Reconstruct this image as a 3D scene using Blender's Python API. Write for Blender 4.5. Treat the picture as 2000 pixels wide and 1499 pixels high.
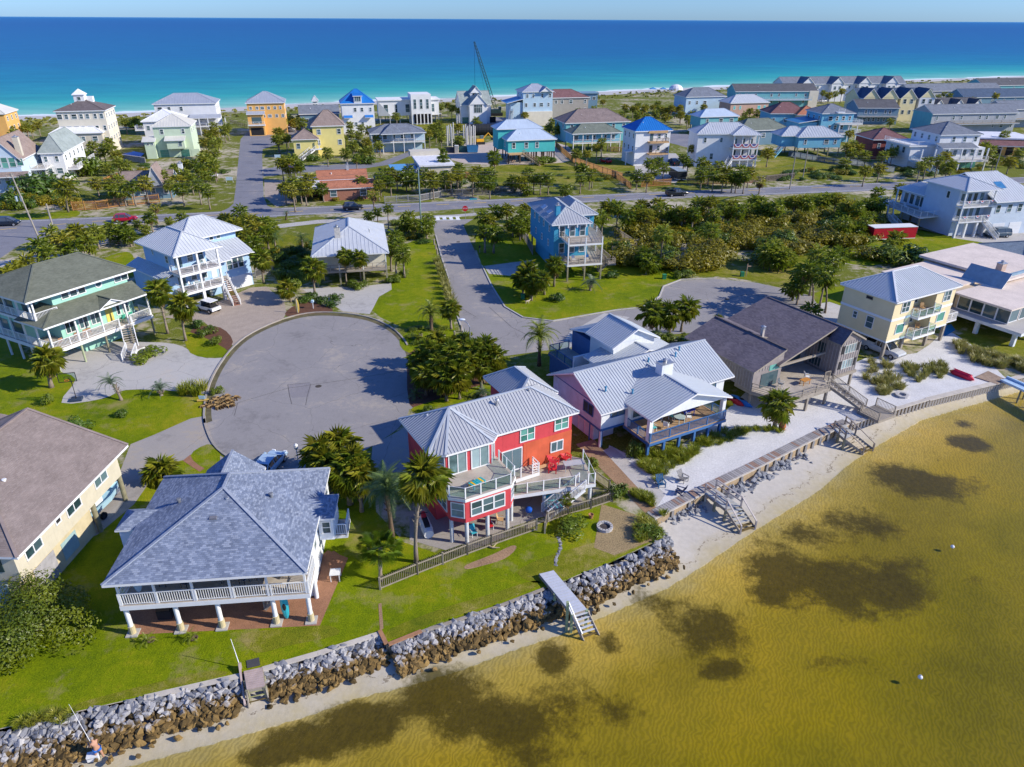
import bpy, bmesh, math, random
import numpy as np
from mathutils import Vector, Matrix
S = bpy.context.scene
C = S.collection
for o in list(bpy.data.objects): bpy.data.objects.remove(o)
rnd = random.Random(7)
CAM_H = 39.0; FPX = 1390.0; CX = 1000.0; CY = 749.5
PITCH = math.atan((CY-37.0)/FPX); ROLL = math.radians(0.315)
_f = Vector((0, math.cos(PITCH), -math.sin(PITCH))); _u = Vector((0, math.sin(PITCH), math.cos(PITCH))); _r = Vector((1,0,0))
CR = _r*math.cos(ROLL)+_u*math.sin(ROLL); CU = -_r*math.sin(ROLL)+_u*math.cos(ROLL)
cd = bpy.data.cameras.new('camera'); cam = bpy.data.objects.new('camera', cd); C.objects.link(cam)
cd.sensor_width = 36.0; cd.lens = FPX/2000*36.0; cd.clip_start = 0.5; cd.clip_end = 90000
mm = Matrix((CR, CU, -_f)).transposed().to_4x4(); mm.translation = (0,0,CAM_H); cam.matrix_world = mm
S.camera = cam
def G(px, py, z=0.0):
    "where the sight line of a photograph point meets the level z"
    d = _f + CR*((px-CX)/FPX) - CU*((py-CY)/FPX)
    t = (z-CAM_H)/d.z
    return (d.x*t, d.y*t)
SUN_EL = 30.0; SUN_DIR = Vector((0.98, -0.19, 0)).normalized()
w = bpy.data.worlds.new('World'); S.world = w; w.use_nodes = True
wn = w.node_tree.nodes; wl = w.node_tree.links
sky = wn.new('ShaderNodeTexSky'); sky.sky_type = 'NISHITA'; sky.sun_disc = False
sky.sun_elevation = math.radians(SUN_EL); sky.sun_rotation = math.atan2(SUN_DIR.x, SUN_DIR.y)
sky.air_density = 1.0; sky.dust_density = 0.3; sky.ozone_density = 3.0
hs = wn.new('ShaderNodeMix'); hs.data_type = 'RGBA'; hs.blend_type = 'MULTIPLY'; hs.inputs[0].default_value = 1.0; hs.inputs[7].default_value = (.25,.42,.80,1)
wl.new(sky.outputs[0], hs.inputs[6]); wl.new(hs.outputs[2], wn['Background'].inputs[0])
wn['Background'].inputs[1].default_value = 0.15
sl = bpy.data.lights.new('sun', 'SUN'); so = bpy.data.objects.new('sun', sl); C.objects.link(so)
sl.energy = 3.6; sl.angle = math.radians(0.5); sl.color = (1.0, 0.93, 0.80)
sd = SUN_DIR*math.cos(math.radians(SUN_EL)) + Vector((0,0,math.sin(math.radians(SUN_EL))))
so.rotation_euler = sd.to_track_quat('Z','Y').to_euler(); so.location = (60,0,80)
S.view_settings.view_transform = 'Standard'; S.view_settings.look = 'None'
S.view_settings.gamma = 1.0; S.view_settings.use_curve_mapping = False; S.view_settings.exposure = 0.76
S.render.engine = 'CYCLES'
MATS = {}
def nt(name):
    m = bpy.data.materials.new(name); m.use_nodes = True
    n = m.node_tree.nodes; l = m.node_tree.links
    return m, n, l, n['Principled BSDF']
def setc(b, rough=.8, spec=.3, metal=0):
    b.inputs['Roughness'].default_value = rough; b.inputs['Specular IOR Level'].default_value = spec; b.inputs['Metallic'].default_value = metal
def noise(n, l, vec, scale, detail=4, rough=.6):
    t = n.new('ShaderNodeTexNoise'); t.inputs['Scale'].default_value = scale; t.inputs['Detail'].default_value = detail; t.inputs['Roughness'].default_value = rough
    if vec is not None: l.new(vec, t.inputs['Vector'])
    return t.outputs['Fac']
def ramp(n, l, fac, stops):
    r = n.new('ShaderNodeValToRGB'); e = r.color_ramp.elements
    while len(e) < len(stops): e.new(0.5)
    for i,(p,c) in enumerate(stops):
        e[i].position = p; e[i].color = (*c, 1) if len(c)==3 else c
    l.new(fac, r.inputs[0]); return r.outputs[0]
def mixc(n, l, fac, a, b, mode='MIX'):
    m = n.new('ShaderNodeMix'); m.data_type = 'RGBA'; m.blend_type = mode
    for s,v in ((0,fac),(6,a),(7,b)):
        if hasattr(v,'is_linked') or hasattr(v,'links'): l.new(v, m.inputs[s])
        else: m.inputs[s].default_value = v if s==0 else ((*v,1) if len(v)==3 else v)
    return m.outputs[2]
def mth(n, l, op, a, b=0.5, c=None):
    m = n.new('ShaderNodeMath'); m.operation = op
    for i,v in enumerate((a,b,c)):
        if v is None: continue
        if hasattr(v,'links'): l.new(v, m.inputs[i])
        else: m.inputs[i].default_value = v
    return m.outputs[0]
def bump(n, l, h, b, strength=.3, dist=.05):
    k = n.new('ShaderNodeBump'); k.inputs['Strength'].default_value = strength; k.inputs['Distance'].default_value = dist
    l.new(h, k.inputs['Height']); l.new(k.outputs[0], b.inputs['Normal'])
def sc(c, k): return tuple(max(0,min(1,x*k)) for x in c)
def M(name, col, rough=.75, var=.15, scale=1.2, spec=.3, metal=0, lap=0, vlap=0, bmp=0.0, fine=0.0):
    "plain material with weathering; lap / vlap give the relief of siding"
    if name in MATS: return MATS[name]
    m,n,l,b = nt(name); setc(b, rough, spec, metal)
    tc = n.new('ShaderNodeTexCoord'); v = tc.outputs['Object']
    f = noise(n,l,v,scale,5)
    c = ramp(n,l,f,[(.3,sc(col,1-var)),(.7,sc(col,1+var))])
    if fine:
        f2 = noise(n,l,v,scale*12,3); c = mixc(n,l,fine,c,ramp(n,l,f2,[(.35,sc(col,.5)),(.65,sc(col,1.4))]))
    h = None
    if lap or vlap:
        sx = n.new('ShaderNodeSeparateXYZ'); l.new(v,sx.inputs[0])
        if lap: h = mth(n,l,'FRACT',mth(n,l,'MULTIPLY',sx.outputs[2],1.0/lap)); h = mth(n,l,'MULTIPLY',h,-1.0)
        else:
            q = mth(n,l,'FRACT',mth(n,l,'MULTIPLY',mth(n,l,'ADD',sx.outputs[0],sx.outputs[1]),1.0/vlap)); h = mth(n,l,'LESS_THAN',q,.2)
        bump(n,l,h,b,.6,.03)
    elif bmp: bump(n,l,noise(n,l,v,scale*8,4),b,bmp,.05)
    l.new(c,b.inputs['Base Color']); MATS[name] = m; return m
def shingle(name, c1, c2, c3, w=.3, h=.16, contrast=1.0):
    if name in MATS: return MATS[name]
    m,n,l,b = nt(name); setc(b,.9,.15)
    uv = n.new('ShaderNodeUVMap').outputs[0]
    t = n.new('ShaderNodeTexBrick'); l.new(uv,t.inputs['Vector'])
    t.inputs['Color1'].default_value = (0,0,0,1); t.inputs['Color2'].default_value = (1,1,1,1); t.inputs['Mortar'].default_value = (.3,.3,.3,1)
    t.inputs['Scale'].default_value = 1; t.inputs['Brick Width'].default_value = w; t.inputs['Row Height'].default_value = h
    t.inputs['Mortar Size'].default_value = .008; t.inputs['Bias'].default_value = 0
    c = ramp(n,l,t.outputs['Color'],[(0,c1),(.5,c2),(1,c3)])
    f = noise(n,l,uv,.6,5); c = mixc(n,l,.6,c,ramp(n,l,f,[(.3,sc(c2,.72)),(.7,sc(c2,1.25))]))
    sx = n.new('ShaderNodeSeparateXYZ'); l.new(uv,sx.inputs[0])
    q = mth(n,l,'FRACT',mth(n,l,'DIVIDE',sx.outputs[1],h)); bump(n,l,mth(n,l,'ADD',mth(n,l,'MULTIPLY',q,-1.0),mth(n,l,'MULTIPLY',t.outputs['Fac'],-.6)),b,.7,.03)
    l.new(c,b.inputs['Base Color']); MATS[name]=m; return m
def metal_roof(name, col, rough=.42):
    if name in MATS: return MATS[name]
    m,n,l,b = nt(name); setc(b,rough,.4,.0)
    uv = n.new('ShaderNodeUVMap').outputs[0]
    mp = n.new('ShaderNodeMapping'); l.new(uv,mp.inputs[0]); mp.inputs['Scale'].default_value = (2.2,.35,1)
    f = noise(n,l,mp.outputs[0],1.3,6); f2 = noise(n,l,uv,.25,3)
    c = ramp(n,l,f,[(.25,sc(col,.8)),(.75,sc(col,1.12))]); c = mixc(n,l,.35,c,ramp(n,l,f2,[(.3,sc(col,.75)),(.7,sc(col,1.1))]))
    l.new(c,b.inputs['Base Color']); MATS[name]=m; return m
def glassmat(name, col=(.02,.045,.05), rough=.06):
    if name in MATS: return MATS[name]
    m,n,l,b = nt(name); setc(b,rough,.6)
    tc = n.new('ShaderNodeTexCoord'); oi = n.new('ShaderNodeObjectInfo')
    f = noise(n,l,tc.outputs['Object'],1.1,2)
    c = ramp(n,l,f,[(.35,sc(col,.5)),(.6,col),(.8,sc(col,2.2))])
    c = mixc(n,l,mth(n,l,'MULTIPLY',oi.outputs['Random'],.8),c,(col[0]*4+.05,col[1]*3+.07,col[2]*3+.08))
    l.new(c,b.inputs['Base Color']); MATS[name]=m; return m
def leafmat(name, c1, c2, c3, rough=.42):
    "foliage: hue varies by plant and by leaf clump"
    if name in MATS: return MATS[name]
    m,n,l,b = nt(name); setc(b,rough,.5)
    tc = n.new('ShaderNodeTexCoord'); oi = n.new('ShaderNodeObjectInfo')
    f = noise(n,l,tc.outputs['Object'],1.6,3)
    f = mth(n,l,'ADD',mth(n,l,'MULTIPLY',f,.8),mth(n,l,'MULTIPLY',oi.outputs['Random'],.25))
    c = ramp(n,l,f,[(.28,c1),(.52,c2),(.78,c3)])
    l.new(c,b.inputs['Base Color'])
    tr = n.new('ShaderNodeBsdfTranslucent'); l.new(c,tr.inputs[0]); mx = n.new('ShaderNodeMixShader'); mx.inputs[0].default_value = .34
    l.new(b.outputs[0],mx.inputs[1]); l.new(tr.outputs[0],mx.inputs[2]); l.new(mx.outputs[0],n['Material Output'].inputs[0])
    MATS[name]=m; return m
class MB:
    def __init__(s): s.v=[]; s.f=[]; s.mi=[]; s.uv={}
    def add(s, vs, fs, mi=0):
        k=len(s.v); s.v+=[tuple(x) for x in vs]
        for f in fs: s.f.append(tuple(i+k for i in f)); s.mi.append(mi)
        return s
    def box(s,x0,x1,y0,y1,z0,z1,mi=0):
        return s.add([(x0,y0,z0),(x1,y0,z0),(x1,y1,z0),(x0,y1,z0),(x0,y0,z1),(x1,y0,z1),(x1,y1,z1),(x0,y1,z1)],
            [(3,2,1,0),(4,5,6,7),(0,1,5,4),(1,2,6,5),(2,3,7,6),(3,0,4,7)],mi)
    def beam(s,p,q,w,h,mi=0,upv=(0,0,1)):
        p=Vector(p);q=Vector(q);d=(q-p)
        if d.length<1e-5: return s
        d.normalize(); a=d.cross(Vector(upv))
        if a.length<1e-3: a=Vector((1,0,0))
        a.normalize(); b=a.cross(d); a*=w/2; b*=h/2
        return s.add([p-a-b,p+a-b,p+a+b,p-a+b,q-a-b,q+a-b,q+a+b,q-a+b],[(3,2,1,0)[::-1],(4,5,6,7)[::-1],(0,1,5,4)[::-1],(1,2,6,5)[::-1],(2,3,7,6)[::-1],(3,0,4,7)[::-1]],mi)
    def cyl(s,p,q,r0,r1=None,n=10,mi=0,cap=True):
        r1=r0 if r1 is None else r1
        p=Vector(p);q=Vector(q);d=(q-p).normalized(); a=d.cross(Vector((0,0,1)))
        if a.length<1e-3: a=Vector((1,0,0))
        a.normalize(); b=d.cross(a)
        vs=[]
        for c,r in ((p,r0),(q,r1)):
            for i in range(n):
                t=2*math.pi*i/n; vs.append(c+a*(r*math.cos(t))+b*(r*math.sin(t)))
        fs=[(i,(i+1)%n,n+(i+1)%n,n+i) for i in range(n)]
        if cap: fs+= [tuple(range(n-1,-1,-1)),tuple(range(n,2*n))]
        return s.add(vs,fs,mi)
    def tube(s,pts,rs,n=8,mi=0):
        if not hasattr(rs,'__len__'): rs=[rs]*len(pts)
        vs=[];N=len(pts); P=[Vector(p) for p in pts]
        for k in range(N):
            d=(P[min(k+1,N-1)]-P[max(k-1,0)]).normalized(); a=d.cross(Vector((0.01,0.02,1)))
            if a.length<1e-2: a=Vector((1,0,0))
            a.normalize(); b=d.cross(a)
            for i in range(n):
                t=2*math.pi*i/n; vs.append(P[k]+a*(rs[k]*math.cos(t))+b*(rs[k]*math.sin(t)))
        fs=[(k*n+i,k*n+(i+1)%n,(k+1)*n+(i+1)%n,(k+1)*n+i) for k in range(N-1) for i in range(n)]
        fs+=[tuple(range(n-1,-1,-1)),tuple(range((N-1)*n,N*n))]
        return s.add(vs,fs,mi)
    def prism(s,fp,z0,z1,mi=0):
        n=len(fp); a=sum(fp[i][0]*fp[(i+1)%n][1]-fp[(i+1)%n][0]*fp[i][1] for i in range(n))
        if a<0: fp=fp[::-1]
        return s.add([(x,y,z0) for x,y in fp]+[(x,y,z1) for x,y in fp],
            [tuple(range(n-1,-1,-1)),tuple(range(n,2*n))]+[(i,(i+1)%n,n+(i+1)%n,n+i) for i in range(n)],mi)
    def lathe(s,prof,n=14,mi=0,c=(0,0)):
        vs=[(c[0]+r*math.cos(2*math.pi*i/n),c[1]+r*math.sin(2*math.pi*i/n),z) for r,z in prof for i in range(n)]
        m=len(prof); fs=[(k*n+i,k*n+(i+1)%n,(k+1)*n+(i+1)%n,(k+1)*n+i) for k in range(m-1) for i in range(n)]
        fs+=[tuple(range(n-1,-1,-1)),tuple(range((m-1)*n,m*n))]
        return s.add(vs,fs,mi)
    def ell(s,c,r,n=10,m=6,mi=0):
        prof=[(max(.001,math.sin(math.pi*k/m)),-math.cos(math.pi*k/m)) for k in range(m+1)]
        vs=[(c[0]+r[0]*p*math.cos(2*math.pi*i/n),c[1]+r[1]*p*math.sin(2*math.pi*i/n),c[2]+r[2]*z) for p,z in prof for i in range(n)]
        return s.add(vs,[(k*n+i,k*n+(i+1)%n,(k+1)*n+(i+1)%n,(k+1)*n+i) for k in range(m) for i in range(n)],mi)
    def mesh(s,name,mats,smooth=False):
        me=bpy.data.meshes.new(name); me.from_pydata(s.v,[],s.f)
        for m in (mats if isinstance(mats,(list,tuple)) else [mats]): me.materials.append(m)
        if isinstance(mats,(list,tuple)) and len(mats)>1: me.polygons.foreach_set('material_index',s.mi)
        if s.uv:
            u=me.uv_layers.new(name='UVMap');
            for fi,p in enumerate(me.polygons):
                if fi in s.uv:
                    for li,c in zip(p.loop_indices,s.uv[fi]): u.data[li].uv=c
        if smooth: me.polygons.foreach_set('use_smooth',[True]*len(me.polygons))
        me.update(); return me
    def build(s,name,mats,parent=None,smooth=False,kind=None):
        return link(s.mesh(name,mats,smooth),name,parent,kind=kind)
def link(me,name,parent=None,loc=None,rz=0,kind=None,mat=None,scale=None):
    o=bpy.data.objects.new(name,me); C.objects.link(o)
    if parent is not None: o.parent=parent
    if mat is not None: o.matrix_basis=mat
    else:
        if loc is not None: o.location=loc
        if rz: o.rotation_euler=(0,0,rz)
        if scale is not None: o.scale=scale if hasattr(scale,'__len__') else (scale,)*3
    if kind: o['kind']=kind
    return o
def tag(o,label,cat,group=None,kind=None):
    if label: o['label']=label
    if cat: o['category']=cat
    if group: o['group']=group
    if kind: o['kind']=kind
    return o
def thing(name,label,cat,loc=(0,0,0),rz=0,group=None,scale=None):
    o=bpy.data.objects.new(name,None); o.empty_display_size=.3; C.objects.link(o); o.location=loc; o.rotation_euler=(0,0,rz)
    if scale: o.scale=(scale,)*3
    return tag(o,label,cat,group)
def flat(name,pts,z,mat,kind='structure',px=True,thick=0):
    "a level sheet; outline read off the photograph at level z"
    P=[(*G(p[0],p[1],z),) for p in pts] if px else [(p[0],p[1]) for p in pts]
    n=len(P); a=sum(P[i][0]*P[(i+1)%n][1]-P[(i+1)%n][0]*P[i][1] for i in range(n))
    if a<0: P=P[::-1]
    b=MB(); b.add([(x,y,z) for x,y in P],[tuple(range(n))])
    return b.build(name,mat,kind=kind)
def smooth_line(P,k=4,closed=False):
    "Catmull-Rom through points"
    n=len(P); out=[]
    R=range(n if closed else n-1)
    for i in R:
        g=lambda j:P[j%n] if closed else P[max(0,min(n-1,j))]
        a,b,c,d=g(i-1),g(i),g(i+1),g(i+2)
        for q in range(k):
            t=q/k; out.append(tuple(.5*(2*b[m]+(c[m]-a[m])*t+(2*a[m]-5*b[m]+4*c[m]-d[m])*t*t+(3*b[m]-a[m]-3*c[m]+d[m])*t**3) for m in range(len(b))))
    if not closed: out.append(tuple(P[-1]))
    return out
def groundmat():
    m,n,l,b = nt('sandy_scrub'); setc(b,.95,.1)
    v = n.new('ShaderNodeTexCoord').outputs['Object']
    f1 = noise(n,l,v,.045,6,.65); f2 = noise(n,l,v,.5,6,.7); f3 = noise(n,l,v,5,3)
    sand = ramp(n,l,f2,[(.3,(.40,.33,.24)),(.7,(.62,.56,.47))])
    veg = ramp(n,l,f3,[(.3,(.06,.085,.008)),(.55,(.15,.17,.02)),(.75,(.27,.23,.06))])
    k = mth(n,l,'ADD',mth(n,l,'MULTIPLY',f1,.55),mth(n,l,'MULTIPLY',f2,.5))
    k = ramp(n,l,k,[(.435,(0,0,0)),(.53,(1,1,1))])
    k2 = n.new('ShaderNodeSeparateColor'); l.new(k,k2.inputs[0])
    l.new(mixc(n,l,k2.outputs[0],sand,veg),b.inputs['Base Color']); bump(n,l,f3,b,.5,.08); return m
def lawnmat(name,c1,c2,c3,sc1=.35):
    m,n,l,b = nt(name); setc(b,.9,.12)
    v = n.new('ShaderNodeTexCoord').outputs['Object']
    f1 = noise(n,l,v,.12,5,.6); f2 = noise(n,l,v,1.1,5,.7); f3 = noise(n,l,v,9,4,.7)
    c = ramp(n,l,mth(n,l,'ADD',mth(n,l,'MULTIPLY',f1,.6),mth(n,l,'MULTIPLY',f2,.4)),[(.34,c1),(.5,c2),(.64,c3)])
    c = mixc(n,l,.8,c,ramp(n,l,f3,[(.3,(.45,.5,.3)),(.7,(1.25,1.22,1.1))]),'MULTIPLY')
    p = noise(n,l,v,.28,5,.7); pp = ramp(n,l,p,[(.54,(0,0,0)),(.70,(.7,.7,.7))])
    sp = n.new('ShaderNodeSeparateColor'); l.new(pp,sp.inputs[0])
    c = mixc(n,l,sp.outputs[0],c,(.30,.24,.10))
    l.new(c,b.inputs['Base Color']); bump(n,l,mth(n,l,'ADD',f3,f2),b,.7,.08); return m
def asphaltmat(name,c,dirt=(.42,.36,.30),streak=0):
    m,n,l,b = nt(name); setc(b,.88,.2)
    v = n.new('ShaderNodeTexCoord').outputs['Object']
    f1 = noise(n,l,v,.16,6,.65); f2 = noise(n,l,v,1.5,5,.7); f3 = noise(n,l,v,22,2)
    q = ramp(n,l,mth(n,l,'ADD',mth(n,l,'MULTIPLY',f1,.65),mth(n,l,'MULTIPLY',f2,.35)),[(.34,sc(c,.74)),(.46,c),(.54,sc(c,1.04)),(.64,tuple((a*.5+d*.5) for a,d in zip(c,dirt)))])
    q = mixc(n,l,.5,q,ramp(n,l,f3,[(.3,(.6,.6,.6)),(.7,(1.3,1.3,1.3))]),'MULTIPLY')
    vo = n.new('ShaderNodeTexVoronoi'); vo.feature='DISTANCE_TO_EDGE'; vo.inputs['Scale'].default_value=.12
    wv = n.new('ShaderNodeVectorMath'); wv.operation='ADD'; l.new(v,wv.inputs[0])
    nz = n.new('ShaderNodeTexNoise'); nz.inputs['Scale'].default_value=.6; l.new(v,nz.inputs['Vector'])
    l.new(nz.outputs['Color'],wv.inputs[1]); l.new(wv.outputs[0],vo.inputs['Vector'])
    cr = mth(n,l,'LESS_THAN',vo.outputs['Distance'],.0022)
    q = mixc(n,l,mth(n,l,'MULTIPLY',cr,mth(n,l,'MULTIPLY',f1,.9)),q,(.07,.06,.05))
    l.new(q,b.inputs['Base Color']); bump(n,l,f3,b,.25,.02); return m
m_ground = groundmat()
m_lawn = lawnmat('lawn_grass',(.10,.155,.002),(.185,.235,.002),(.30,.28,.012))
m_lawn2 = lawnmat("rough_grass",(.09,.13,.006),(.19,.20,.012),(.36,.29,.10))
m_asph = asphaltmat('worn_asphalt',(.275,.258,.25),(.48,.41,.32))
m_road = asphaltmat('road_asphalt',(.21,.21,.235))
m_conc = asphaltmat('concrete',(.44,.42,.39),(.52,.45,.36))
m_conc_d = asphaltmat('stained_concrete',(.33,.30,.27),(.45,.36,.24))
m_pave = M('paver_stone',(.38,.31,.25),.85,.25,.8,fine=.6)
m_mulch = M('bark_mulch',(.13,.06,.035),.95,.35,1.5,fine=.6,bmp=.5)
m_brickp = M('red_brick_paving',(.30,.15,.085),.9,.25,1.2,fine=.5)
m_sand = M('white_sand',(.50,.48,.455),.95,.12,.5,spec=.1,fine=.25,bmp=.35)
m_yard = M('yard_sand',(.60,.585,.565),.95,.10,.5,spec=.1,fine=.25,bmp=.35)
m_dirt = M('bare_dirt',(.30,.19,.11),.95,.3,.7,fine=.5)
WL = -1.5
LE = [G(*p) for p in [(-250,1540),(-100,1462),(0,1425),(130,1396),(280,1362),(470,1318),(620,1275),(745,1235),(757,1260),(850,1222),(960,1188),(1065,1150),(1180,1105),(1296,1052),(1279,1022),(1282,1008),(1375,962),(1480,912),(1600,852),(1660,826),(1740,800),(1810,780),(1955,745),(2100,706),(2400,640)]]
WLN = [G(p[0],p[1],WL) for p in [(-250,1640),(100,1540),(240,1499),(400,1456),(500,1428),(600,1398),(700,1362),(800,1338),(900,1308),(1000,1270),(1100,1237),(1180,1203),(1300,1150),(1380,1100),(1450,1052),(1500,1020),(1600,958),(1650,912),(1700,878),(1800,820),(1900,790),(2000,762),(2100,735),(2400,665)]]
GS = [G(p[0],p[1],-1.5) for p in [(-700,262),(-300,246),(0,229),(150,226),(300,220),(600,203),(1000,189),(1250,177),(1420,170),(1700,160),(2000,150)]]
GS = GS+[(760,690),(1500,1050)]
GD = []
for i,p in enumerate(GS):
    a=GS[max(0,i-1)]; b_=GS[min(len(GS)-1,i+1)]; dx,dy=b_[0]-a[0],b_[1]-a[1]; L=math.hypot(dx,dy)
    GD.append((p[0]+dy/L*30, p[1]-dx/L*30))
land = [(-900,-50),(LE[0][0]-300,LE[0][1]-40)]+LE+[(700,230),(1500,600)]+GD[::-1]+[(-900,150)]
flat('ground',land,0.0,m_ground,px=False)
b=MB(); n=len(GS); far=[(p[0]+(p[0]-q[0])*.5,p[1]+(p[1]-q[1])*.5) for p,q in zip(GS,GD)]
b.add([(x,y,0.0) for x,y in GD]+[(x,y,-1.3) for x,y in GS]+[(x,y,-3) for x,y in far],[(i+1,i,n+i,n+i+1) for i in range(n-1)]+[(n+i+1,n+i,2*n+i,2*n+i+1) for i in range(n-1)])
b.build('gulf_beach',m_sand,kind='structure')
def seamat():
    m,n,l,b=nt('gulf_water'); setc(b,.35,.03)
    at=n.new('ShaderNodeAttribute'); at.attribute_name='off'
    v=n.new('ShaderNodeTexCoord').outputs['Object']
    mp=n.new('ShaderNodeMapping'); l.new(v,mp.inputs[0]); mp.inputs['Rotation'].default_value=(0,0,math.radians(-20)); mp.inputs['Scale'].default_value=(.35,1,1)
    f=noise(n,l,mp.outputs[0],.05,6,.65); f0=noise(n,l,mp.outputs[0],.006,5,.6)
    lg=mth(n,l,'LOGARITHM',mth(n,l,'ADD',mth(n,l,'MAXIMUM',at.outputs['Fac'],0.0),10.0),10.0)   # 1 .. 4.5
    x=mth(n,l,'MULTIPLY_ADD',lg,1/3.5,-1/3.5)
    x=mth(n,l,'ADD',x,mth(n,l,'MULTIPLY_ADD',f0,.10,-.05))
    c=ramp(n,l,x,[(0.0,(.42,.60,.46)),(.10,(.20,.50,.38)),(.25,(.025,.33,.29)),(.38,(.001,.19,.27)),(.50,(.0005,.115,.255)),(.75,(.0005,.075,.23)),(.92,(.002,.10,.27)),(1,(.03,.18,.36))])  # pale last stop: horizon haze put into the water colour
    c=mixc(n,l,.55,c,ramp(n,l,f,[(.3,(.5,.62,.7)),(.7,(1.45,1.32,1.22))]),'MULTIPLY')
    fo=mth(n,l,'MULTIPLY',mth(n,l,'LESS_THAN',mth(n,l,'ADD',at.outputs['Fac'],mth(n,l,'MULTIPLY',f,-52.0)),-20.0),.85)
    c=mixc(n,l,fo,c,(.8,.82,.8))
    l.new(c,b.inputs['Base Color']); bump(n,l,noise(n,l,mp.outputs[0],.25,5,.7),b,.5,.6); return m
rows=[0,6,15,30,60,120,250,500,1000,2500,6000,15000,60000]
me_v=[];offs=[]
for r in rows:
    for i,p in enumerate(GS):
        k=min(1,r/900); q=GD[i]; d=((p[0]-q[0])/30,(p[1]-q[1])/30)
        spread=(i-(n-1)/2)/(n-1)*2
        me_v.append((p[0]+d[0]*r*(1-k)+(-.30+1.6*spread)*r*k, p[1]+d[1]*r*(1-k)+r*k*.95, -1.45)); offs.append(r)
b=MB(); b.add(me_v,[(j*n+i+1,j*n+i,(j+1)*n+i,(j+1)*n+i+1)[::-1] for j in range(len(rows)-1) for i in range(n-1)])
sea=b.build('gulf_water',seamat(),kind='structure')
at=sea.data.attributes.new('off','FLOAT','POINT'); at.data.foreach_set('value',offs)
def sdist(PX,PY,line):
    "signed distance, positive on the bay side (right of the line's travel)"
    best=np.full(PX.shape,1e9); sg=np.zeros(PX.shape)
    for (ax,ay),(bx,by) in zip(line[:-1],line[1:]):
        dx,dy=bx-ax,by-ay; t=np.clip(((PX-ax)*dx+(PY-ay)*dy)/(dx*dx+dy*dy),0,1)
        ex,ey=PX-(ax+t*dx),PY-(ay+t*dy); d=np.hypot(ex,ey); cr=-(dx*(PY-ay)-dy*(PX-ax))
        best=np.minimum(best,d)
    poly=list(line)+[(2000,line[-1][1]),(2000,3000),(-2000,3000),(-2000,line[0][1])]
    ins=np.zeros(PX.shape,bool)
    for (ax,ay),(bx,by) in zip(poly,poly[1:]+poly[:1]):
        if ay==by: continue
        hit=((ay>PY)!=(by>PY))&(PX<(bx-ax)*(PY-ay)/(by-ay)+ax); ins^=hit
    return np.where(ins,-best,best)
gx=np.arange(-46,112,.45); gy=np.arange(12,112,.45); X,Y=np.meshgrid(gx,gy)
DL=sdist(X,Y,LE); DW=sdist(X,Y,WLN)
t=np.clip(DL/np.maximum(DL-DW,1e-3),0,1)
ZB=np.where(DW<0,-.85-.65*t,-1.5-.05*np.minimum(DW,25)-.015*np.clip(DW-25,0,60))
ZB=np.where(DL<0,-.85,ZB)
blobs=[(1078,1300,36,30,1),(1188,1266,26,22,.8),(545,1490,60,22,.9),(620,1460,80,34,.9),(715,1424,72,36,1),(790,1400,25,14,.7),(880,1372,90,55,.75),(980,1420,150,60,.75),(900,1440,70,50,.5),(1120,1370,110,50,.55),(1200,1400,60,40,.6),(1050,1480,120,40,.5),
 (1300,1205,60,36,.6),(1370,1225,75,55,.85),(1345,1180,26,50,.5),(1410,1310,45,20,.75),(1385,1320,26,14,.6),(1540,1125,75,55,1),(1620,1140,90,50,1),(1725,1155,75,36,1),(1500,1170,45,24,.8),(1570,1060,50,30,.6),(1680,1030,90,35,.7),(1760,940,60,26,.9),(1800,955,90,26,.8),(1830,900,80,20,.3),(1650,1005,60,20,.5),(1890,874,34,15,1),(1880,838,20,8,.6),(1860,1000,60,40,.35),(1740,1110,70,25,.5),(1390,1270,40,20,.5),(1940,1150,60,30,.3),(1300,1440,90,30,.3),(1600,1300,70,25,.25)]
SG=np.zeros(X.shape)
for px,py,rx,ry,k in blobs:
    cxy=G(px,py,-2.2); ex=G(px+rx,py,-2.2); ey=G(px,py+ry,-2.2)
    ax=abs(ex[0]-cxy[0]); ay=abs(ey[1]-cxy[1])
    d=np.hypot((X-cxy[0])/ax,(Y-cxy[1])/ay); SG=np.maximum(SG,k*np.clip(1.25-d*.70,0,1))
m,nn,l,bb=nt('bay_bed'); setc(bb,.9,.1)
v=nn.new('ShaderNodeTexCoord').outputs['Object']
aw=nn.new('ShaderNodeAttribute'); aw.attribute_name='dw'; ag=nn.new('ShaderNodeAttribute'); ag.attribute_name='weed'
f1=noise(nn,l,v,.35,6,.7); f2=noise(nn,l,v,2.2,5,.7)
xx=mth(nn,l,'MULTIPLY_ADD',aw.outputs['Fac'],.025,.3); xx=mth(nn,l,'ADD',xx,mth(nn,l,'MULTIPLY_ADD',f1,.12,-.06))
cb=ramp(nn,l,xx,[(.0,(.55,.53,.50)),(.24,(.47,.43,.37)),(.295,(.42,.36,.24)),(.34,(.43,.34,.12)),(.45,(.31,.245,.026)),(.65,(.225,.195,.004)),(.9,(.165,.15,.012))])
wv=nn.new('ShaderNodeTexWave'); wv.inputs['Scale'].default_value=1.0; wv.inputs['Distortion'].default_value=13; wv.inputs['Detail'].default_value=4; wv.inputs['Detail Scale'].default_value=1.2
mp=nn.new('ShaderNodeMapping'); l.new(v,mp.inputs[0]); mp.inputs['Rotation'].default_value=(0,0,.35); l.new(mp.outputs[0],wv.inputs['Vector'])
und=mth(nn,l,'GREATER_THAN',aw.outputs['Fac'],.0)
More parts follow.
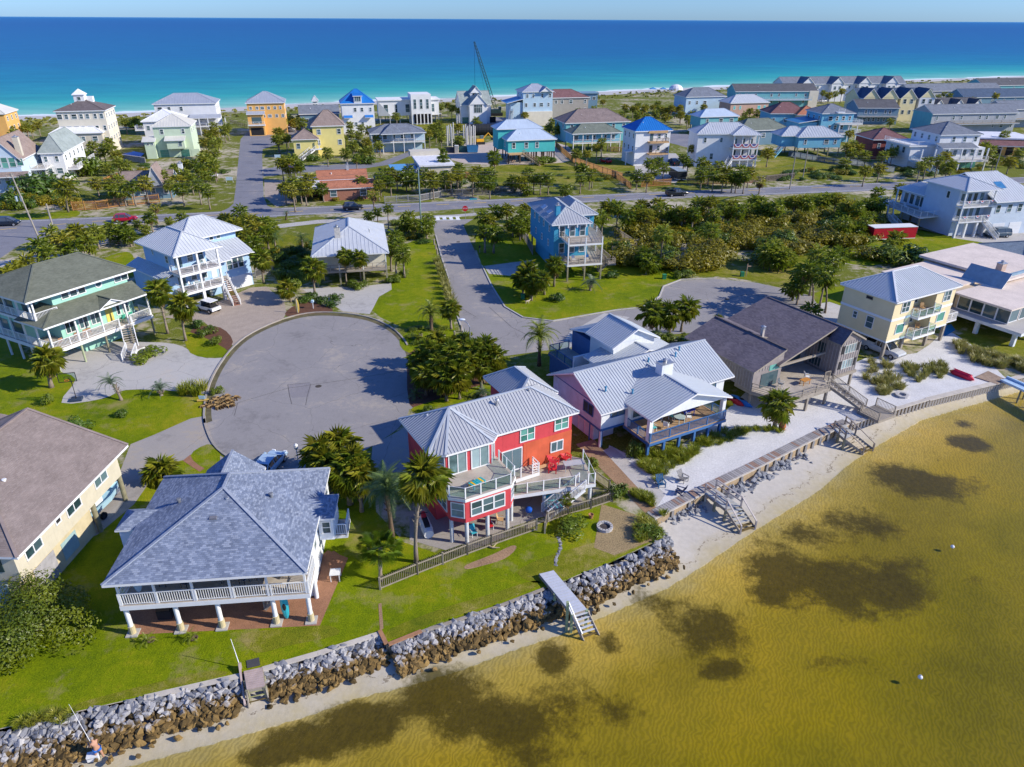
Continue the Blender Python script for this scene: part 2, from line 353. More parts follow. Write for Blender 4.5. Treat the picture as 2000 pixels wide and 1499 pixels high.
cb=mixc(nn,l,mth(nn,l,'MULTIPLY',und,.5),cb,ramp(nn,l,wv.outputs['Fac'],[(.2,(.75,.75,.72)),(.8,(1.25,1.22,1.15))]),'MULTIPLY')  # wave bands: caustic ripples of light painted into the bed colour
cb=mixc(nn,l,.35,cb,ramp(nn,l,f2,[(.3,(.75,.75,.75)),(.7,(1.2,1.2,1.2))]),'MULTIPLY')
f3=noise(nn,l,v,.07,6,.62)
cb=mixc(nn,l,mth(nn,l,'MULTIPLY',und,.85),cb,ramp(nn,l,f3,[(.33,(.60,.66,.7)),(.5,(.97,1.0,1)),(.66,(1.28,1.22,1.1))]),'MULTIPLY')
f4=noise(nn,l,v,.12,7,.7)
wd=mth(nn,l,'ADD',ag.outputs['Fac'],mth(nn,l,'MULTIPLY_ADD',mth(nn,l,'ADD',mth(nn,l,'MULTIPLY',f1,.8),mth(nn,l,'ADD',mth(nn,l,'MULTIPLY',f2,.9),mth(nn,l,'MULTIPLY',f4,1.8))),.95,-1.66))
wr=ramp(nn,l,wd,[(.33,(0,0,0)),(.47,(.42,.42,.42)),(.66,(.88,.88,.88))]); ws=nn.new('ShaderNodeSeparateColor'); l.new(wr,ws.inputs[0])
cb=mixc(nn,l,ws.outputs[0],cb,ramp(nn,l,f2,[(.3,(.030,.026,.006)),(.7,(.075,.06,.008))]))
wk=mth(nn,l,'MULTIPLY',mth(nn,l,'LESS_THAN',mth(nn,l,'ABSOLUTE',mth(nn,l,'ADD',aw.outputs['Fac'],mth(nn,l,'MULTIPLY_ADD',f1,5.0,-1.2))),.10),mth(nn,l,'GREATER_THAN',f2,.5))
cb=mixc(nn,l,mth(nn,l,'MULTIPLY',wk,.6),cb,(.09,.06,.03))
l.new(cb,bb.inputs['Base Color']); bump(nn,l,f2,bb,.4,.06)
keep=(DL>-.9); idx=-np.ones(X.shape,int); idx[keep]=np.arange(keep.sum())
q=(keep[:-1,:-1]&keep[1:,:-1]&keep[:-1,1:]&keep[1:,1:]); jj,ii=np.nonzero(q)
F=np.stack([idx[jj,ii],idx[jj,ii+1],idx[jj+1,ii+1],idx[jj+1,ii]],1)
V=np.stack([X[keep],Y[keep],ZB[keep]],1)
me=bpy.data.meshes.new('bay_beach'); me.from_pydata(V.tolist(),[],F.tolist()); me.materials.append(m)
me.polygons.foreach_set('use_smooth',[True]*len(me.polygons))
for nm,arr in (('dw',DW),('weed',SG)):
    a=me.attributes.new(nm,'FLOAT','POINT'); a.data.foreach_set('value',arr[keep].astype(np.float32))
link(me,'bay_beach',kind='structure')
m,nn,l,bb=nt('bay_water'); nn.remove(bb)
v=nn.new('ShaderNodeTexCoord').outputs['Object']
mp=nn.new('ShaderNodeMapping'); l.new(v,mp.inputs[0]); mp.inputs['Rotation'].default_value=(0,0,.5); mp.inputs['Scale'].default_value=(1,2.4,1)
h=mth(nn,l,'ADD',noise(nn,l,mp.outputs[0],1.3,4,.6),mth(nn,l,'MULTIPLY',noise(nn,l,v,.25,3,.5),.8))
bp=nn.new('ShaderNodeBump'); bp.inputs['Strength'].default_value=.35; bp.inputs['Distance'].default_value=.12; l.new(h,bp.inputs['Height'])
gl=nn.new('ShaderNodeBsdfGlossy'); gl.inputs['Roughness'].default_value=.08; l.new(bp.outputs[0],gl.inputs['Normal'])
tr=nn.new('ShaderNodeBsdfTransparent'); tr.inputs[0].default_value=(.93,.88,.62,1)
ge=nn.new('ShaderNodeNewGeometry'); dt=nn.new('ShaderNodeVectorMath'); dt.operation='DOT_PRODUCT'; l.new(ge.outputs['Incoming'],dt.inputs[0]); l.new(ge.outputs['Normal'],dt.inputs[1])
fz=mth(nn,l,'POWER',mth(nn,l,'SUBTRACT',1.0,mth(nn,l,'ABSOLUTE',dt.outputs['Value'],None)),5.0); fz=mth(nn,l,'MULTIPLY_ADD',fz,.98,.02)
mx=nn.new('ShaderNodeMixShader'); l.new(fz,mx.inputs[0]); l.new(tr.outputs[0],mx.inputs[1]); l.new(gl.outputs[0],mx.inputs[2]); l.new(mx.outputs[0],nn['Material Output'].inputs[0])
b=MB(); b.add([(-400,-300,WL),(700,-300,WL),(700,260,WL),(300,170,WL),(130,110,WL),(-400,40,WL)],[(0,1,2,3,4,5)]); b.build('bay_water',m,kind='structure')
b=MB(); b.add([(-400,-300,-3.6),(700,-300,-3.6),(700,260,-3.6),(112,112,-3.6),(-400,40,-3.6)],[(0,1,2,3,4)]); b.build('sea_bed',M('deep_bed',(.25,.18,.012)),kind='structure')
E1,E2,E3,E4=.004,.008,.012,.016
N_edge=[(-300,455),(0,432),(180,425),(400,415),(552,406),(800,397),(1200,379),(1600,362),(1780,355),(2000,346),(2300,333)]
S_edge=[(2300,345),(2000,358),(1660,375),(1286,389),(890,409),(800,415),(700,414.5),(510,425),(400,427.5),(200,441),(120,452),(40,478),(0,505),(-300,520)]
flat('road',N_edge+S_edge,E2,m_road)
flat('side_street',[(418,420),(446,407),(456,398),(460,370),(467,300),(470,272),(484,258),(520,252),(575,253),(606,262),(596,274),(540,283),(513,292),(512,300),(513,340),(515,385),(522,402),(545,412),(540,425)],E1,m_road)
flat('side_street',[(560,340),(640,333),(700,331),(760,322),(812,300),(800,296),(740,318),(640,323),(545,326),(514,330),(514,345)],E1,m_road)
flat('bike_path',[(518,449),(560,444),(620,437),(760,430),(880,425),(1000,416),(1000,411),(880,420),(760,424),(620,430),(540,439),(515,444)],E1,m_conc)
flat('bike_path',[(0,522),(100,508),(180,485),(260,458),(330,450),(420,442),(420,437),(320,444),(250,451),(170,476),(95,497),(0,510)],E1,m_conc)
cul=smooth_line([(402,800),(406,836),(428,876),(478,904),(560,914),(640,908),(700,886),(742,862),(776,838),(795,812),(802,780),(803,720),(800,690),(785,662),(760,640),(720,622),(660,613),(600,614),(540,630),(480,660),(440,700),(412,750)],4,True)
street=[(828,432),(846,440),(850,460),(862,505),(874,540),(885,590),(893,620),(904,650),(895,664),(876,674),(800,690),(795,800),(830,800),(850,760),(900,720),(975,697),(1090,682),(1110,662),(1200,640),(1290,655),(1360,650),(1440,640),(1560,620),(1600,600),(1585,578),(1530,565),(1480,553),(1400,545),(1330,548),(1297,560),(1289,580),(1255,602),(1200,608),(1080,629),(1022,622),(985,600),(960,560),(940,520),(905,440),(925,428)]
flat('cul_de_sac',cul,.010,m_asph); flat('street',street,.006,m_asph)
cg=[G(*p) for p in cul]; cc=(sum(p[0] for p in cg)/len(cg),sum(p[1] for p in cg)/len(cg))
b=MB(); k0,k1=50,len(cg)
seg=[i%len(cg) for i in range(46,92)]
inn=[(cc[0]+(cg[i][0]-cc[0])*.955,cc[1]+(cg[i][1]-cc[1])*.955) for i in seg]
b.add([(cg[i][0],cg[i][1],.013) for i in seg]+[(x,y,.013) for x,y in inn],[(j,j+1,len(seg)+j+1,len(seg)+j) for j in range(len(seg)-1)])
b.build('gutter',M('damp_gutter',(.13,.11,.05),.6,.4,.8),kind='structure')
def kerb(pts,w=.22,h=.12,mat=None,px=True,name='kerb'):
    P=[G(*p) for p in pts] if px else pts
    b=MB()
    for a,c in zip(P[:-1],P[1:]): b.beam((a[0],a[1],h/2),(c[0],c[1],h/2),w,h)
    return b.build(name,mat or m_conc,kind='structure')
b=MB(); out=[(cc[0]+(p[0]-cc[0])*1.012,cc[1]+(p[1]-cc[1])*1.012) for p in cg]
kerb([out[i%len(out)] for i in range(50,92)],px=False,mat=m_conc_d); kerb([out[i%len(out)] for i in range(2,20)],px=False,mat=m_conc_d)
kerb([(942,520),(961,560),(986,600),(1022,621),(1080,628),(1200,607),(1255,601),(1288,580),(1296,560),(1330,547),(1400,544)])
kerb([(851,460),(863,505),(875,540),(886,590),(894,620),(905,650),(896,664),(876,675),(830,684)])
for q in ([(562,752),(605,748),(608,755),(603,775),(571,778),(564,770)],):
    flat('asphalt_patch',q,.0145,asphaltmat('patch_asphalt',(.24,.225,.23)))
m_wht=M('road_paint',(.75,.75,.72),.7,.2,2); m_yel=M('yellow_road_paint',(.62,.42,.06),.7,.2,2)
def stripe(pts,w,mat,z,dash=None,name='road_marking'):
    P=[Vector(G(*p)) for p in pts]; b=MB()
    for a,c in zip(P[:-1],P[1:]):
        d=(c-a); L=d.length; d.normalize(); nn_=Vector((-d.y,d.x))*w/2
        s=0
        while s<L:
            e=min(L,s+(dash[0] if dash else L)); p,q=a+d*s,a+d*e
            b.add([(p.x-nn_.x,p.y-nn_.y,z),(q.x-nn_.x,q.y-nn_.y,z),(q.x+nn_.x,q.y+nn_.y,z),(p.x+nn_.x,p.y+nn_.y,z)],[(0,1,2,3)])
            s=e+(dash[1] if dash else 0.01)
    return b.build(name,mat,kind='structure')
mid=[(0,449),(180,433),(400,421.5),(700,408),(1200,383.5),(1600,367),(2000,351.5)]
stripe(mid,.30,m_yel,.012,(3,6))
stripe([(0,434.5),(180,427),(400,417),(430,415.5)],.16,m_wht,.012); stripe([(550,408),(800,399),(1200,381),(1600,363.5),(2000,347.5)],.16,m_wht,.012)
stripe([(200,439),(400,425.8),(510,423.4),(700,412.8),(800,412.5)],.16,m_wht,.012); stripe([(905,406),(1286,387),(1660,373),(2000,356.5)],.16,m_wht,.012)
stripe([(850,423.5),(900,423)],.5,m_wht,.014); stripe([(850,430.3),(900,429.8)],.5,m_wht,.014)
for i in range(4): stripe([(854+13*i,424),(856+13*i,430)],.8,m_wht,.0145)
def lawn(pts,mat=None,z=E1): return flat('lawn',smooth_line(pts,3,True),z,mat or m_lawn)
flat('lawn',[(-260,1060),(0,1080),(60,1150),(190,1040),(260,985),(300,930),(330,880),(430,872),(430,900),(470,916),(570,920),(640,912),(700,886),(728,900),(735,1000),(790,1060),(880,1090),(1040,1030),(1130,985),(1165,965),(1200,985),(1225,1000),(1262,1012),(1276,1020),(1293,1051),(1180,1103),(1065,1148),(960,1186),(850,1220),(758,1258),(745,1233),(620,1273),(470,1316),(280,1360),(130,1394),(0,1423),(-250,1530)],E1,m_lawn)
lawn([(-150,640),(0,650),(60,700),(112,722),(147,742),(122,787),(200,780),(245,763),(330,764),(398,771),(412,790),(400,822),(330,850),(256,870),(150,880),(0,880),(-150,900)])
lawn([(792,478),(845,470),(856,520),(868,560),(880,610),(888,645),(870,660),(800,645),(726,606),(760,562),(788,520)])
lawn([(940,515),(930,462),(990,455),(1010,452),(1060,462),(1110,475),(1200,470),(1235,490),(1300,525),(1335,543),(1296,558),(1286,578),(1250,599),(1200,605),(1080,625),(1024,618),(988,597),(962,558)])
lawn([(1330,540),(1400,540),(1480,551),(1530,563),(1560,552),(1600,515),(1640,490),(1560,500),(1500,515),(1400,525)],m_lawn2)
lawn([(1600,600),(1640,605),(1660,580),(1640,560),(1590,575)])
lawn([(1610,500),(1700,470),(1720,432),(1690,430),(1850,460),(1918,474),(1912,500),(1840,498),(1780,500),(1700,520)])
lawn([(-100,415),(0,418),(70,418),(148,411),(146,424),(60,430),(0,433),(-100,436)])
lawn([(205,505),(245,492),(262,505),(258,540),(205,525)])
lawn([(640,470),(530,460),(520,500),(560,560),(620,540),(610,490)],m_lawn2)
lawn([(930,330),(1010,320),(1150,305),(1230,320),(1290,345),(1210,355),(1000,365),(960,360),(900,345)],m_lawn2)
lawn([(1490,310),(1560,295),(1640,310),(1760,330),(1700,345),(1560,350),(1480,340)],m_lawn2)
lawn([(1870,655),(1930,655),(2050,680),(2050,720),(1980,715),(1890,690)],m_lawn2)
lawn([(745,240),(830,232),(900,240),(920,250),(880,262),(800,262),(730,262)],m_lawn2)
flat('driveway',smooth_line([(120,787),(148,741),(112,722),(124,690),(200,670),(260,668),(340,672),(380,690),(405,700),(440,690),(430,735),(414,760),(398,770),(330,763),(245,762),(200,779)],3,True),E2,m_conc)
flat('driveway',[(318,620),(400,600),(490,562),(520,560),(555,590),(560,612),(550,626),(500,648),(460,676),(440,672),(420,650),(400,630)],E2,m_pave)
flat('driveway',[(590,565),(640,562),(700,560),(764,553),(765,566),(740,580),(728,604),(722,614),(670,608),(640,590),(610,580)],E2,m_conc)
flat('driveway',[(255,868),(300,850),(372,818),(404,812),(410,845),(432,876),(400,890),(330,905),(290,945),(262,985),(190,1045),(150,1060),(200,980),(235,920)],E2,m_conc_d)
flat('driveway',[(430,890),(470,916),(520,922),(564,917),(566,930),(480,932),(430,912)],E2,m_conc_d)
flat('driveway',[(728,865),(745,860),(790,836),(800,832),(810,900),(800,925),(735,920),(725,900)],E2,m_conc_d)
flat('driveway',[(945,520),(1040,508),(1075,560),(1060,545),(955,535)],E2,m_conc)
flat('driveway',[(1090,690),(1200,640),(1230,620),(1180,612),(1112,650)],E2,m_conc)
flat('driveway',[(1860,465),(1920,474),(2060,470),(2060,440),(1890,450)],E2,m_conc)
flat('driveway',[(1240,350),(1320,358),(1345,330),(1320,300),(1260,300),(1240,320)],E2,m_conc)
flat('driveway',[(1290,275),(1390,300),(1400,280),(1340,262),(1270,262)],E2,m_road)
flat('driveway',[(540,405),(575,396),(556,352),(516,352),(517,385)],E2,m_pave)
flat('driveway',[(930,250),(1010,255),(1030,235),(960,228),(900,235)],E2,m_road)
flat('garden_bed',smooth_line([(570,600),(610,590),(650,605),(630,614),(560,618)],3,True),E3,m_mulch)
flat('garden_bed',smooth_line([(380,640),(430,640),(455,668),(430,695),(385,690),(370,665)],3,True),E3,m_mulch)
lawn([(360,650),(400,660),(450,690),(420,700),(372,690)],None,E4)
flat('garden_bed',smooth_line([(800,690),(850,684),(900,668),(975,700),(985,740),(930,770),(840,790),(800,790)],3,True),.020,m_mulch)
lawn([(802,800),(840,785),(900,765),(960,745),(1000,730),(1010,745),(900,800),(835,812)],None,.022)
lawn([(985,735),(1040,690),(1100,690),(1095,735),(1075,760),(1030,740)],m_lawn2,.022)
lawn([(815,640),(880,650),(905,655),(895,668),(870,682),(800,690),(780,665)],None,.018)
lawn([(372,890),(405,868),(432,880),(420,900),(400,915)],None,.018)
flat('paving',[(357,900),(372,888),(404,912),(390,922)],.016,m_brickp)
flat('patio',[(258,1240),(625,1222),(680,1090),(640,1075),(600,1110),(240,1130)],.014,m_brickp)
flat('patio',[(800,1055),(870,1075),(1050,1012),(1070,1008),(1140,985),(1120,930),(990,960),(800,1010)],.014,m_conc_d)
flat('sand_yard',smooth_line([(1190,870),(1280,900),(1420,800),(1470,760),(1540,775),(1640,730),(1690,700),(1790,690),(1860,650),(1960,735),(1955,743),(1810,778),(1660,824),(1600,850),(1480,910),(1375,960),(1284,1000),(1215,910)],3,True),.010,m_yard)
flat('sand_yard',[(1560,600),(1620,590),(1650,600),(1640,640),(1600,640)],.018,m_sand)
flat('sand_yard',[(1840,520),(1870,500),(1920,505),(1925,540),(1860,560)],.018,m_sand)
flat('path',[(1178,880),(1196,872),(1300,965),(1282,992)],.018,m_conc)
flat('soil_strip',[(1125,868),(1160,858),(1180,880),(1284,993),(1262,1004)],.016,m_dirt)
flat('soil_strip',[(1175,985),(1262,1012),(1290,1050),(1200,1085),(1160,1070)],.014,M('dry_grass',(.30,.22,.11),.95,.3,.8,fine=.7))
flat('bare_patch',smooth_line([(910,1104),(960,1084),(1000,1066),(1008,1072),(985,1092),(940,1106),(912,1112)],3,True),.016,m_dirt)
flat('bare_patch',[(739,1180),(745,1178),(749,1228),(742,1232)],.016,m_dirt)
flat('bare_patch',smooth_line([(640,1085),(662,1083),(656,1148),(632,1152)],2,True),.018,m_brickp)
flat('building_site',smooth_line([(865,300),(900,285),(970,278),(1090,280),(1120,300),(1100,318),(980,322),(900,318)],3,True),.006,M('site_sand',(.48,.40,.34),.95,.2,.4,fine=.4))
for q in ([(100,1396),(160,1372),(270,1342),(400,1312),(440,1318),(280,1356),(130,1391)],[(470,1240),(560,1228),(640,1222),(660,1240),(560,1262),(500,1275)],[(1010,1120),(1060,1090),(1160,1060),(1260,1030),(1288,1048),(1180,1098),(1070,1140)],[(760,1230),(860,1190),(960,1160),(1040,1135),(1050,1146),(950,1184),(850,1216),(765,1248)]): flat('dry_grass',smooth_line(q,3,True),.0095,m_lawn2)
m_crack=M('crack_filler',(.07,.06,.05),.95,.3,3)
for q in ([(440,800),(462,788),(520,771),(562,759),(610,752),(700,739),(800,722)],[(562,752),(566,775),(570,790)],[(607,750),(600,775),(597,792)],[(562,752),(605,748)],[(464,788),(458,812)],[(770,845),(790,825)],[(955,600),(1000,640),(1050,665)],[(880,590),(930,620)],[(1400,590),(1460,575),(1520,585)]): stripe(q,.05,m_crack,.0185,None,'crack')
for px,py in ((618,872),(622,755),(1420,585),(895,473)): g=G(px,py); b=MB(); b.cyl((g[0],g[1],.01),(g[0],g[1],.02),.38,None,14); b.build('manhole_cover',m_crack,kind='structure')
m_fan = leafmat('palm_leaf',(.07,.11,.006),(.19,.245,.016),(.38,.38,.055))
m_fan_y = leafmat('sunny_palm_leaf',(.13,.15,.008),(.27,.275,.02),(.42,.36,.05))
m_dead = M('dead_frond',(.30,.20,.09),.9,.4,2)
m_date = leafmat('date_palm_leaf',(.05,.10,.03),(.11,.18,.05),(.20,.26,.08))
m_pindo = leafmat('pindo_leaf',(.07,.12,.07),(.14,.20,.12),(.23,.29,.17))
m_trunk = M('palm_trunk',(.26,.21,.16),.95,.35,3,fine=.6,bmp=.8)
m_trunk_d = M('dark_palm_trunk',(.15,.105,.07),.95,.4,3,fine=.7,bmp=.9)
m_bush = leafmat('bush_leaf',(.05,.095,.005),(.135,.19,.009),(.25,.28,.016))
m_bush_o = leafmat('olive_bush_leaf',(.12,.125,.003),(.26,.225,.005),(.40,.31,.014))
m_bush_d = leafmat('dark_bush_leaf',(.03,.07,.006),(.075,.14,.012),(.14,.21,.018))
m_reed = leafmat('sea_oat_leaf',(.15,.17,.02),(.28,.27,.06),(.46,.40,.16))
m_reed_g = leafmat('beach_grass_leaf',(.12,.16,.008),(.24,.27,.015),(.40,.36,.06))
m_bark = M('shrub_bark',(.17,.13,.09),.95,.3,3)
def fan_frond(b,rr,L=1.0,blade=.95,n=12,droop=.35):
    "one fan leaf: stalk along +x then leaflets spread in a fan"
    b.beam((0,0,0),(L*.9,0,.0),.05,.03)
    for i in range(n):
        a=math.radians(-125+250*i/(n-1))+rr.uniform(-.06,.06); ll=blade*(1-.35*abs(i/(n-1)-.5))*rr.uniform(.85,1.1)
        d=Vector((math.cos(a),math.sin(a),0)); s=Vector((-d.y,d.x,0))*.055*ll/.95*12/n*1.25
        p=Vector((L*.88,0,0)); m_=p+d*ll*.55+Vector((0,0,.06)); e=p+d*ll+Vector((0,0,-droop*ll*rr.uniform(.6,1.3)))
        b.add([p,m_-s,e,m_+s],[(0,1,2),(0,2,3)])
    return b
def feather_frond(b,rr,L=2.6,n=15,wid=.55,arch=.9):
    pts=[]
    for k in range(n+1):
        t=k/n; pts.append(Vector((L*(t-.12*t*t),0,L*.30*math.sin(math.pi*min(1,t*1.02))*(.8) - arch*t*t*L*.30)))
    for k in range(n): b.beam(pts[k],pts[k+1],.05*(1-k/n)+.012,.04*(1-k/n)+.01)
    for k in range(2,n+1):
        t=k/n; w_=wid*math.sin(math.pi*(.10+.86*t))**.7*rr.uniform(.85,1.1)
        for sg in (-1,1):
            for q in (0,.5):
                p=pts[k-1].lerp(pts[k],q); d=Vector((.55,sg*.83,-.10-.35*rr.random())).normalized()
                e=p+d*w_; s=Vector((.045*L/2.6,0,0))
                b.add([p-s*.6,p+s*.6,p+d*w_*.6+s*.6,e],[(0,1,2,3)])
    return b
rr=random.Random(3)
FAN=[fan_frond(MB(),rr,1.0,.95,13,.3).mesh('fan_frond',m_fan) for _ in range(3)]
FAN_Y=[fan_frond(MB(),rr,1.0,.95,13,.45).mesh('fan_frond',m_fan_y) for _ in range(2)]
FAN_D=[fan_frond(MB(),rr,.8,.8,9,.6).mesh('dead_frond',m_dead) for _ in range(2)]
FAN_B=[fan_frond(MB(),rr,1.0,.95,26,.12).mesh('broad_fan_frond',leafmat('broad_fan_leaf',(.07,.13,.01),(.14,.23,.012),(.25,.32,.03))) for _ in range(2)]
DATE=[feather_frond(MB(),rr,2.6,15,.55,.9).mesh('date_frond',m_date) for _ in range(2)]
DATE2=[feather_frond(MB(),rr,2.6,14,.55,.9).mesh('date_frond',m_fan) for _ in range(2)]
PINDO=[feather_frond(MB(),rr,1.7,12,.42,1.9).mesh('pindo_frond',m_pindo) for _ in range(2)]
def frond_mats(rr,n,lo,hi,scale):
    out=[]
    for i in range(n):
        t=(i+.5)/n; el=math.radians(hi+(lo-hi)*t**.85)+rr.uniform(-.12,.12); az=i*2.39996+rr.uniform(-.2,.2)
        out.append(Matrix.Rotation(az,4,'Z')@Matrix.Rotation(-el,4,'Y')@Matrix.Rotation(rr.uniform(-.5,.5),4,'X')@Matrix.Scale(scale*rr.uniform(.82,1.12),4))
    return out
def join_meshes(parts,name,mats):
    "parts: (mesh, matrix, material slot)"
    b=MB()
    for me,mt,mi in parts: b.add([mt@v.co for v in me.vertices],[tuple(p.vertices) for p in me.polygons],mi)
    return b.mesh(name,mats)
def far_frond(n,mat,L=1.0,droop=.45): return fan_frond(MB(),rr,L,.95,n,droop).mesh('far_frond',mat)
_ff=far_frond(7,m_fan)
def far_crown(seed,fm=None,dead=5,n=24,lo=-55,hi=82,mats=None):
    r2=random.Random(seed); fm=fm or _ff
    P=[(fm,mt,0) for mt in frond_mats(r2,n,lo,hi,1.0)]
    P+=[(_ff,mt,1) for mt in frond_mats(r2,dead,-88,-55,.8)]
    return join_meshes(P,'crown',mats or [m_fan,m_dead])
CROWN=[far_crown(s) for s in range(5)]+[far_crown(s,None,3,26,-35,85,[m_fan_y,m_dead]) for s in (7,8)]
CROWN_DRY=[far_crown(11,None,16,9,-20,60,[m_fan_y,m_dead])]
def ffmesh(n): return feather_frond(MB(),rr,2.4,n,.6,1.0).mesh('far_date',m_date)
_fd=ffmesh(8); CROWN_DATE=[far_crown(s,_fd,0,20,-35,75,[m_date,m_dead]) for s in (21,22)]
def trunk_mesh(h,r,lean,mat,seed,boots=False):
    r2=random.Random(seed); b=MB(); pts=[];rs=[]; N=6
    for k in range(N+1):
        t=k/N; pts.append((lean[0]*t*t,lean[1]*t*t,h*t-.05)); rs.append(r*(1.35-.5*min(1,t*3)) if t<.34 else r*(.86+.18*t+r2.uniform(-.05,.05)))
    b.tube(pts,rs,8)
    if boots:
        for i in range(26):
            t=.45+.53*i/26; a=i*2.4; rr_=r*1.0
            p=Vector((lean[0]*t*t+rr_*math.cos(a),lean[1]*t*t+rr_*math.sin(a),h*t)); b.beam(p,p+Vector((math.cos(a)*.22,math.sin(a)*.22,.22)),.09,.03)
    return b.mesh('trunk',mat,True)
_tr={}
def trunk(h,r,lean,mat,boots=False):
    k=(round(h*2)/2,round(r,2),round(lean[0]*2)/2,round(lean[1]*2)/2,mat.name,boots)
    if k not in _tr: _tr[k]=trunk_mesh(k[0],r,(k[2],k[3]),mat,len(_tr),boots)
    return _tr[k],(k[2],k[3],k[0])
def palm(px,py,h,label,group=None,kind='fan',near=False,base=None,r=1.0,tr=.17,n=None,name='cabbage_palm',cat='palm tree'):
    """crown centre seen at px,py and standing h above ground; base: pixel of the foot"""
    c=G(px,py,h); f=G(*base) if base else (c[0]+rnd.uniform(-.25,.25),c[1]+rnd.uniform(-.25,.25))
    t=thing(name,label,cat,(f[0],f[1],0),0,group)
    tm,top=trunk(h,tr,(c[0]-f[0],c[1]-f[1]),m_trunk_d if kind in('date','date2') else m_trunk,near and kind!='broad')
    link(tm,'trunk',t)
    top=Vector((c[0]-f[0],c[1]-f[1],h))
    rz=rnd.uniform(0,6.28)
    if not near:
        me={'fan':CROWN[:5],'sun':CROWN[5:],'dry':CROWN_DRY,'date':CROWN_DATE,'date2':CROWN_DATE,'pindo':CROWN_DATE}[kind]
        o=link(rnd.choice(me),'crown',t); o.matrix_basis=Matrix.Translation(top)@Matrix.Rotation(rz,4,'Z')@Matrix.Diagonal((r*1.02,r*1.02,r*rnd.uniform(.85,1.1),1))
    else:
        q={'fan':(FAN+FAN_Y[:1],34,-60,84),'sun':(FAN_Y+FAN[:1],34,-55,84),'date':(DATE,30,-40,78),'date2':(DATE2,30,-40,78),'pindo':(PINDO,18,-5,76),'broad':(FAN_B,20,-35,72)}[kind]
        for k,mt in enumerate(frond_mats(rnd,n or q[1],q[2],q[3],r)):
            link(q[0][k%len(q[0])],'frond',t,mat=Matrix.Translation(top)@Matrix.Rotation(rz,4,'Z')@mt)
        if kind in('fan','sun'):
            for k,mt in enumerate(frond_mats(rnd,7,-88,-62,r)): link(FAN_D[k%2],'dead_frond',t,mat=Matrix.Translation(top-Vector((0,0,.15)))@mt)
    return t
def shrub_mesh(seed,mat,n=900,leaf=.16,lobes=9,name='foliage',flat_=.8,spiky=0):
    r2=random.Random(seed); L=[]
    for i in range(lobes):
        a=r2.uniform(0,6.28); d=r2.uniform(0,.62)**.8; L.append((Vector((d*math.cos(a),d*math.sin(a),r2.uniform(.25,.72)*flat_)),r2.uniform(.26,.44)))
    b=MB()
    for i in range(n):
        c,R=r2.choice(L); d=Vector((r2.gauss(0,1),r2.gauss(0,1),r2.gauss(.25,1))).normalized()
        p=c+d*R*r2.uniform(.72,1.04); p.z=max(.02,p.z)
        nrm=(d+Vector((r2.uniform(-.7,.7),r2.uniform(-.7,.7),r2.uniform(-.3,.9)))).normalized()
        u=nrm.orthogonal().normalized(); u.rotate(Matrix.Rotation(r2.uniform(0,6.28),3,nrm)); v=nrm.cross(u); s=leaf*r2.uniform(.6,1.25)
        b.add([p-u*s*.5,p+v*s*.28,p+u*s*.6+nrm*s*.1,p-v*s*.28],[(0,1,2,3)])
    return b.mesh(name,mat)
SH_G=[shrub_mesh(s,m_bush) for s in (1,2,3)]; SH_O=[shrub_mesh(s,m_bush_o,1100,.14,11) for s in (4,5,6)]; SH_D=[shrub_mesh(s,m_bush_d) for s in (7,8)]
SH_BIG=[shrub_mesh(31,leafmat('ligustrum_leaf',(.08,.12,.005),(.18,.21,.007),(.31,.31,.014)),16000,.045,26)]
_st=MB()
for i in range(5):
    a=i*1.3; _st.tube([(0,0,0),(.12*math.cos(a),.12*math.sin(a),.2),(.4*math.cos(a),.4*math.sin(a),.5)],[.035,.028,.012],5)
STEM=_st.mesh('stem',m_bark)
def shrub(px,py,r,h,label,kind='g',group=None,name='shrub',cat='shrub',z=0,rz=None):
    c=G(px,py,z); me=rnd.choice({'g':SH_G,'o':SH_O,'d':SH_D,'big':SH_BIG}[kind])
    t=thing(name,label,cat,(c[0],c[1],z),rnd.uniform(0,6.28) if rz is None else rz,group)
    o=link(me,'foliage',t); o.scale=(r*rnd.uniform(.92,1.08),r*rnd.uniform(.92,1.08),h)
    o=link(STEM,'stem',t); o.scale=(r,r,h)
    return t
def tuft_mesh(seed,mat,n=110,name='blades',spread=.55,h=1.0):
    r2=random.Random(seed); b=MB()
    for i in range(n):
        a=r2.uniform(0,6.28); d=r2.random()**.6*.35; p=Vector((d*math.cos(a),d*math.sin(a),0)); a2=a+r2.uniform(-.8,.8); hh=h*r2.uniform(.5,1.05); o=spread*r2.uniform(.3,1)
        m_=p+Vector((math.cos(a2)*o*.4,math.sin(a2)*o*.4,hh*.7)); e=p+Vector((math.cos(a2)*o,math.sin(a2)*o,hh*r2.uniform(.75,1.0))); s=Vector((-math.sin(a2),math.cos(a2),0))*.022
        b.add([p-s,p+s,m_+s,m_-s,e],[(0,1,2,3),(3,2,4)])
    return b.mesh(name,mat)
TUFT_R=[tuft_mesh(s,m_reed) for s in (1,2)]; TUFT_G=[tuft_mesh(s,m_reed_g) for s in (3,4)]
def tuft(px,py,r,h,label,kind='r',group=None,name='grass_clump',cat='grass clump'):
    c=G(px,py); me=rnd.choice({'r':TUFT_R,'g':TUFT_G}[kind])
    o=link(me,name,None,loc=(c[0],c[1],0),rz=rnd.uniform(0,6.28),scale=(r,r,h)); return tag(o,label,cat,group)
m_glass = glassmat('window_glass'); m_glass_b = glassmat('bright_window_glass',(.10,.17,.17),.1); m_glass_t = glassmat('green_window_glass',(.03,.13,.10),.08)
m_clear = None
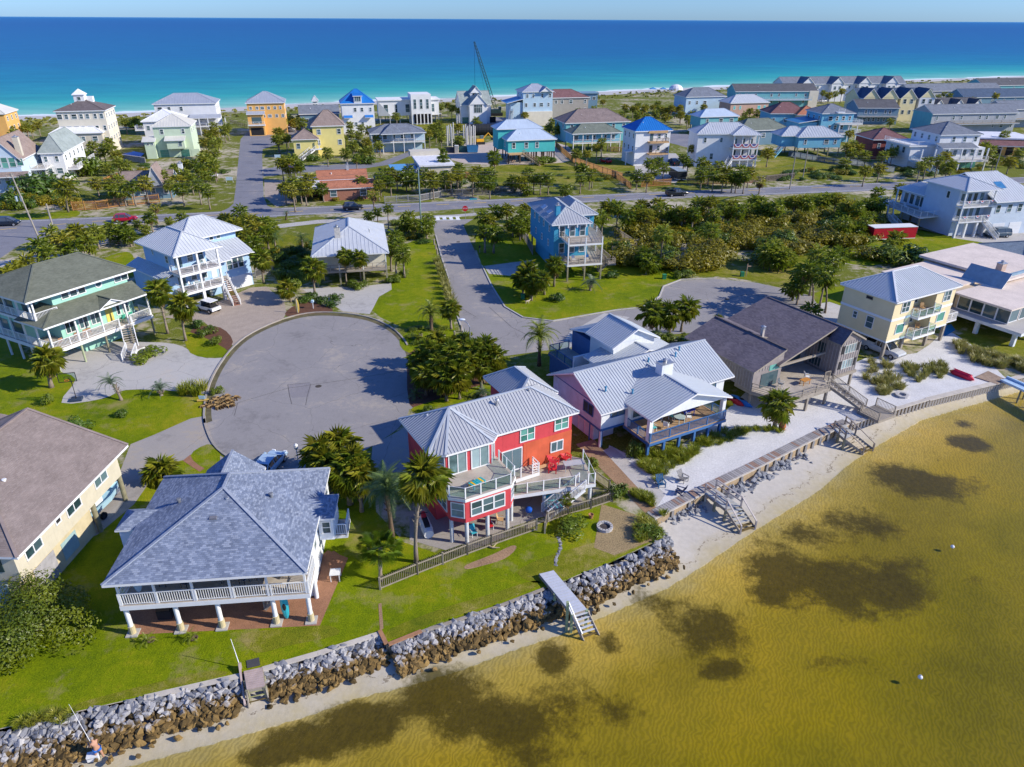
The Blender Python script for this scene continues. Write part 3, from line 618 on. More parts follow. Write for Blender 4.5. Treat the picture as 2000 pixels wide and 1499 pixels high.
def clearglass():
    global m_clear
    if m_clear: return m_clear
    m,n,l,b=nt('rail_glass'); n.remove(b)
    t=n.new('ShaderNodeBsdfTransparent'); t.inputs[0].default_value=(.80,.90,.90,1); g=n.new('ShaderNodeBsdfGlossy'); g.inputs['Roughness'].default_value=.03
    x=n.new('ShaderNodeMixShader'); x.inputs[0].default_value=.10; l.new(t.outputs[0],x.inputs[1]); l.new(g.outputs[0],x.inputs[2]); l.new(x.outputs[0],n['Material Output'].inputs[0]); m_clear=m; return m
m_white = M('white_trim',(.70,.70,.69),.6,.06,1)
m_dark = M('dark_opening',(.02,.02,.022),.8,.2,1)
m_deckwood = M('weathered_deck',(.42,.37,.31),.9,.2,.8,vlap=.16)
m_wood = M('grey_timber',(.30,.26,.21),.9,.25,2,fine=.4)
m_newwood = M('new_lumber',(.52,.33,.16),.85,.15,2)
m_pile = M('treated_pile',(.24,.22,.14),.9,.25,2)
m_bluepile = M('painted_pile',(.55,.56,.55),.7,.08,2)
WCACHE={}
def win_mesh(w,h,nx,ny,fm,gm,fr=.09):
    k=(round(w,2),round(h,2),nx,ny,fm.name,gm.name,fr)
    if k in WCACHE: return WCACHE[k]
    b=MB(); d=.07; x0,x1,z0,z1=-w/2,w/2,-h/2,h/2
    b.box(x0-fr,x1+fr,-d,0,z1,z1+fr); b.box(x0-fr,x1+fr,-d-.02,0,z0-fr,z0); b.box(x0-fr,x0,-d,0,z0,z1); b.box(x1,x1+fr,-d,0,z0,z1)
    for i in range(1,nx): x=x0+w*i/nx; b.box(x-fr*.45,x+fr*.45,-d+.01,0,z0,z1)
    for j in range(1,ny):
        z=z0+h*j/ny
        for i in range(nx):
            xa=x0+w*i/nx+(fr*.45 if i else 0); xb=x0+w*(i+1)/nx-(fr*.45 if i<nx-1 else 0); b.box(xa,xb,-d+.02,0,z-fr*.3,z+fr*.3)
    f=b.mesh('window',fm); P=[]
    for i in range(nx):
        for j in range(ny):
            pb=MB(); xa=x0+w*i/nx+(.03 if i else 0); xb=x0+w*(i+1)/nx-(.03 if i<nx-1 else 0); za=z0+h*j/ny+(.02 if j else 0); zb=z0+h*(j+1)/ny-(.02 if j<ny-1 else 0)
            pb.box(xa,xb,-.03,-.003,za,zb); P.append(pb.mesh('pane',gm))
    WCACHE[k]=(f,P); return WCACHE[k]
CCACHE={}
def post_mesh(w,h,mat,rnd_=False):
    k=(round(w,2),round(h,2),mat.name,rnd_)
    if k not in CCACHE:
        b=MB()
        if rnd_: b.cyl((0,0,0),(0,0,h),w/2,None,12)
        else: b.box(-w/2,w/2,-w/2,w/2,0,h)
        CCACHE[k]=b.mesh('post',mat,rnd_ and False)
    return CCACHE[k]
class House:
    def __init__(s,name,label,px,py,z,th,cat='house',group=None,far=False,xy=None):
        o=xy or G(px,py,z); s.th=math.radians(th); s.o=o; s.far=far
        s.e=thing(name,label,cat,(o[0],o[1],0),s.th,group); s.walln='wall'
    def world(s,u,v): c,n=math.cos(s.th),math.sin(s.th); return (s.o[0]+u*c-v*n, s.o[1]+u*n+v*c)
    def body(s,u0,u1,v0,v1,z0,z1,mat,name='wall'):
        s.B=(u0,u1,v0,v1,z0,z1); b=MB(); b.box(u0,u1,v0,v1,z0,z1); return b.build(name,mat,s.e)
    def fp(s,fp,z0,z1,mat,name='wall'): return MB().prism(fp,z0,z1).build(name,mat,s.e)
    def box(s,u0,u1,v0,v1,z0,z1,mat,name): return MB().box(u0,u1,v0,v1,z0,z1).build(name,mat,s.e)
    def face(s,f,B=None):
        u0,u1,v0,v1=(B or s.B)[:4]
        return {'F':((u0,v0),(u1,v0)),'R':((u1,v0),(u1,v1)),'B':((u1,v1),(u0,v1)),'L':((u0,v1),(u0,v0))}[f]
    def win(s,f,t,z,w,h,nx=1,ny=2,fm=None,gm=None,name='window',fr=.09,B=None,label=None):
        """t metres from the left end of the wall (seen from outside) to the middle; z middle height"""
        a,c=s.face(f,B) if isinstance(f,str) else f
        d=Vector((c[0]-a[0],c[1]-a[1])); L=d.length; d/=L
        if t<0: t=L+t
        fme,P=win_mesh(w,h,nx,ny,fm or m_white,gm or m_glass,fr)
        mt=Matrix.Translation((a[0]+d.x*t,a[1]+d.y*t,z))@Matrix.Rotation(math.atan2(d.y,d.x),4,'Z')
        o=link(fme,name,s.e,mat=mt)
        for p in P: link(p,'pane',o)
        if label: o['label']=label
        return o
    def wins(s,f,ts,z,w,h,**k):
        for t in ts: s.win(f,t,z,w,h,**k)
    def panel(s,f,t,z,w,h,mat,name='door',d=.05,B=None):
        a,c=s.face(f,B) if isinstance(f,str) else f
        e=Vector((c[0]-a[0],c[1]-a[1])); L=e.length; e/=L
        if t<0: t=L+t
        o=link(MB().box(-w/2,w/2,-d,0,-h/2,h/2).mesh(name,mat),name,s.e,mat=Matrix.Translation((a[0]+e.x*t,a[1]+e.y*t,z))@Matrix.Rotation(math.atan2(e.y,e.x),4,'Z')); return o
    def garage(s,f,t,w,h=2.1,mat=None,z0=0.02,B=None):
        o=s.panel(f,t,z0+h/2,w,h,mat or m_white,'garage_door',.05,B)
        b=MB()
        for i in range(1,4): b.box(-w/2+.05,w/2-.05,-.075,-.052,-h/2+h*i/4-.03,-h/2+h*i/4+.03)
        b.build('door_ribs',mat or m_white,o,kind='stuff')
    def post(s,u,v,z0,z1,w=.2,mat=None,rd=False,name='post'):
        return link(post_mesh(w,z1-z0,mat or m_white,rd),name,s.e,loc=(u,v,z0))
    def posts(s,pts,z0,z1,w=.2,mat=None,rd=False,name='post'):
        for u,v in pts: s.post(u,v,z0,z1,w,mat,rd,name)
    def slab(s,u0,u1,v0,v1,z,mat=None,t=.28,trim=None,name='deck'):
        b=MB(); b.box(u0,u1,v0,v1,z-.04,z); o=b.build(name,mat or m_deckwood,s.e)
        MB().box(u0-.02,u1+.02,v0-.02,v1+.02,z-t,z-.043).build('deck_beam',trim or m_white,s.e); return o
    def slabp(s,fp,z,mat=None,t=.28,trim=None):
        MB().prism(fp,z-.04,z).build('deck',mat or m_deckwood,s.e)
        c=(sum(p[0] for p in fp)/len(fp),sum(p[1] for p in fp)/len(fp))
        MB().prism([(p[0]+(p[0]-c[0])*.006,p[1]+(p[1]-c[1])*.006) for p in fp],z-t,z-.043).build('deck_beam',trim or m_white,s.e)
    def rail(s,pts,z,h=1.0,mat=None,style='bal',step=None,gm=None,pw=.10,closed=False):
        mat=mat or m_white; P=[Vector((p[0],p[1],(p[2] if len(p)>2 else z))) for p in pts]
        b=MB(); g=MB()
        for a,c in zip(P[:-1],P[1:]):
            L=(c-a).length; n=max(1,round(L/(step or 1.8)))
            up=Vector((0,0,1))
            b.beam(a+up*h,c+up*h,.035 if style=='glass' else .09,.03 if style=='glass' else .06)
            if style!='glass': b.beam(a+up*.10,c+up*.10,.05,.05)
            if style=='bal':
                m=max(2,int(L/(.30 if s.far else .16)))
                for i in range(1,m): q=a.lerp(c,i/m); b.beam(q+up*.10,q+up*h,.035,.035)
            elif style=='bars':
                for k in (.35,.62): b.beam(a+up*k*h,c+up*k*h,.10,.05)
            elif style=='cable':
                for k in (.25,.4,.55,.7,.85): b.beam(a+up*k*h,c+up*k*h,.015,.015)
            elif style=='mesh': g.beam(a+up*(h*.55),c+up*(h*.55),.02,h*.8)
            elif style=='glass': g.beam(a+up*(h*.53),c+up*(h*.53),.015,h*.82)
            for i in range(n+1):
                q=a.lerp(c,i/n)
                if i==n and c is not P[-1]: continue
                link(post_mesh(pw,h+.03,mat),'rail_post',s.e,loc=q)
        o=b.build('railing',mat,s.e)
        if g.v: g.build('rail_panel',gm or clearglass(),s.e)
        return o
    def stairs(s,top,bot,w,mat=None,rmat=None,rail=True,n=None,joined=False,tmat=None):
        mat=mat or m_white; T=Vector(top);B_=Vector(bot); run=Vector((B_.x-T.x,B_.y-T.y,0)); rise=T.z-B_.z
        n=n or max(3,round(rise/.19)); d=run.normalized(); sd_=Vector((-d.y,d.x,0)); st=MB()
        for k in (-1,1): st.beam(T+sd_*k*w/2-Vector((0,0,.12)),B_+sd_*k*w/2-Vector((0,0,.02)),.06,.26)
        st.build('stringer',mat,s.e)
        tr=MB(); wd=run.length/n*.95
        for i in range(n):
            q=T+run*((i+.6)/n)-Vector((0,0,rise*(i+.9)/n)); a=q-sd_*(w/2-.03); c=q+sd_*(w/2-.03)
            if joined: tr.beam(a,c,wd,.045)
            else: MB().beam(a,c,wd,.045).build('tread',tmat or m_deckwood,s.e)
        if joined: tr.build('treads',tmat or m_deckwood,s.e,kind='stuff')
        if rail:
            for k in (-1,1): s.rail([tuple(T+sd_*k*w/2),tuple(B_+sd_*k*w/2)],0,.95,rmat or mat,'bal',step=2.2)
    def hip(s,u0,u1,v0,v1,z,rise,ov=.5,axis=None,e0=None,e1=None):
        u0-=ov;u1+=ov;v0-=ov;v1+=ov; W=u1-u0;D=v1-v0; axis=axis or ('u' if W>=D else 'v')
        if axis=='u':
            e0=D/2 if e0 is None else e0; e1=D/2 if e1 is None else e1; vm=(v0+v1)/2; a=(u0+e0,vm,z+rise); c=(u1-e1,vm,z+rise)
            P=[(u0,v0,z),(u1,v0,z),(u1,v1,z),(u0,v1,z)]
            R=[[P[0],P[1],c,a],[P[1],P[2],c],[P[2],P[3],a,c],[P[3],P[0],a]]; caps=[(a,c),(P[0],a),(P[3],a),(P[1],c),(P[2],c)]
        else:
            e0=W/2 if e0 is None else e0; e1=W/2 if e1 is None else e1; um=(u0+u1)/2; a=(um,v0+e0,z+rise); c=(um,v1-e1,z+rise)
            P=[(u0,v0,z),(u1,v0,z),(u1,v1,z),(u0,v1,z)]
            R=[[P[0],P[1],a],[P[1],P[2],c,a],[P[2],P[3],c],[P[3],P[0],a,c]]; caps=[(a,c),(P[0],a),(P[1],a),(P[2],c),(P[3],c)]
        return R,caps
    def gable(s,u0,u1,v0,v1,z,rise,ov=.5,axis='u',wall=None,og=.35,mid=None):
        """wall: material for the gable triangles; eaves drop below z by the slope over the overhang"""
        if axis=='u':
            m=(v0+v1)/2 if mid is None else mid; k0=rise/(m-v0); k1=rise/(v1-m)
            R=[[(u0-og,v0-ov,z-k0*ov),(u1+og,v0-ov,z-k0*ov),(u1+og,m,z+rise),(u0-og,m,z+rise)],[(u1+og,v1+ov,z-k1*ov),(u0-og,v1+ov,z-k1*ov),(u0-og,m,z+rise),(u1+og,m,z+rise)]]
            caps=[((u0-og,m,z+rise),(u1+og,m,z+rise))]
            if wall:
                for u in (u0,u1): MB().add([(u+d,v,zz) for d in (-.06,.06) for v,zz in ((v0,z),(v1,z),(m,z+rise-.02))],[(0,1,2),(5,4,3),(0,3,4,1),(1,4,5,2),(2,5,3,0)]).build('gable_wall',wall,s.e)
        else:
            m=(u0+u1)/2 if mid is None else mid; k0=rise/(m-u0); k1=rise/(u1-m)
            R=[[(u1+ov,v0-og,z-k1*ov),(u1+ov,v1+og,z-k1*ov),(m,v1+og,z+rise),(m,v0-og,z+rise)],[(u0-ov,v1+og,z-k0*ov),(u0-ov,v0-og,z-k0*ov),(m,v0-og,z+rise),(m,v1+og,z+rise)]]
            caps=[((m,v0-og,z+rise),(m,v1+og,z+rise))]
            if wall:
                for v in (v0,v1): MB().add([(u,v+d,zz) for d in (-.06,.06) for u,zz in ((u0,z),(u1,z),(m,z+rise-.02))],[(2,1,0),(3,4,5),(1,4,3,0),(2,5,4,1),(0,3,5,2)]).build('gable_wall',wall,s.e)
        return R,caps
    def roof(s,polys,mat,ribs=0,caps=(),t=.16,trim=None,capm=None,rib_h=.045,rib_w=.05,ribm=None,name='roof'):
        b=MB(); rb=MB()
        for P in polys:
            P=[Vector(p) for p in P]; n=(P[1]-P[0]).cross(P[-1]-P[0]).normalized()
            if n.z<0: P=P[::-1]; P=[P[-2],P[-1]]+P[:-2] if False else [P[(i+len(P)-2)%len(P)] for i in range(len(P))]; n=(P[1]-P[0]).cross(P[-1]-P[0]).normalized()
            e=(P[1]-P[0]).normalized(); sl=n.cross(e); N=len(P); o=P[0]
            uv=[((p-o).dot(e)+o.x,(p-o).dot(sl)+o.y*1.7) for p in P]
            k=len(b.f); b.add(P,[tuple(range(N))]); b.uv[k]=uv
            dz=Vector((0,0,-t)); b.add([p+dz for p in P],[tuple(range(N-1,-1,-1))],1)
            for i in range(N):
                a,c=P[i],P[(i+1)%N]; b.add([a,c,c+dz,a+dz],[(3,2,1,0)],1)
            if ribs:
                q=[((p-o).dot(e),(p-o).dot(sl)) for p in P]; x0=min(x for x,_ in q); x1=max(x for x,_ in q); m=max(1,int((x1-x0)/ribs)); x=x0+((x1-x0)-(m-1)*ribs)/2
                while x<x1-.02:
                    ys=[]
                    for i in range(N):
                        (ax,ay),(bx,by)=q[i],q[(i+1)%N]
                        if (ax>x)!=(bx>x): ys.append(ay+(by-ay)*(x-ax)/(bx-ax))
                    ys.sort()
                    for ya,yb in zip(ys[::2],ys[1::2]):
                        if yb-ya>.15: rb.beam(o+e*x+sl*ya+n*(rib_h/2-.005),o+e*x+sl*yb+n*(rib_h/2-.005),rib_w,rib_h,0,n)
                    x+=ribs
        ob=b.build(name,[mat,trim or m_white],s.e)
        if rb.v: rb.build('roof_ribs',ribm or mat,s.e,kind='stuff')
        if caps:
            cb=MB()
            for a,c in caps: cb.beam(Vector(a)+Vector((0,0,.03)),Vector(c)+Vector((0,0,.03)),.22,.07)
            cb.build('ridge_cap',capm or mat,s.e)
        return ob
    def shed(s,u0,u1,v0,v1,z0,z1,side='F'):
        "single slope; side = where the low eave lies"
        if side=='F': return [[(u0,v0,z0),(u1,v0,z0),(u1,v1,z1),(u0,v1,z1)]]
        if side=='R': return [[(u1,v0,z0),(u1,v1,z0),(u0,v1,z1),(u0,v0,z1)]]
        if side=='B': return [[(u1,v1,z0),(u0,v1,z0),(u0,v0,z1),(u1,v0,z1)]]
        return [[(u0,v1,z0),(u0,v0,z0),(u1,v0,z1),(u1,v1,z1)]]
    def chimney(s,u,v,z0,z1,w,d,mat,cap=None):
        o=MB().box(u-w/2,u+w/2,v-d/2,v+d/2,z0,z1).build('chimney',mat,s.e)
        MB().box(u-w/2-.06,u+w/2+.06,v-d/2-.06,v+d/2+.06,z1,z1+.08).cyl((u,v,z1+.08),(u,v,z1+.35),.2,.2,10).cyl((u,v,z1+.35),(u,v,z1+.5),.32,.05,10).build('chimney_cap',cap or m_galv,o)
        return o
    def vent(s,u,v,z,r=.1,h=.35,mat=None):
        return MB().cyl((u,v,z-.2),(u,v,z+h),r,r,8).cyl((u,v,z+h),(u,v,z+h+.06),r*1.6,r*1.2,8).build('vent_pipe',mat or m_galv,s.e)
m_galv = M('galvanised_metal',(.42,.43,.44),.4,.15,3,metal=.6)
def adirondack(loc,rz,mat,label,group=None):
    t=thing('adirondack_chair',label,'chair',loc,rz,group)
    b=MB()
    for i in range(5): b.beam((-.26+.13*i,.22,.30),(-.30+.15*i,.62,.98),.10,.025)
    b.build('backrest',mat,t); b=MB()
    for i in range(5): b.beam((-.30,-.30+.12*i,.36-.025*i),(.30,-.30+.12*i,.36-.025*i),.10,.025)
    b.build('seat',mat,t)
    for sg in (-1,1):
        MB().beam((sg*.34,-.38,.58),(sg*.34,.42,.55),.13,.03).build('armrest',mat,t)
        MB().beam((sg*.33,-.33,0),(sg*.33,-.33,.57),.09,.04).build('leg',mat,t); MB().beam((sg*.31,.55,0),(sg*.31,-.30,.38),.04,.10).build('leg',mat,t)
    return t
_PC={}
def chair(loc,rz,mat,label,group=None,frame=None):
    t=thing('patio_chair',label,'chair',loc,rz,group)
    k=(mat.name,(frame or m_white).name)
    if k not in _PC:
        leg=MB()
        _PC[k]=(MB().box(-.25,.25,-.25,.25,.41,.46).mesh('seat',mat),MB().add([(-.25,.22,.46),(.25,.22,.46),(.25,.34,1.0),(-.25,.34,1.0),(-.25,.26,.46),(.25,.26,.46),(.25,.38,1.0),(-.25,.38,1.0)],[(0,1,2,3),(7,6,5,4),(3,2,6,7),(0,3,7,4),(1,5,6,2)]).mesh('backrest',mat),
            MB().box(-.02,.02,-.02,.02,0,.41).mesh('leg',frame or m_white),MB().box(-.02,.02,-.25,.27,.64,.68).mesh('armrest',frame or m_white))
    a=_PC[k]; link(a[0],'seat',t); link(a[1],'backrest',t)
    for x in (-.23,.23):
        link(a[3],'armrest',t,loc=(x*1.1,0,0))
        for y in (-.23,.23): link(a[2],'leg',t,loc=(x,y,0))
    return t
def table(loc,rz,mat,label,r=.6,h=.74,square=None,leg=None):
    t=thing('patio_table',label,'table',loc,rz); b=MB()
    if square: b.box(-square[0]/2,square[0]/2,-square[1]/2,square[1]/2,h-.05,h)
    else: b.cyl((0,0,h-.05),(0,0,h),r,r,16)
    b.build('tabletop',mat,t); x,y=(square[0]/2-.1,square[1]/2-.1) if square else (r*.6,r*.6)
    for sx in (-1,1):
        for sy in (-1,1): MB().box(sx*x-.03,sx*x+.03,sy*y-.03,sy*y+.03,0,h-.05).build('leg',leg or mat,t)
    return t
PI=math.pi
mr_grey = metal_roof('grey_metal_roof',(.40,.41,.43)); mr_white = metal_roof('white_metal_roof',(.52,.54,.56)); mr_pale = metal_roof('pale_metal_roof',(.46,.49,.52))
mr_blue = metal_roof('blue_metal_roof',(.02,.17,.50),.35)
sh_blue = shingle('blue_grey_shingle',(.075,.095,.14),(.20,.235,.31),(.47,.51,.58),.26,.15)
sh_brown = shingle('brown_shingle',(.20,.155,.135),(.26,.21,.185),(.32,.26,.23),.34,.16)
sh_purple = shingle('dark_brown_shingle',(.08,.07,.085),(.145,.125,.145),(.22,.19,.20),.32,.16)
sh_olive = shingle('olive_shingle',(.11,.12,.09),(.155,.165,.125),(.20,.21,.16),.34,.16)
h=House('porch_house','white house with big blue grey shingled hip roof and white porch on round posts',206,1140,5.3,6)
wl=M('white_siding',(.70,.72,.74),.7,.08,1,lap=.2)
h.body(.8,12.6,3.2,12,0.0,2.7,wl,'lower_wall'); h.body(.5,12.9,3.2,12.2,2.7,5.3,wl)
h.slab(.2,13.0,.35,3.15,2.9,m_deckwood,.42)
for i,u in enumerate((.35,3.65,6.5,10.3,12.75)):
    h.post(u,.65,.75,2.5,.34,m_white,True,'porch_column'); h.post(u,.65,0,.75,.46,M('column_base',(.50,.42,.24),.9,.15,2),True,'column_base'); h.box(u-.4,u+.4,.25,1.05,.01,.09,m_conc,'footing')
h.post(12.8,3.0,0,2.5,.34,m_white,True,'porch_column')
for u in (.35,2.7,5.2,7.7,10.2,12.8): h.post(u,.45,2.9,5.15,.14,m_white)
h.rail([(.25,3.1),(.25,.42),(12.95,.42),(12.95,3.1)],2.9,1.0,m_white,'bal',2.5)
R,c=h.hip(.35,12.65,.35,11.95,5.3,2.75,.55,'v',None,4.2); h.roof(R,sh_blue,0,c,.2,capm=sh_blue if False else M('ridge_shingle',(.27,.30,.36),.9,.2,4))
h.body(13.0,14.1,6.0,8.9,3.0,5.1,wl,'bay_wall'); R,c=h.hip(12.2,14.0,6.15,8.7,5.12,.75,.3,'u',.01,1.3); h.roof(R,sh_blue,0,(),.15)
h.win('F',.6,4.2,.55,1.0,1,2,B=(13.0,14.1,6.0,8.9))
h.body(-1.5,.5,6.1,8.1,3.0,5.1,wl,'bay_wall'); R,c=h.hip(-1.4,1.2,6.2,8.2,5.12,.75,.3,'u',1.2,.01); h.roof(R,sh_blue,0,(),.15)
R,c=h.gable(3.2,7.4,10.4,13.2,5.3,1.6,.3,'v',wl); h.roof(R,sh_blue,0,c,.15,capm=MATS['ridge_shingle'])
B=(.5,12.9,3.2,12.2)
for t in (1.6,3.6,7.4,9.6): h.win('F',t,4.05,1.1,1.5,2,2,B=B)
h.panel('F',5.6,3.95,1.6,2.1,m_glass,'sliding_door',B=B); h.win('R',1.2,4.1,.8,1.1,B=B); h.win('R',-1.3,4.1,.8,1.1,B=B)
h.slab(13.0,15.0,6.6,8.6,2.9,m_deckwood,.3); h.rail([(13.1,6.65),(14.95,6.65),(14.95,8.55)],2.9,1.0)
h.vent(6.9,5.6,7.4,.09,.3); h.box(5.95,6.45,4.0,4.5,6.6,7.15,M('roof_vent',(.18,.18,.2)),'roof_vent'); h.vent(2.9,7.0,6.6,.12,.25,M('dark_vent',(.15,.16,.18))); h.vent(9.7,6.8,6.8,.12,.25,M('dark_vent',(.15,.16,.18)))
h.stairs((11.4,2.5,2.9),(9.2,2.5,.1),1.0,m_wood,m_wood,True)
ph=h
for i,u in enumerate((2.6,4.2,6.8,8.2,9.3)):
    a=h.world(u,1.9 if i%2 else 2.2); chair((a[0],a[1],2.9),h.th+rnd.uniform(-.5,.5),M('navy_cushion',(.03,.05,.10)),'dark cushioned chair on the white railed porch of the shingled house','porch chairs',M('dark_wicker',(.06,.04,.03)))
a=h.world(1.1,1.6);
t=thing('surfboard','pale surfboard leaning in the left corner of the white porch','surfboard',(a[0],a[1],2.92),h.th+.5); MB().ell((0,0,1.05),(.28,.05,1.05),12,8).build('board',M('pale_board',(.5,.62,.66),.35),t); MB().add([(0,.05,.2),(.02,.25,.1),(0,.05,.0)],[(0,1,2)]).build('fin',m_dark,t)
t=thing('kayak','turquoise kayak leaning by the porch stairs of the shingled house','kayak',(*h.world(10.95,1.0),.02),h.th); MB().ell((0,0,1.3),(.3,.2,1.3),10,8).build('hull',M('turquoise_plastic',(.03,.38,.45),.4),t); MB().ell((.0,-.17,1.3),(.14,.06,.35),8,6).build('cockpit',m_dark,t)
t=thing('propane_grill','black grill under the porch of the shingled house','grill',(*h.world(2.2,2.0),0),h.th); MB().box(-.5,.5,-.3,.3,.1,.85).build('cabinet',m_dark,t); MB().box(-.45,.45,-.28,.28,.87,1.2).build('lid',M('black_enamel',(.03,.03,.03),.3),t)
t=thing('plastic_table','white plastic table beside the right wall of the shingled house','table',(*h.world(14.0,4.9),0),h.th); MB().box(-.4,.4,-.4,.4,.68,.72).build('tabletop',m_white,t)
for sx in (-1,1):
    for sy in (-1,1): MB().box(sx*.33-.03,sx*.33+.03,sy*.33-.03,sy*.33+.03,0,.68).build('leg',m_white,t)
h=House('cream_house','cream board house with brown shingle roof cut by the left edge, boat underneath',250,869,5.6,87.7)
cb=M('cream_board',(.54,.49,.37),.8,.08,1,vlap=.4); cb2=M('cream_board_low',(.54,.46,.29),.85,.15,.8,vlap=.4)
h.body(-14.0,-.5,1.0,15,2.75,5.6,cb); h.body(-13.9,-5.1,1.35,14,0,2.7,cb2,'lower_wall'); h.body(-4.9,-.6,8,14,0,2.7,cb2,'lower_wall')
R,c=h.hip(-14.2,-.5,.5,15.5,5.6,3.4,.5,'u',None,.02); h.roof(R,sh_brown,0,c,.2,capm=M('ridge_brown',(.24,.19,.17)))
h.body(-.5,2.0,6.6,15,0,5.6,cb,'rear_wall'); h.roof(h.shed(-.45,2.4,6.1,15.5,5.62,7.6,'F'),sh_brown,0,(),.2)
B=(-14,-.5,1.0,15)
for t in (1.9,6.9,10.75): h.win('F',t,4.4,1.7,1.15,2,1,B=B)
h.win('F',4.9,4.4,.5,.4,1,1,B=B,gm=m_dark)
h.panel('F',2.6,1.2,2.4,2.3,M('weathered_metal_door',(.33,.32,.33),.7,.2,2),'garage_door',B=(-13.9,-5.1,1.35,14)); h.panel('F',5.6,1.3,1.9,1.6,M('teal_panel',(.30,.42,.42)),'wall_panel',.03,(-13.9,-5.1,1.35,14))
h.panel('L',-2.2,4.2,2.4,1.2,m_glass,'glass_door',B=B); h.panel('L',-2.6,1.2,3.2,2.2,M('grey_garage_door',(.30,.40,.46)),'garage_door',B=(-13.9,-5.1,1.35,14))
for u,v in ((-.6,1.25),(-4.95,1.1)): h.post(u,v,0,2.75,.42,m_pile,True,'pile')
h.vent(-8.5,4.6,7.3,.12,.35,m_white)
h.box(-5.05,-.5,1.2,8,0.02,.04,m_conc_d,'slab')
h=House('green_house','pale green two storey house with olive roofs, wrap porches and white front stair',50,593,9.2,62)
gs=M('pale_green_siding',(.30,.56,.46),.75,.07,1,lap=.2)
h.body(3.8,14.0,1.7,11,2.9,9.2,gs); h.body(1.2,3.78,4.5,11,2.9,9.2,gs,'side_wall'); h.body(6.4,13.5,2.2,10.5,0,2.85,gs,'lower_wall')
R,c=h.hip(.5,14.0,.6,11.6,9.2,2.3,.5,'u',5.3,3.4); h.roof(R,sh_olive,0,c,.22,capm=M('ridge_olive',(.15,.16,.12)))
z0,z1=6.2,7.35
h.roof([[(.2,-1.6,z0),(14.1,-1.6,z0),(14.6,1.68,z1),(3.8,1.68,z1)],[(.2,4.4,z0),(.2,-1.6,z0),(3.8,1.68,z1),(3.8,4.4,z1)],[(14.1,-1.6,z0),(15.0,1.68,z0),(14.6,1.68,z1)]],sh_olive,0,(((.2,-1.6,z0),(3.8,1.68,z1)),),.2,capm=MATS['ridge_olive'])
R,c=h.gable(7.6,10.6,-1.35,.8,6.35,.75,.25,'v',M('white_gable',(.72,.74,.72),.7,.06)); h.roof(R,sh_olive,0,c,.12,capm=MATS['ridge_olive'])
h.slabp([(.9,10.7),(.9,-.9),(14.7,-.9),(14.7,1.7),(14.7,3),(3.8,3),(3.8,10.7)],2.9,m_deckwood,.5)
for u in (1.05,4.4,7.7,11.2,14.5): h.post(u,-.75,2.9,6.1,.18,m_white); h.post(u,-.7,0,2.45,.26,m_pile if u>6 else M('green_pile',(.36,.40,.24)),True,'pile')
for v in (1.8,4.4,7.0,9.6): h.post(1.05,v,2.9,6.1,.18,m_white); h.post(1.05,v,6.3,9.0,.18,m_white); h.post(1.2,v,0,2.45,.28,m_white,True,'pile')
h.post(1.05,1.0,6.3,9.05,.18,m_white)
h.rail([(1.0,10.6),(1.0,-.8),(9.9,-.8)],2.9,1.0,m_white,'bal',2.2); h.rail([(11.5,-.8),(14.6,-.8),(14.6,1.6)],2.9,1.0,m_white,'bal',2.2)
h.slab(.8,3.8,.9,10.7,6.32,m_deckwood,.35); h.rail([(.95,10.6),(.95,1.0),(3.75,1.0)],6.32,1.0,m_white,'bal',2.2)
h.stairs((10.7,-.9,2.9),(8.9,-3.8,1.0),1.5,m_white,m_white); h.slab(7.9,9.7,-5.2,-3.8,1.0,m_deckwood,.2); h.stairs((8.3,-4.6,1.0),(7.0,-5.2,.02),1.3,m_white,m_white)
B=(3.8,14.0,1.7,11)
for t in (1.7,2.8,3.9): h.win('F',t,8.25,.85,.95,1,1,B=B)
for t in (8.9,9.9): h.win('F',t,8.25,.85,.95,1,1,B=B)
o=thing_=MB().lathe([(.52,-.03),(.52,.03)],20).mesh('round_frame',m_white); q=link(o,'round_window',h.e,mat=Matrix.Translation((3.8+6.2,1.66,8.25))@Matrix.Rotation(PI/2,4,'X')); link(MB().lathe([(.36,.0),(.36,.05)],20).mesh('round_pane',m_glass),'round_pane',q)
for t in (1.2,3.0,4.6): h.win('F',t,4.3,1.1,1.8,2,1,B=B)
h.panel('F',6.6,3.98,1.0,2.1,M('yellow_door',(.62,.50,.12)),'front_door',B=B); h.win('F',9.0,4.3,.8,1.7,1,2,B=B); h.win('F',7.9,1.7-.3+2.9,.4,1.6,1,1,B=B)
h.panel('F',1.2,7.5,1.5,2.0,m_glass,'balcony_door',B=(1.2,3.8,4.5,11)); h.panel('L',-1.5,4.2,2,2,m_glass,'glass_door',B=(1.2,3.8,4.5,11)); h.panel('L',-4.5,4.2,2,2,m_glass,'glass_door',B=(1.2,3.8,4.5,11)); h.panel('L',-2.5,7.5,3,2,m_glass,'glass_door',B=(1.2,3.8,4.5,11))
h.win('F',3.3,1.5,1.0,1.0,2,2,B=(6.4,13.5,2.2,10.5))
gh=h
for u in (2.5,4.6,5.6,6.3): a=h.world(u,.2); chair((a[0],a[1],2.9),h.th+PI+rnd.uniform(-.4,.4),M('tan_cushion',(.45,.25,.14)),'tan chair on the long lower porch of the green house','porch chairs of the green house',M('tan_frame',(.4,.24,.14)))
for u in (9.4,10.5): a=h.world(u+1.8,.4); chair((a[0],a[1],2.9),h.th+PI,M('green_paint',(.04,.30,.20)),'green rocking chair right of the front stair of the green house','green chairs',M('green_paint',(.04,.30,.20)))
h=House('blue_balcony_house','light blue house with white standing seam roof, two white balconies and garage wing',338,503,8.4,50.2)
lb=M('light_blue_siding',(.34,.50,.68),.75,.06,1,lap=.2)
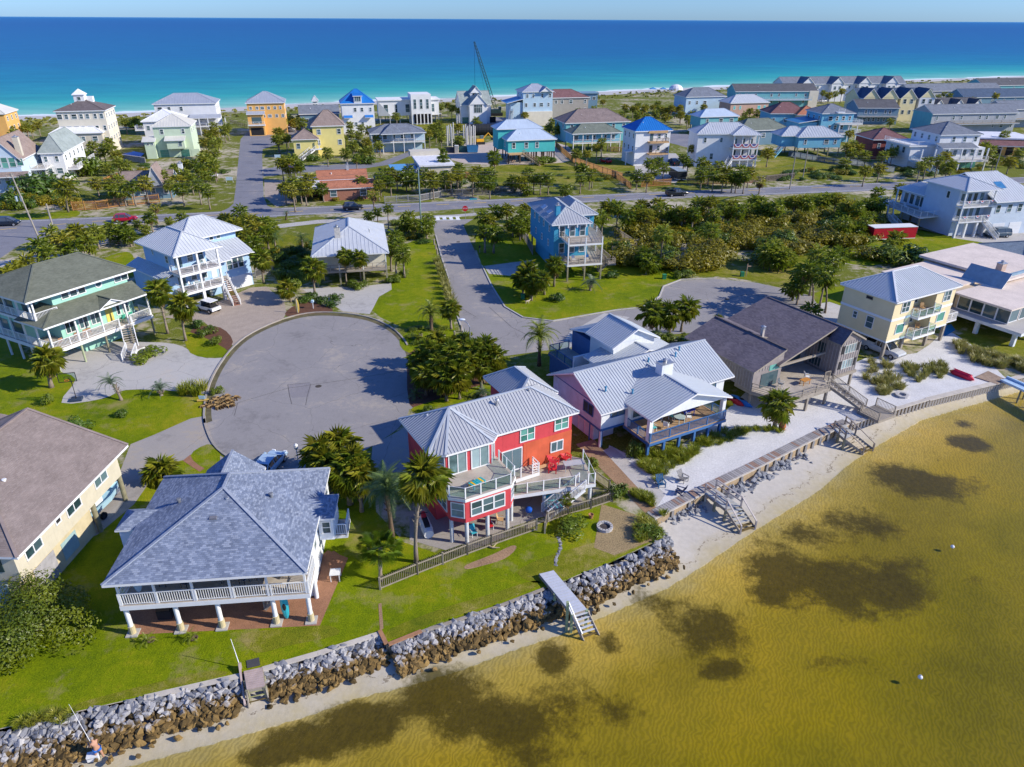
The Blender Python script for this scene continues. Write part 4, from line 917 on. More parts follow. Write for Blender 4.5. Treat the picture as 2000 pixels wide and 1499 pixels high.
h.body(.9,6.4,3.2,11.5,2.6,8.4,lb); h.body(.9,6.6,5.5,11.5,0,2.6,lb,'lower_wall')
h.body(6.4,13.6,3.4,12.5,0,5.5,lb,'garage_wall'); h.body(6.6,14.2,7.6,14.0,5.5,8.4,lb,'rear_wall')
h.body(-.6,.9,2.9,13.5,0,4.6,lb,'side_wall'); h.roof(h.shed(-1.2,.9,2.4,14.1,4.6,5.5,'L'),mr_white,.5,(),.14)
R,c=h.hip(.5,7.2,.5,11.6,8.4,2.3,.5,'v'); h.roof(R,mr_white,.5,c,.18)
R,c=h.hip(5.0,14.5,7.0,14.3,8.4,2.4,.5,'u'); h.roof(R,mr_white,.5,c,.18)
h.roof(h.shed(6.9,14.3,2.7,7.5,5.5,7.0,'F'),mr_white,.5,(),.16)
h.roof(h.shed(6.8,9.9,2.0,3.4,5.4,5.9,'F'),mr_white,.5,(),.14)
for z in (2.7,5.5):
    h.slab(.5,7.0,.2,3.2,z,M('grey_composite',(.28,.25,.25)),.4); h.rail([(.55,3.1),(.55,.25),(6.95,.25)] if z>3 else [(.55,3.1),(.55,.25),(6.95,.25)],z,1.0,m_white,'cable',2.0)
for u in (.6,3.6,6.8):
    h.post(u,.35,5.5,8.25,.26,m_white); h.post(u,.35,2.7,5.1,.26,m_white); h.post(u,.4,0,2.3,.42,m_white,False,'porch_column')
B=(.9,6.4,3.2,11.5)
for z in (4.0,6.9):
    h.panel('F',1.1,z-.1,1.1,2.1,m_glass,'balcony_door',B=B); h.win('F',3.0,z,.8,1.2,1,2,B=B); h.win('F',4.6,z,.9,1.4,1,2,B=B)
h.win('L',-1.0,7.0,.8,1.0,B=B); h.win('L',3.0,7.4,.3,.9,1,1,B=B)
B=(6.4,13.6,3.4,12.5)
for t in (3.6,4.6,5.6): h.win('F',t,4.2,.8,1.5,1,2,B=B)
h.garage('F',4.8,4.4,2.1,M('garage_white',(.70,.70,.72)),B=B); h.panel('F',.9,3.8,.9,2.0,M('pale_door',(.6,.65,.66)),'front_door',B=B)
for t in (3.4,4.6): h.win('F',t,7.75,.55,.6,1,1,B=(6.6,14.2,7.6,14.0))
for t in (.7,1.8): h.win('R',t+1,7.4,.5,.5,1,1,B=(.9,6.4,3.2,11.5))
h.slab(6.95,9.0,1.9,3.4,2.7,m_deckwood,.3); h.stairs((7.9,1.9,2.7),(6.6,-3.2,.02),1.1,m_white,m_white,True,None,False,M('red_stair_tread',(.30,.12,.08)))
h.box(5.0,5.15,5.3,5.5,0,2.6,m_white,'trim'); h.post(6.3,3.6,0,2.6,.4,m_white);
for u,v,z in ((4.4,1.8,5.5),(5.4,1.5,5.5),(2.6,1.7,2.7),(3.6,1.9,2.7),(4.3,1.6,2.7),(3.0,.9,2.7)):
    a=h.world(u,v); chair((a[0],a[1],z),h.th+rnd.uniform(0,6),m_white,'white chair on the %s balcony of the light blue house'%('upper' if z>4 else 'lower'),'white chairs on the %s balcony'%('upper' if z>4 else 'lower'))
a=h.world(5.0,2.2); table((a[0],a[1],5.5),h.th,M('glass_table',(.4,.5,.5),.2),'white table on the upper balcony of the light blue house'); a=h.world(3.3,1.4); table((a[0],a[1],2.7),h.th,M('glass_table',(.4,.5,.5),.2),'white table on the lower balcony of the light blue house')
h=House('cream_cottage','cream cottage raised on posts with white standing seam hip roof and brick chimney',607,502,5.2,12)
cc_=M('cream_siding',(.60,.57,.46),.8,.08,1,lap=.2)
h.body(.7,11.6,2.0,17.6,2.5,5.2,cc_); h.body(1.0,11.3,9,17,0,2.5,cc_,'lower_wall')
R,c=h.hip(.5,11.8,.5,17.7,5.2,2.5,.5,'v',8.3,4.0); h.roof(R,mr_white,.62,c,.18,rib_w=.06,capm=mr_pale)
h.slab(.5,11.8,.3,2.0,2.5,m_deckwood,.32,m_wood); h.rail([(.55,2.0),(.55,.35),(11.75,.35),(11.75,2.0)],2.5,1.0,m_wood,'cable',2.2)
for u in (.6,4.2,8.0,11.7): h.post(u,.4,2.5,5.1,.16,m_white); h.post(u,.45,0,2.2,.26,m_pile,False,'pile')
for u in (.8,4.2,8.0,11.5): h.post(u,5,0,2.5,.26,m_pile,False,'pile')
for t in (1.9,9.2): h.win('F',t,4.0,1.8,1.4,2,2)
h.win('F',4.5,4.0,1.4,1.4,2,2); h.panel('F',6.4,3.6,1.7,2.1,m_glass,'sliding_door'); h.wins('R',(3,7,11),4.1,1.0,1.2); h.wins('L',(4,9),4.1,1.0,1.2)
h.chimney(4.3,5.2,6.0,8.4,.9,.7,M('tan_chimney',(.5,.47,.42),.9,.2,3)); h.vent(9.5,8.5,6.6,.08,.4)
h=House('tall_blue_house','tall bright blue house on piles with grey metal roof and stacked decks',1078,440,8.6,13.7)
bs=M('bright_blue_siding',(.045,.27,.42),.75,.08,1,lap=.2)
h.body(.6,6.6,.6,15.8,2.9,8.6,bs); h.body(1.2,6.0,5.0,14.0,0,2.85,bs,'lower_wall'); h.body(6.6,9.6,6.2,14.5,2.9,8.6,bs,'right_wall')
R,c=h.hip(.5,6.6,.5,15.9,8.6,2.1,.5,'v',3.6,6); h.roof(R,mr_grey,.45,c,.18,capm=mr_pale)
R,c=h.hip(4.0,9.6,6.0,14.6,8.6,1.9,.5,'v',2.8,2.8); h.roof(R,mr_grey,.45,c,.18,capm=mr_pale)
for u in (1.3,2.9,4.5,6.1): MB().prism([(u-.08,.02),(u+.08,.02),(u+.08,.6),(u-.08,.6)],7.9,8.5).build('bracket',m_white,h.e)
h.chimney(1.7,2.6,8.9,11.2,.75,.95,bs)
for q in ((.9,8.5,1.7,10.3),(.9,5.0,1.6,6.6)): h.roof([[(q[0],q[1],8.6+2.1*(q[0]+.0)/3.55+.1),(q[2],q[1],8.6+2.1*q[2]/3.55+.1),(q[2],q[3],8.6+2.1*q[2]/3.55+.1),(q[0],q[3],8.6+2.1*q[0]/3.55+.1)]],M('skylight',(.35,.42,.5),.15),0,(),.08,name='skylight')
B=(.6,6.6,.6,15.8)
for t in (1.4,3.2,5.0): h.win('F',t,7.25,.85,1.7,1,2,B=B); h.win('F',t,4.4,.85,1.6,1,2,B=B)
h.wins('L',(3,6,9,12.5),7.2,.6,1.0,B=B); h.wins('L',(4,8,12),4.6,.6,1.0,B=B)
h.win('F',1.5,7.4,1.2,1.1,2,1,B=(6.6,9.6,6.2,14.5))
for z,fp in ((2.9,[(1.6,.58),(1.6,-4.1),(7.7,-4.1),(9.0,2.5),(9.0,6.1),(6.65,6.1),(6.65,.58)]),(6.3,[(1.9,.58),(1.9,-4.0),(7.7,-4.0),(9.0,2.5),(9.0,6.1),(6.65,6.1),(6.65,.58)])):
    h.slabp(fp,z,m_deckwood,.34); h.rail([(fp[0][0]+.05,.55),(fp[1][0]+.05,-3.95),(7.62,-3.95),(8.9,2.5),(8.9,6.0)],z,1.0,m_wood,'bars',2.1)
for u,v in ((1.75,-3.95),(4.7,-3.95),(7.55,-3.95),(8.85,2.5),(8.85,6.0)): h.post(u,v,2.9,7.3,.18,m_white); h.post(u,v,0,2.6,.24,m_pile,False,'pile')
for u in (.8,3.2,6.2):
    for v in (1.0,15.2): h.post(u,v,0,2.9,.26,m_pile,False,'pile')
h.stairs((9.0,4.2,2.9),(10.6,.6,1.4),1.0,m_wood,m_wood,True,None,True); h.slab(10.0,11.5,-.8,.7,1.4,m_deckwood,.2,m_wood); h.rail([(11.4,.6),(11.4,-.7),(10.1,-.7)],1.4,.95,m_wood,'bars'); h.stairs((10.0,0,1.4),(8.6,0,.02),1.0,m_wood,m_wood,True,None,True)
a=h.world(3.2,-2.4); chair((a[0],a[1],2.9),h.th,m_white,'white chair on the lower deck of the tall blue house'); a=h.world(5.6,-2.0); chair((a[0],a[1],2.9),h.th+PI,M('blue_paint',(.03,.15,.45)),'blue chair on the lower deck of the tall blue house')
h=House('red_house','red house with grey ribbed metal roof, faceted bay and raised deck',1132,805,7.2,29.3)
rs=M('red_siding',(.52,.055,.065),.75,.10,.9,vlap=1.2); os_=M('orange_red_siding',(.55,.105,.045),.75,.14,.8,vlap=1.2)
h.body(-14.3,-.45,.5,6.2,0,7.1,rs); h.body(-3.9,-.4,6.25,10.0,0,7.1,rs,'rear_wall')
h.box(-5.6,-.43,.46,.5,2.35,5.2,os_,'patched_siding')
ap=(-11.4,3.35,9.05); rr_=(-3.3,3.35,9.05); z=7.2
P=[(-14.88,.10,z),(-13.66,-.78,z),(-9.24,-.78,z),(-8.43,.03,z),(0,.03,z),(0.05,6.7,z),(-14.88,6.7,z)]
h.roof([[P[0],P[1],ap],[P[1],P[2],ap],[P[2],P[3],ap],[P[3],P[4],rr_,ap],[P[4],P[5],rr_],[P[5],P[6],ap,rr_],[P[6],P[0],ap]],mr_grey,.30,((ap,rr_),(P[0],ap),(P[1],ap),(P[2],ap),(P[3],ap),(P[4],rr_),(P[6],ap)),.18,rib_w=.06,rib_h=.05,capm=mr_pale)
R,c=h.hip(-4.1,.0,4.5,10.2,7.2,1.5,.35,'v',1.5,2.2); h.roof(R,mr_grey,.30,c,.18,rib_w=.06,capm=mr_pale)
h.fp([(-14.4,.5),(-14.4,-2.9),(-13.45,-3.8),(-9.3,-3.8),(-8.5,-2.9),(-8.5,.5)],2.3,4.62,rs,'bay_wall'); h.fp([(-14.2,.5),(-13.5,-.35),(-9.3,-.35),(-8.6,.35),(-8.6,.5)],4.7,7.1,rs,'bay_wall')
fp=[(-14.55,.5),(-14.55,-3.0),(-13.5,-3.95),(-9.25,-3.95),(-8.35,-3.0),(-8.35,.5)]
h.slabp(fp,4.78,m_deckwood,.32); h.rail([(-14.45,.3),(-14.45,-2.95),(-13.45,-3.85),(-9.3,-3.85),(-8.45,-2.95),(-8.45,-.2)],4.78,1.0,m_white,'glass',1.6)
fp=[(-8.5,.5),(-8.5,-2.3),(-.9,-4.3),(.4,-.5),(-.45,.5)]
h.slabp(fp,2.3,m_deckwood,.38); h.rail([(-8.4,-2.25),(-2.7,-3.72)],2.3,1.05,m_white,'glass',1.5); h.rail([(-1.55,-4.05),(-.95,-4.2),(.3,-.5)],2.3,1.05,m_white,'glass',1.6)
h.slab(-8.45,-4.7,-.9,.48,2.75,m_deckwood,.4); h.rail([(-8.3,-.85),(-6.6,-.85)],2.75,.95,m_white,'glass',1.7); h.rail([(-5.4,-.85),(-4.75,-.85),(-4.75,.2)],2.75,.95,m_white,'bars',1.0)
h.stairs((-2.15,-4.0,2.3),(-5.75,-3.65,.05),1.2,m_white,m_white)
for u,v in ((-14.3,-2.8),(-13.3,-3.6),(-11.4,-3.65),(-9.5,-3.65),(-8.6,-2.7),(-5.2,-2.6),(-1.2,-3.9),(-3.4,-3.2)): h.post(u,v,0,2.0 if u>-8.55 else 2.3,.34,m_bluepile,True,'pile')
B=(-14.3,-.45,.5,6.2)
h.win('F',-1.15,6.25,1.35,1.2,2,2,B=B,gm=m_glass_t); h.win('F',-4.75,6.1,1.35,1.2,2,2,B=B,gm=m_glass_t); h.win('F',-1.6,3.95,1.2,.95,2,1,B=(-14.3,-.45,.455,6.2)); h.panel('F',-6.3,3.85,1.9,2.1,m_glass,'sliding_door',.06,B)
h.win('F',-6.3,3.85,1.9,2.1,2,1,B=B,name='door_frame',gm=m_glass)
for a,c in (((-13.5,-.35),(-9.3,-.35)),):
    h.win((a,c),1.05,5.85,1.55,1.9,2,1,gm=m_glass_b); h.win((a,c),3.15,5.85,1.55,1.9,2,1,gm=m_glass_b)
h.win(((-14.2,.5),(-13.5,-.35)),.55,6.0,.75,1.4,1,2,gm=m_glass_b); h.win(((-9.3,-.35),(-8.6,.35)),.5,5.7,.7,2.0,1,1,gm=m_glass_b)
a,c=(-13.45,-3.8),(-9.3,-3.8)
for t in (1.0,2.05,3.1): h.win((a,c),t,3.5,.9,1.25,1,2)
h.win(((-14.4,-2.9),(-13.45,-3.8)),.65,3.5,1.0,1.3,1,2,gm=m_glass_b); h.win(((-9.3,-3.8),(-8.5,-2.9)),.6,3.5,.8,1.05,1,2); h.win(((-14.4,.5),(-14.4,-2.9)),1.8,3.5,1.9,1.3,2,2)
h.vent(-7.2,2.5,8.6,.12,.55); h.vent(-3.6,3.0,8.8,.07,.3); h.vent(-13.0,4.4,8.0,.08,.2,m_white)
rh=h
a=h.world(-11.6,-2.6)
t=thing('lounge_chair','yellow and turquoise slatted lounge chair on the upper deck of the red house','chair',(a[0],a[1],4.78),h.th+.25)
m1=M('yellow_paint',(.75,.48,.03)); m2=M('teal_paint',(.02,.38,.42)); m3=M('orange_paint',(.80,.30,.03))
for i in range(7): MB().box(-.9+.2*i,-.75+.2*i,-.32,.32,.34,.38).build('slat',(m2,m1,m2,m2,m2,m1,m2)[i],t)
MB().add([(-.95,-.32,.36),(-.95,.32,.36),(-1.45,.32,.95),(-1.45,-.32,.95),(-.92,-.32,.33),(-.92,.32,.33),(-1.42,.32,.92),(-1.42,-.32,.92)],[(3,2,1,0),(4,5,6,7),(0,1,5,4),(1,2,6,5),(2,3,7,6),(3,0,4,7)]).build('backrest',m3,t)
for x in (-.8,.4):
    for y in (-.3,.3): MB().box(x-.04,x+.04,y-.04,y+.04,0,.34).build('leg',m1 if y>0 else m2,t)
red=M('red_plastic',(.60,.03,.04),.45)
for u,v,r,l in ((-3.3,-.9,-.6,'red slatted armchair beside the bench on the lower deck of the red house'),(-2.6,.0,.4,'red slatted armchair against the wall on the lower deck of the red house'),(-1.2,.1,.2,'bright red chair at the far right wall of the lower deck')):
    a=h.world(u,v); adirondack((a[0],a[1],2.3),h.th+r,red,l)
a=h.world(-1.4,-1.5); table((a[0],a[1],2.3),h.th-.3,M('grey_plastic',(.42,.42,.43),.6),'grey folding table on the lower deck of the red house',h=.74,square=(1.9,.8))
a=h.world(-4.0,-.3); t=thing('bench','long wooden bench against the red wall of the lower deck','bench',(a[0],a[1],2.3),h.th); MB().box(-1.1,1.1,-.2,.2,.42,.48).build('seat',m_newwood,t)
for x in (-.8,.8): MB().box(x-.1,x+.1,-.15,.15,0,.42).build('leg',m_newwood,t)
a=h.world(-7.9,-1.5); adirondack((a[0],a[1],2.3),h.th-.4,M('grey_sling',(.10,.11,.12)),'grey sling chair in the corner of the lower deck beside the bay')
a=h.world(-7.0,-3.0); t=thing('kettle_grill','blue kettle grill on the patio under the raised deck','grill',(a[0],a[1],0),0); MB().ell((0,0,.75),(.32,.32,.3),14,8).build('bowl',M('blue_enamel',(.01,.08,.40),.25),t)
for i in range(3): MB().beam((.1*math.cos(i*2.1),.1*math.sin(i*2.1),.55),(.35*math.cos(i*2.1),.35*math.sin(i*2.1),0),.03,.03).build('leg',m_galv,t)
a=h.world(-12.4,-3.0); chair((a[0],a[1],0),h.th,M('turquoise_cloth',(.05,.40,.48)),'turquoise chair on the patio below the red bay'); a=h.world(-10.8,-2.9); chair((a[0],a[1],0),h.th,red,'red cushioned chair on the patio below the red bay'); a=h.world(-9.6,-2.6); chair((a[0],a[1],0),h.th+1,m_newwood,'wooden chair on the patio below the red bay',None,m_newwood)
a=h.world(-4.0,-2.6); t=thing('kiddie_pool','round turquoise paddling pool beneath the raised deck','pool',(a[0],a[1],0),0); MB().lathe([(1.0,0),(1.1,.4),(1.02,.4),(.95,.1),(.0,.1)],20).build('rim',M('pool_plastic',(.03,.40,.55),.3),t); MB().cyl((0,0,.11),(0,0,.25),.98,.98,20).build('pool_water',M('pool_water',(.05,.45,.55),.05),t)
a=h.world(-15.6,-.2); t=thing('jet_ski','white and red jet ski parked beside the red house','jet ski',(a[0],a[1],0),1.9); MB().tube([(-1.4,0,.45),(-.6,0,.5),(.6,0,.5),(1.4,0,.62)],[.42,.5,.45,.08],10).build('hull',m_white,t); MB().box(-1.0,.2,-.22,.22,.9,1.12).build('seat',m_dark,t); MB().tube([(.2,0,.9),(.7,0,1.15),(1.2,0,.75)],[.25,.22,.1],8).build('cowl',red,t); MB().beam((.55,-.35,1.3),(.55,.35,1.3),.05,.05).build('handlebar',m_dark,t)
h=House('blue_trim_house','white and lavender house with pale metal roofs, blue trim and covered sea deck',1175,804,4.7,29.3)
ws=M('white_panel_siding',(.64,.66,.66),.75,.06,1,vlap=.6); lav=M('lavender_siding',(.36,.42,.54),.75,.06,1,vlap=.6); bt=M('blue_trim',(.045,.13,.30),.6,.1,2)
h.body(.5,17.0,.6,9.6,2.15,4.6,ws); h.box(.46,.5,.7,9.5,2.2,4.6,M('pale_cladding',(.42,.55,.63)),'side_cladding'); h.body(.8,3.4,2.2,9.0,0,2.1,M('pale_lower_wall',(.62,.56,.60)),'lower_wall'); h.body(9.5,16.5,4,9.3,0,2.1,ws,'lower_wall')
h.box(.38,.45,.55,9.65,2.0,2.18,bt,'trim_board'); h.box(.4,17.1,.48,.55,2.0,2.2,bt,'trim_board')
R,c=h.gable(.5,17.3,.6,9.6,4.6,2.1,.6,'u',lav,.55); h.roof(R,mr_pale,.34,c,.16,trim=m_white,rib_w=.07,rib_h=.05)
for u in (.44,17.06): h.box(u-.03,u+.03,.6,9.6,4.5,4.6,bt,'trim_board')
z0,z1,zr=4.35,4.35,6.25
h.roof([[(13.7,-3.85,4.6),(13.7,1.5,4.6),(8.7,3.9,zr),(8.7,-3.85,zr)],[(3.2,1.0,4.6),(3.2,-3.85,4.6),(8.7,-3.85,zr),(8.7,3.9,zr)]],mr_pale,.34,(((8.7,-3.85,zr),(8.7,3.9,zr)),),.16,rib_w=.07,rib_h=.05)
MB().add([(u,v,zz) for v in (-3.25,-3.1) for u,zz in ((3.7,4.3),(13.2,4.3),(13.2,4.6),(8.7,zr-.15),(3.7,4.6))],[(4,3,2,1,0),(5,6,7,8,9),(0,1,6,5),(1,2,7,6),(2,3,8,7),(3,4,9,8),(4,0,5,9)]).build('gable_wall',ws,h.e)
h.slab(3.3,13.4,-3.7,.55,2.0,M('warm_deck',(.42,.28,.16),.85,.2,1,vlap=.15),.34,bt)
h.rail([(3.4,.3),(3.4,-3.6),(13.3,-3.6),(13.3,.3)],2.0,1.0,bt,'bal',2.2)
for u in (3.55,13.15): h.post(u,-3.2,2.0,4.35,.42,m_white,False,'porch_column'); h.post(u,-3.2,0,1.7,.26,bt,False,'pile')
h.post(3.55,.2,2.0,4.4,.42,m_white,False,'porch_column'); h.post(13.1,.0,2.0,4.4,.35,m_white,False,'porch_column')
for u in (5.4,7.4,9.4,11.3): h.post(u,-3.4,0,1.7,.26,bt,False,'pile'); h.post(u,-.2,0,1.7,.26,bt,False,'pile')
h.post(.7,.8,0,2.1,.3,bt,False,'pile'); h.post(.62,.72,0,4.5,.2,m_white,False,'corner_post'); h.box(.40,.48,2.3,2.45,.05,2.0,bt,'trim_board')
h.win('F',2.0,3.7,1.6,.8,2,1,bt,B=(.5,17.0,.6,9.6)); h.win('L',-2.2,3.6,1.6,1.1,2,1,bt,B=(.455,17.0,.6,9.6)); h.panel('F',4.6,3.4,1.1,1.9,m_glass,'glass_door',B=(.5,17.0,.6,9.6)); h.panel('F',7.4,3.4,2.2,2.0,m_glass,'sliding_door',B=(.5,17.0,.6,9.6)); h.panel('F',10.6,3.4,2.2,2.0,m_glass,'sliding_door',B=(.5,17.0,.6,9.6)); h.win('F',14.5,3.7,1.4,.9,2,1,bt,B=(.5,17.0,.6,9.6))
for t in (-1.0,-2.1,-3.2): h.panel('L',t,1.0,.8,1.9,M('blue_grey_door',(.45,.52,.58)),'storage_door',B=(.8,3.4,2.2,9.0))
h.chimney(9.0,1.6,5.6,7.3,1.5,1.0,ws); h.box(8.2,9.8,1.06,1.1,5.7,5.82,bt,'trim_board')
for u,v in ((2.0,2.2),(4.6,1.1),(9.0,4.2),(12.6,4.0),(13.6,4.6)): h.vent(u,v,4.7+2.1*(v)/5.1,.09,.3,M('blue_vent',(.06,.25,.4)))
h.body(8.2,14.0,9.3,13.8,0,6.5,ws,'rear_wall'); R,c=h.gable(8.2,14.0,9.3,13.8,6.5,1.45,.5,'v',ws,.5); h.roof(R,mr_pale,.34,c,.16,rib_w=.07)
R,c=h.gable(6.2,16.4,7.0,11.5,4.7,1.5,.4,'v',ws,.2); h.roof(R,mr_pale,.34,c,.16,rib_w=.07); h.body(6.4,16.2,9.0,11.3,0,4.6,ws,'rear_wall')
h.slab(5.2,8.2,13.0,18.2,2.6,m_deckwood,.4,bt); h.rail([(8.1,13.1),(5.3,13.1),(5.3,18.1),(8.1,18.1)],2.6,1.0,bt,'mesh',1.6,gm=clearglass()); h.body(8.2,13.8,13.8,17.6,0,5.2,bt,'rear_wall'); h.box(5.3,5.5,13.2,18,0,2.2,bt,'lower_wall'); h.box(5.2,8.2,12.6,12.9,2.2,4.2,m_white,'parapet_wall')
h.roof(h.shed(8.0,14.2,13.8,18.0,5.25,6.3,'B'),mr_pale,.34,(),.15)
wh=h
blu=M('blue_sling',(.05,.25,.50))
for u,v,mt_,l in ((5.2,-1.9,M('turquoise_sling',(.10,.45,.45)),'turquoise chair at the left of the covered sea deck'),(6.6,-2.2,m_white,'white chair near the rail of the covered sea deck'),(7.0,-.7,blu,'blue sling chair near the wall of the covered sea deck'),(8.4,-1.0,M('turquoise_sling',(.10,.45,.45)),'turquoise chair in the middle of the covered sea deck'),(9.8,-2.0,m_white,'white chair with blue cloth at the right of the covered sea deck')):
    a=h.world(u,v); chair((a[0],a[1],2.0),h.th+rnd.uniform(-1,4),mt_,l)
a=h.world(8.6,-1.9); table((a[0],a[1],2.0),h.th,M('glass_table',(.4,.5,.5),.2),'round glass table on the covered sea deck'); a=h.world(10.3,-1.2); table((a[0],a[1],2.0),h.th,M('royal_blue_cloth',(.01,.05,.45)),'table under a royal blue cloth on the covered sea deck',square=(1.5,.8))
a=h.world(12.0,-.3); t=thing('grill','black grill in the right corner of the covered sea deck','grill',(a[0],a[1],2.0),h.th); MB().box(-.5,.5,-.3,.3,.1,.85).build('cabinet',m_dark,t); MB().box(-.45,.45,-.28,.28,.87,1.2).build('lid',m_dark,t)
for i,(px,py,mt_,l) in enumerate(((1420,785,M('yellow_plastic',(.75,.55,.02),.4),'yellow kayak lying on the sand beside the grey timber house'),(1433,782,red,'red kayak lying between the yellow and the blue kayak'),(1448,784,M('blue_plastic',(.03,.20,.55),.4),'blue kayak lying under the deck corner of the grey timber house'))):
    a=G(px,py,.2); t=thing('kayak',l,'kayak',(a[0],a[1],.2),math.radians(118)); k=(1.0,1.6,1.7)[i]; MB().tube([(-k,0,.05),(-k*.5,0,0),(k*.5,0,0),(k,0,.05)],[.05,.34,.34,.05],10).build('hull',mt_,t); MB().ell((0,0,.28),(.45,.2,.08),10,6).build('cockpit',m_dark,t)
h=House('timber_house','grey weathered timber house with dark brown shingle roofs and open deck',1634,667,6.3,29.3)
wd=M('grey_board',(.27,.235,.22),.95,.22,1.6,fine=.35)
def battens(h,a,c,z0,z1,step=.42,top=None,mat=None):
    "vertical battens along a wall; top(t) gives a sloping upper end"
    b=MB(); d=Vector((c[0]-a[0],c[1]-a[1])); L=d.length; d/=L; n_=Vector((d.y,-d.x)); t=.1
    while t<L:
        p=Vector(a)+d*t+n_*.02; b.beam((p.x,p.y,z0),(p.x,p.y,(top(t) if top else z1)),.07,.05,0,(n_.x,n_.y,0)); t+=step
    b.build('batten',mat or M('light_batten',(.36,.33,.31),.95,.2,2),h.e,kind='stuff')
h.body(.15,3.75,-.6,11.2,2.1,6.3,wd); R,c=h.gable(.15,3.75,-.6,11.2,6.3,1.4,.3,'v',wd,.35,mid=1.15)
h.roof([R[0]],sh_purple,0,c,.2,trim=m_wood,capm=M('ridge_dark',(.11,.09,.09)))
h.roof([[(-.2,-.95,6.22),(-.2,1.0,6.22),(1.15,1.0,7.7),(1.15,-.95,7.7)],[(-.2,1.0,6.22),(-7.9,1.0,4.75),(-7.9,12.4,4.75),(1.15,11.6,7.7),(1.15,1.0,7.7)]] if False else [[(-.2,1.0,6.18),(-.2,-.95,6.18),(1.15,-.95,7.72),(1.15,1.0,7.72)]],sh_purple,0,(),.2,trim=m_wood)
h.roof([[(-7.9,12.4,4.72),(-7.9,.8,4.72),(1.15,.8,7.72),(1.15,11.8,7.72)]],sh_purple,0,(),.2,trim=m_wood)
h.body(-6.6,.1,3.8,11.6,2.1,4.9,wd,'middle_wall')
MB().add([(-7.6,3.7,2.1),(.1,3.7,2.1),(.1,3.7,7.2),(-7.6,3.7,4.7),(-7.6,3.85,2.1),(.1,3.85,2.1),(.1,3.85,7.2),(-7.6,3.85,4.7)],[(0,1,2,3),(7,6,5,4)]).build('porch_wall',wd,h.e)
h.box(-7.7,-.1,.95,1.15,4.35,4.6,m_wood,'porch_beam'); MB().beam((-7.8,.95,4.62),(0,.95,7.15),.1,.22).build('rake_board',m_wood,h.e)
h.body(-11.3,-6.9,1.3,11.6,2.1,4.75,wd,'left_wall'); R,c=h.gable(-11.3,-6.9,1.3,11.9,4.75,1.65,.35,'v',wd,.35,mid=-6.95)
h.roof([R[1]],sh_purple,0,c,.2,trim=m_wood,capm=MATS['ridge_dark']); h.roof([[(-4.6,12.2,5.6),(-4.6,5.5,5.6),(-6.95,5.5,6.42),(-6.95,12.2,6.42)][::-1]],sh_purple,0,(),.2,trim=m_wood)
h.slabp([(-11.3,3.7),(-11.3,1.3),(-9.6,-2.5),(-2.9,-2.5),(-1.6,-.6),(.1,-.6),(.1,3.7)],2.1,m_deckwood,.4,m_wood); h.slab(.0,3.9,-.75,11.3,2.1,m_wood,.35,m_wood)
h.rail([(-11.2,1.3),(-9.55,-2.45),(-3.0,-2.45)],2.1,.95,m_wood,'bars',1.9); h.rail([(-1.7,-.7),(-.9,-.75)],2.1,.95,m_wood,'bal')
battens(h,(.15,-.6),(3.75,-.6),2.15,6.2,.42,lambda t:6.25+(t*1.4 if t<1 else 1.4-(t-1)*.53)-.05); battens(h,(-11.3,11.6),(-11.3,1.3),2.15,4.65); battens(h,(.13,3.7),(.13,-.6),2.15,6.15); battens(h,(-11.3,1.3),(-6.9,1.3),4.3,4.7,.42,lambda t:4.7+t*.36)
B=(.15,3.75,-.6,11.2)
for z in (5.25,3.3):
    h.panel('F',.55,z,.45,1.0,m_dark,'shutter',B=B); h.panel('F',3.05,z,.45,1.0,m_dark,'shutter',B=B); h.win('F',1.3,z,.85,1.0,2,1,M('grey_frame',(.5,.5,.47)),m_glass_b,fr=.05,B=B); h.win('F',2.3,z,.85,1.0,2,1,M('grey_frame',(.5,.5,.47)),m_glass_b,fr=.05,B=B)
h.panel('L',-2.4,4.8,.9,1.3,m_glass,'window_glass',B=B); h.panel('L',-3.0,2.9,1.6,1.0,m_glass,'window_glass',B=B)
for t in (1.2,3.4,5.3): h.panel('F',t,3.2,1.5,1.9,m_glass,'sliding_door',B=(-7.0,.1,3.7,11))
h.panel('F',3.2,4.3+.1,1.6,.7,m_glass_t,'gable_window',B=(-11.3,-6.9,1.3,11)); h.panel('F',2.6,3.0,2.6,1.7,m_glass,'sliding_door',B=(-11.3,-6.9,1.3,11))
h.chimney(-5.9,5.6,5.0,6.9,.32,.32,M('flue',(.45,.40,.36)))
for u,v in ((-11,1.5),(-9.4,-2.3),(-6.2,-2.3),(-3.1,-2.3),(-11,6),(-11,11),(.3,-.4),(3.6,-.4),(3.6,5),(.3,5),(-6,3.5),(-6,9)): h.post(u,v,0,1.75,.26,m_wood,False,'pile')
h.stairs((-1.9,-1.6,2.1),(-.6,-5.6,.35),1.2,m_wood,m_wood); h.slab(-1.6,1.4,-8.2,-5.6,.35,m_wood,.3,m_wood); h.rail([(1.3,-5.7),(1.3,-8.0)],.35,.95,m_wood,'bal'); h.rail([(-1.5,-5.8),(-1.5,-8.1)],.35,.95,m_wood,'bal')
a=h.world(-4.6,-.4); table((a[0],a[1],2.1),h.th,M('orange_wood',(.50,.22,.05)),'orange wooden table on the deck of the grey timber house',h=.6,square=(1.2,.7)); a=h.world(-3.5,.3); chair((a[0],a[1],2.1),h.th+1,m_white,'white chair on the deck of the grey timber house'); a=h.world(-7.6,.4); chair((a[0],a[1],2.1),h.th+.3,M('grey_sling',(.10,.11,.12)),'grey chair near the left glass doors of the grey timber house')
h=House('yellow_house','pale yellow stucco house with ribbed metal hip roof and two glass balconies',1753,592,8,29.3)
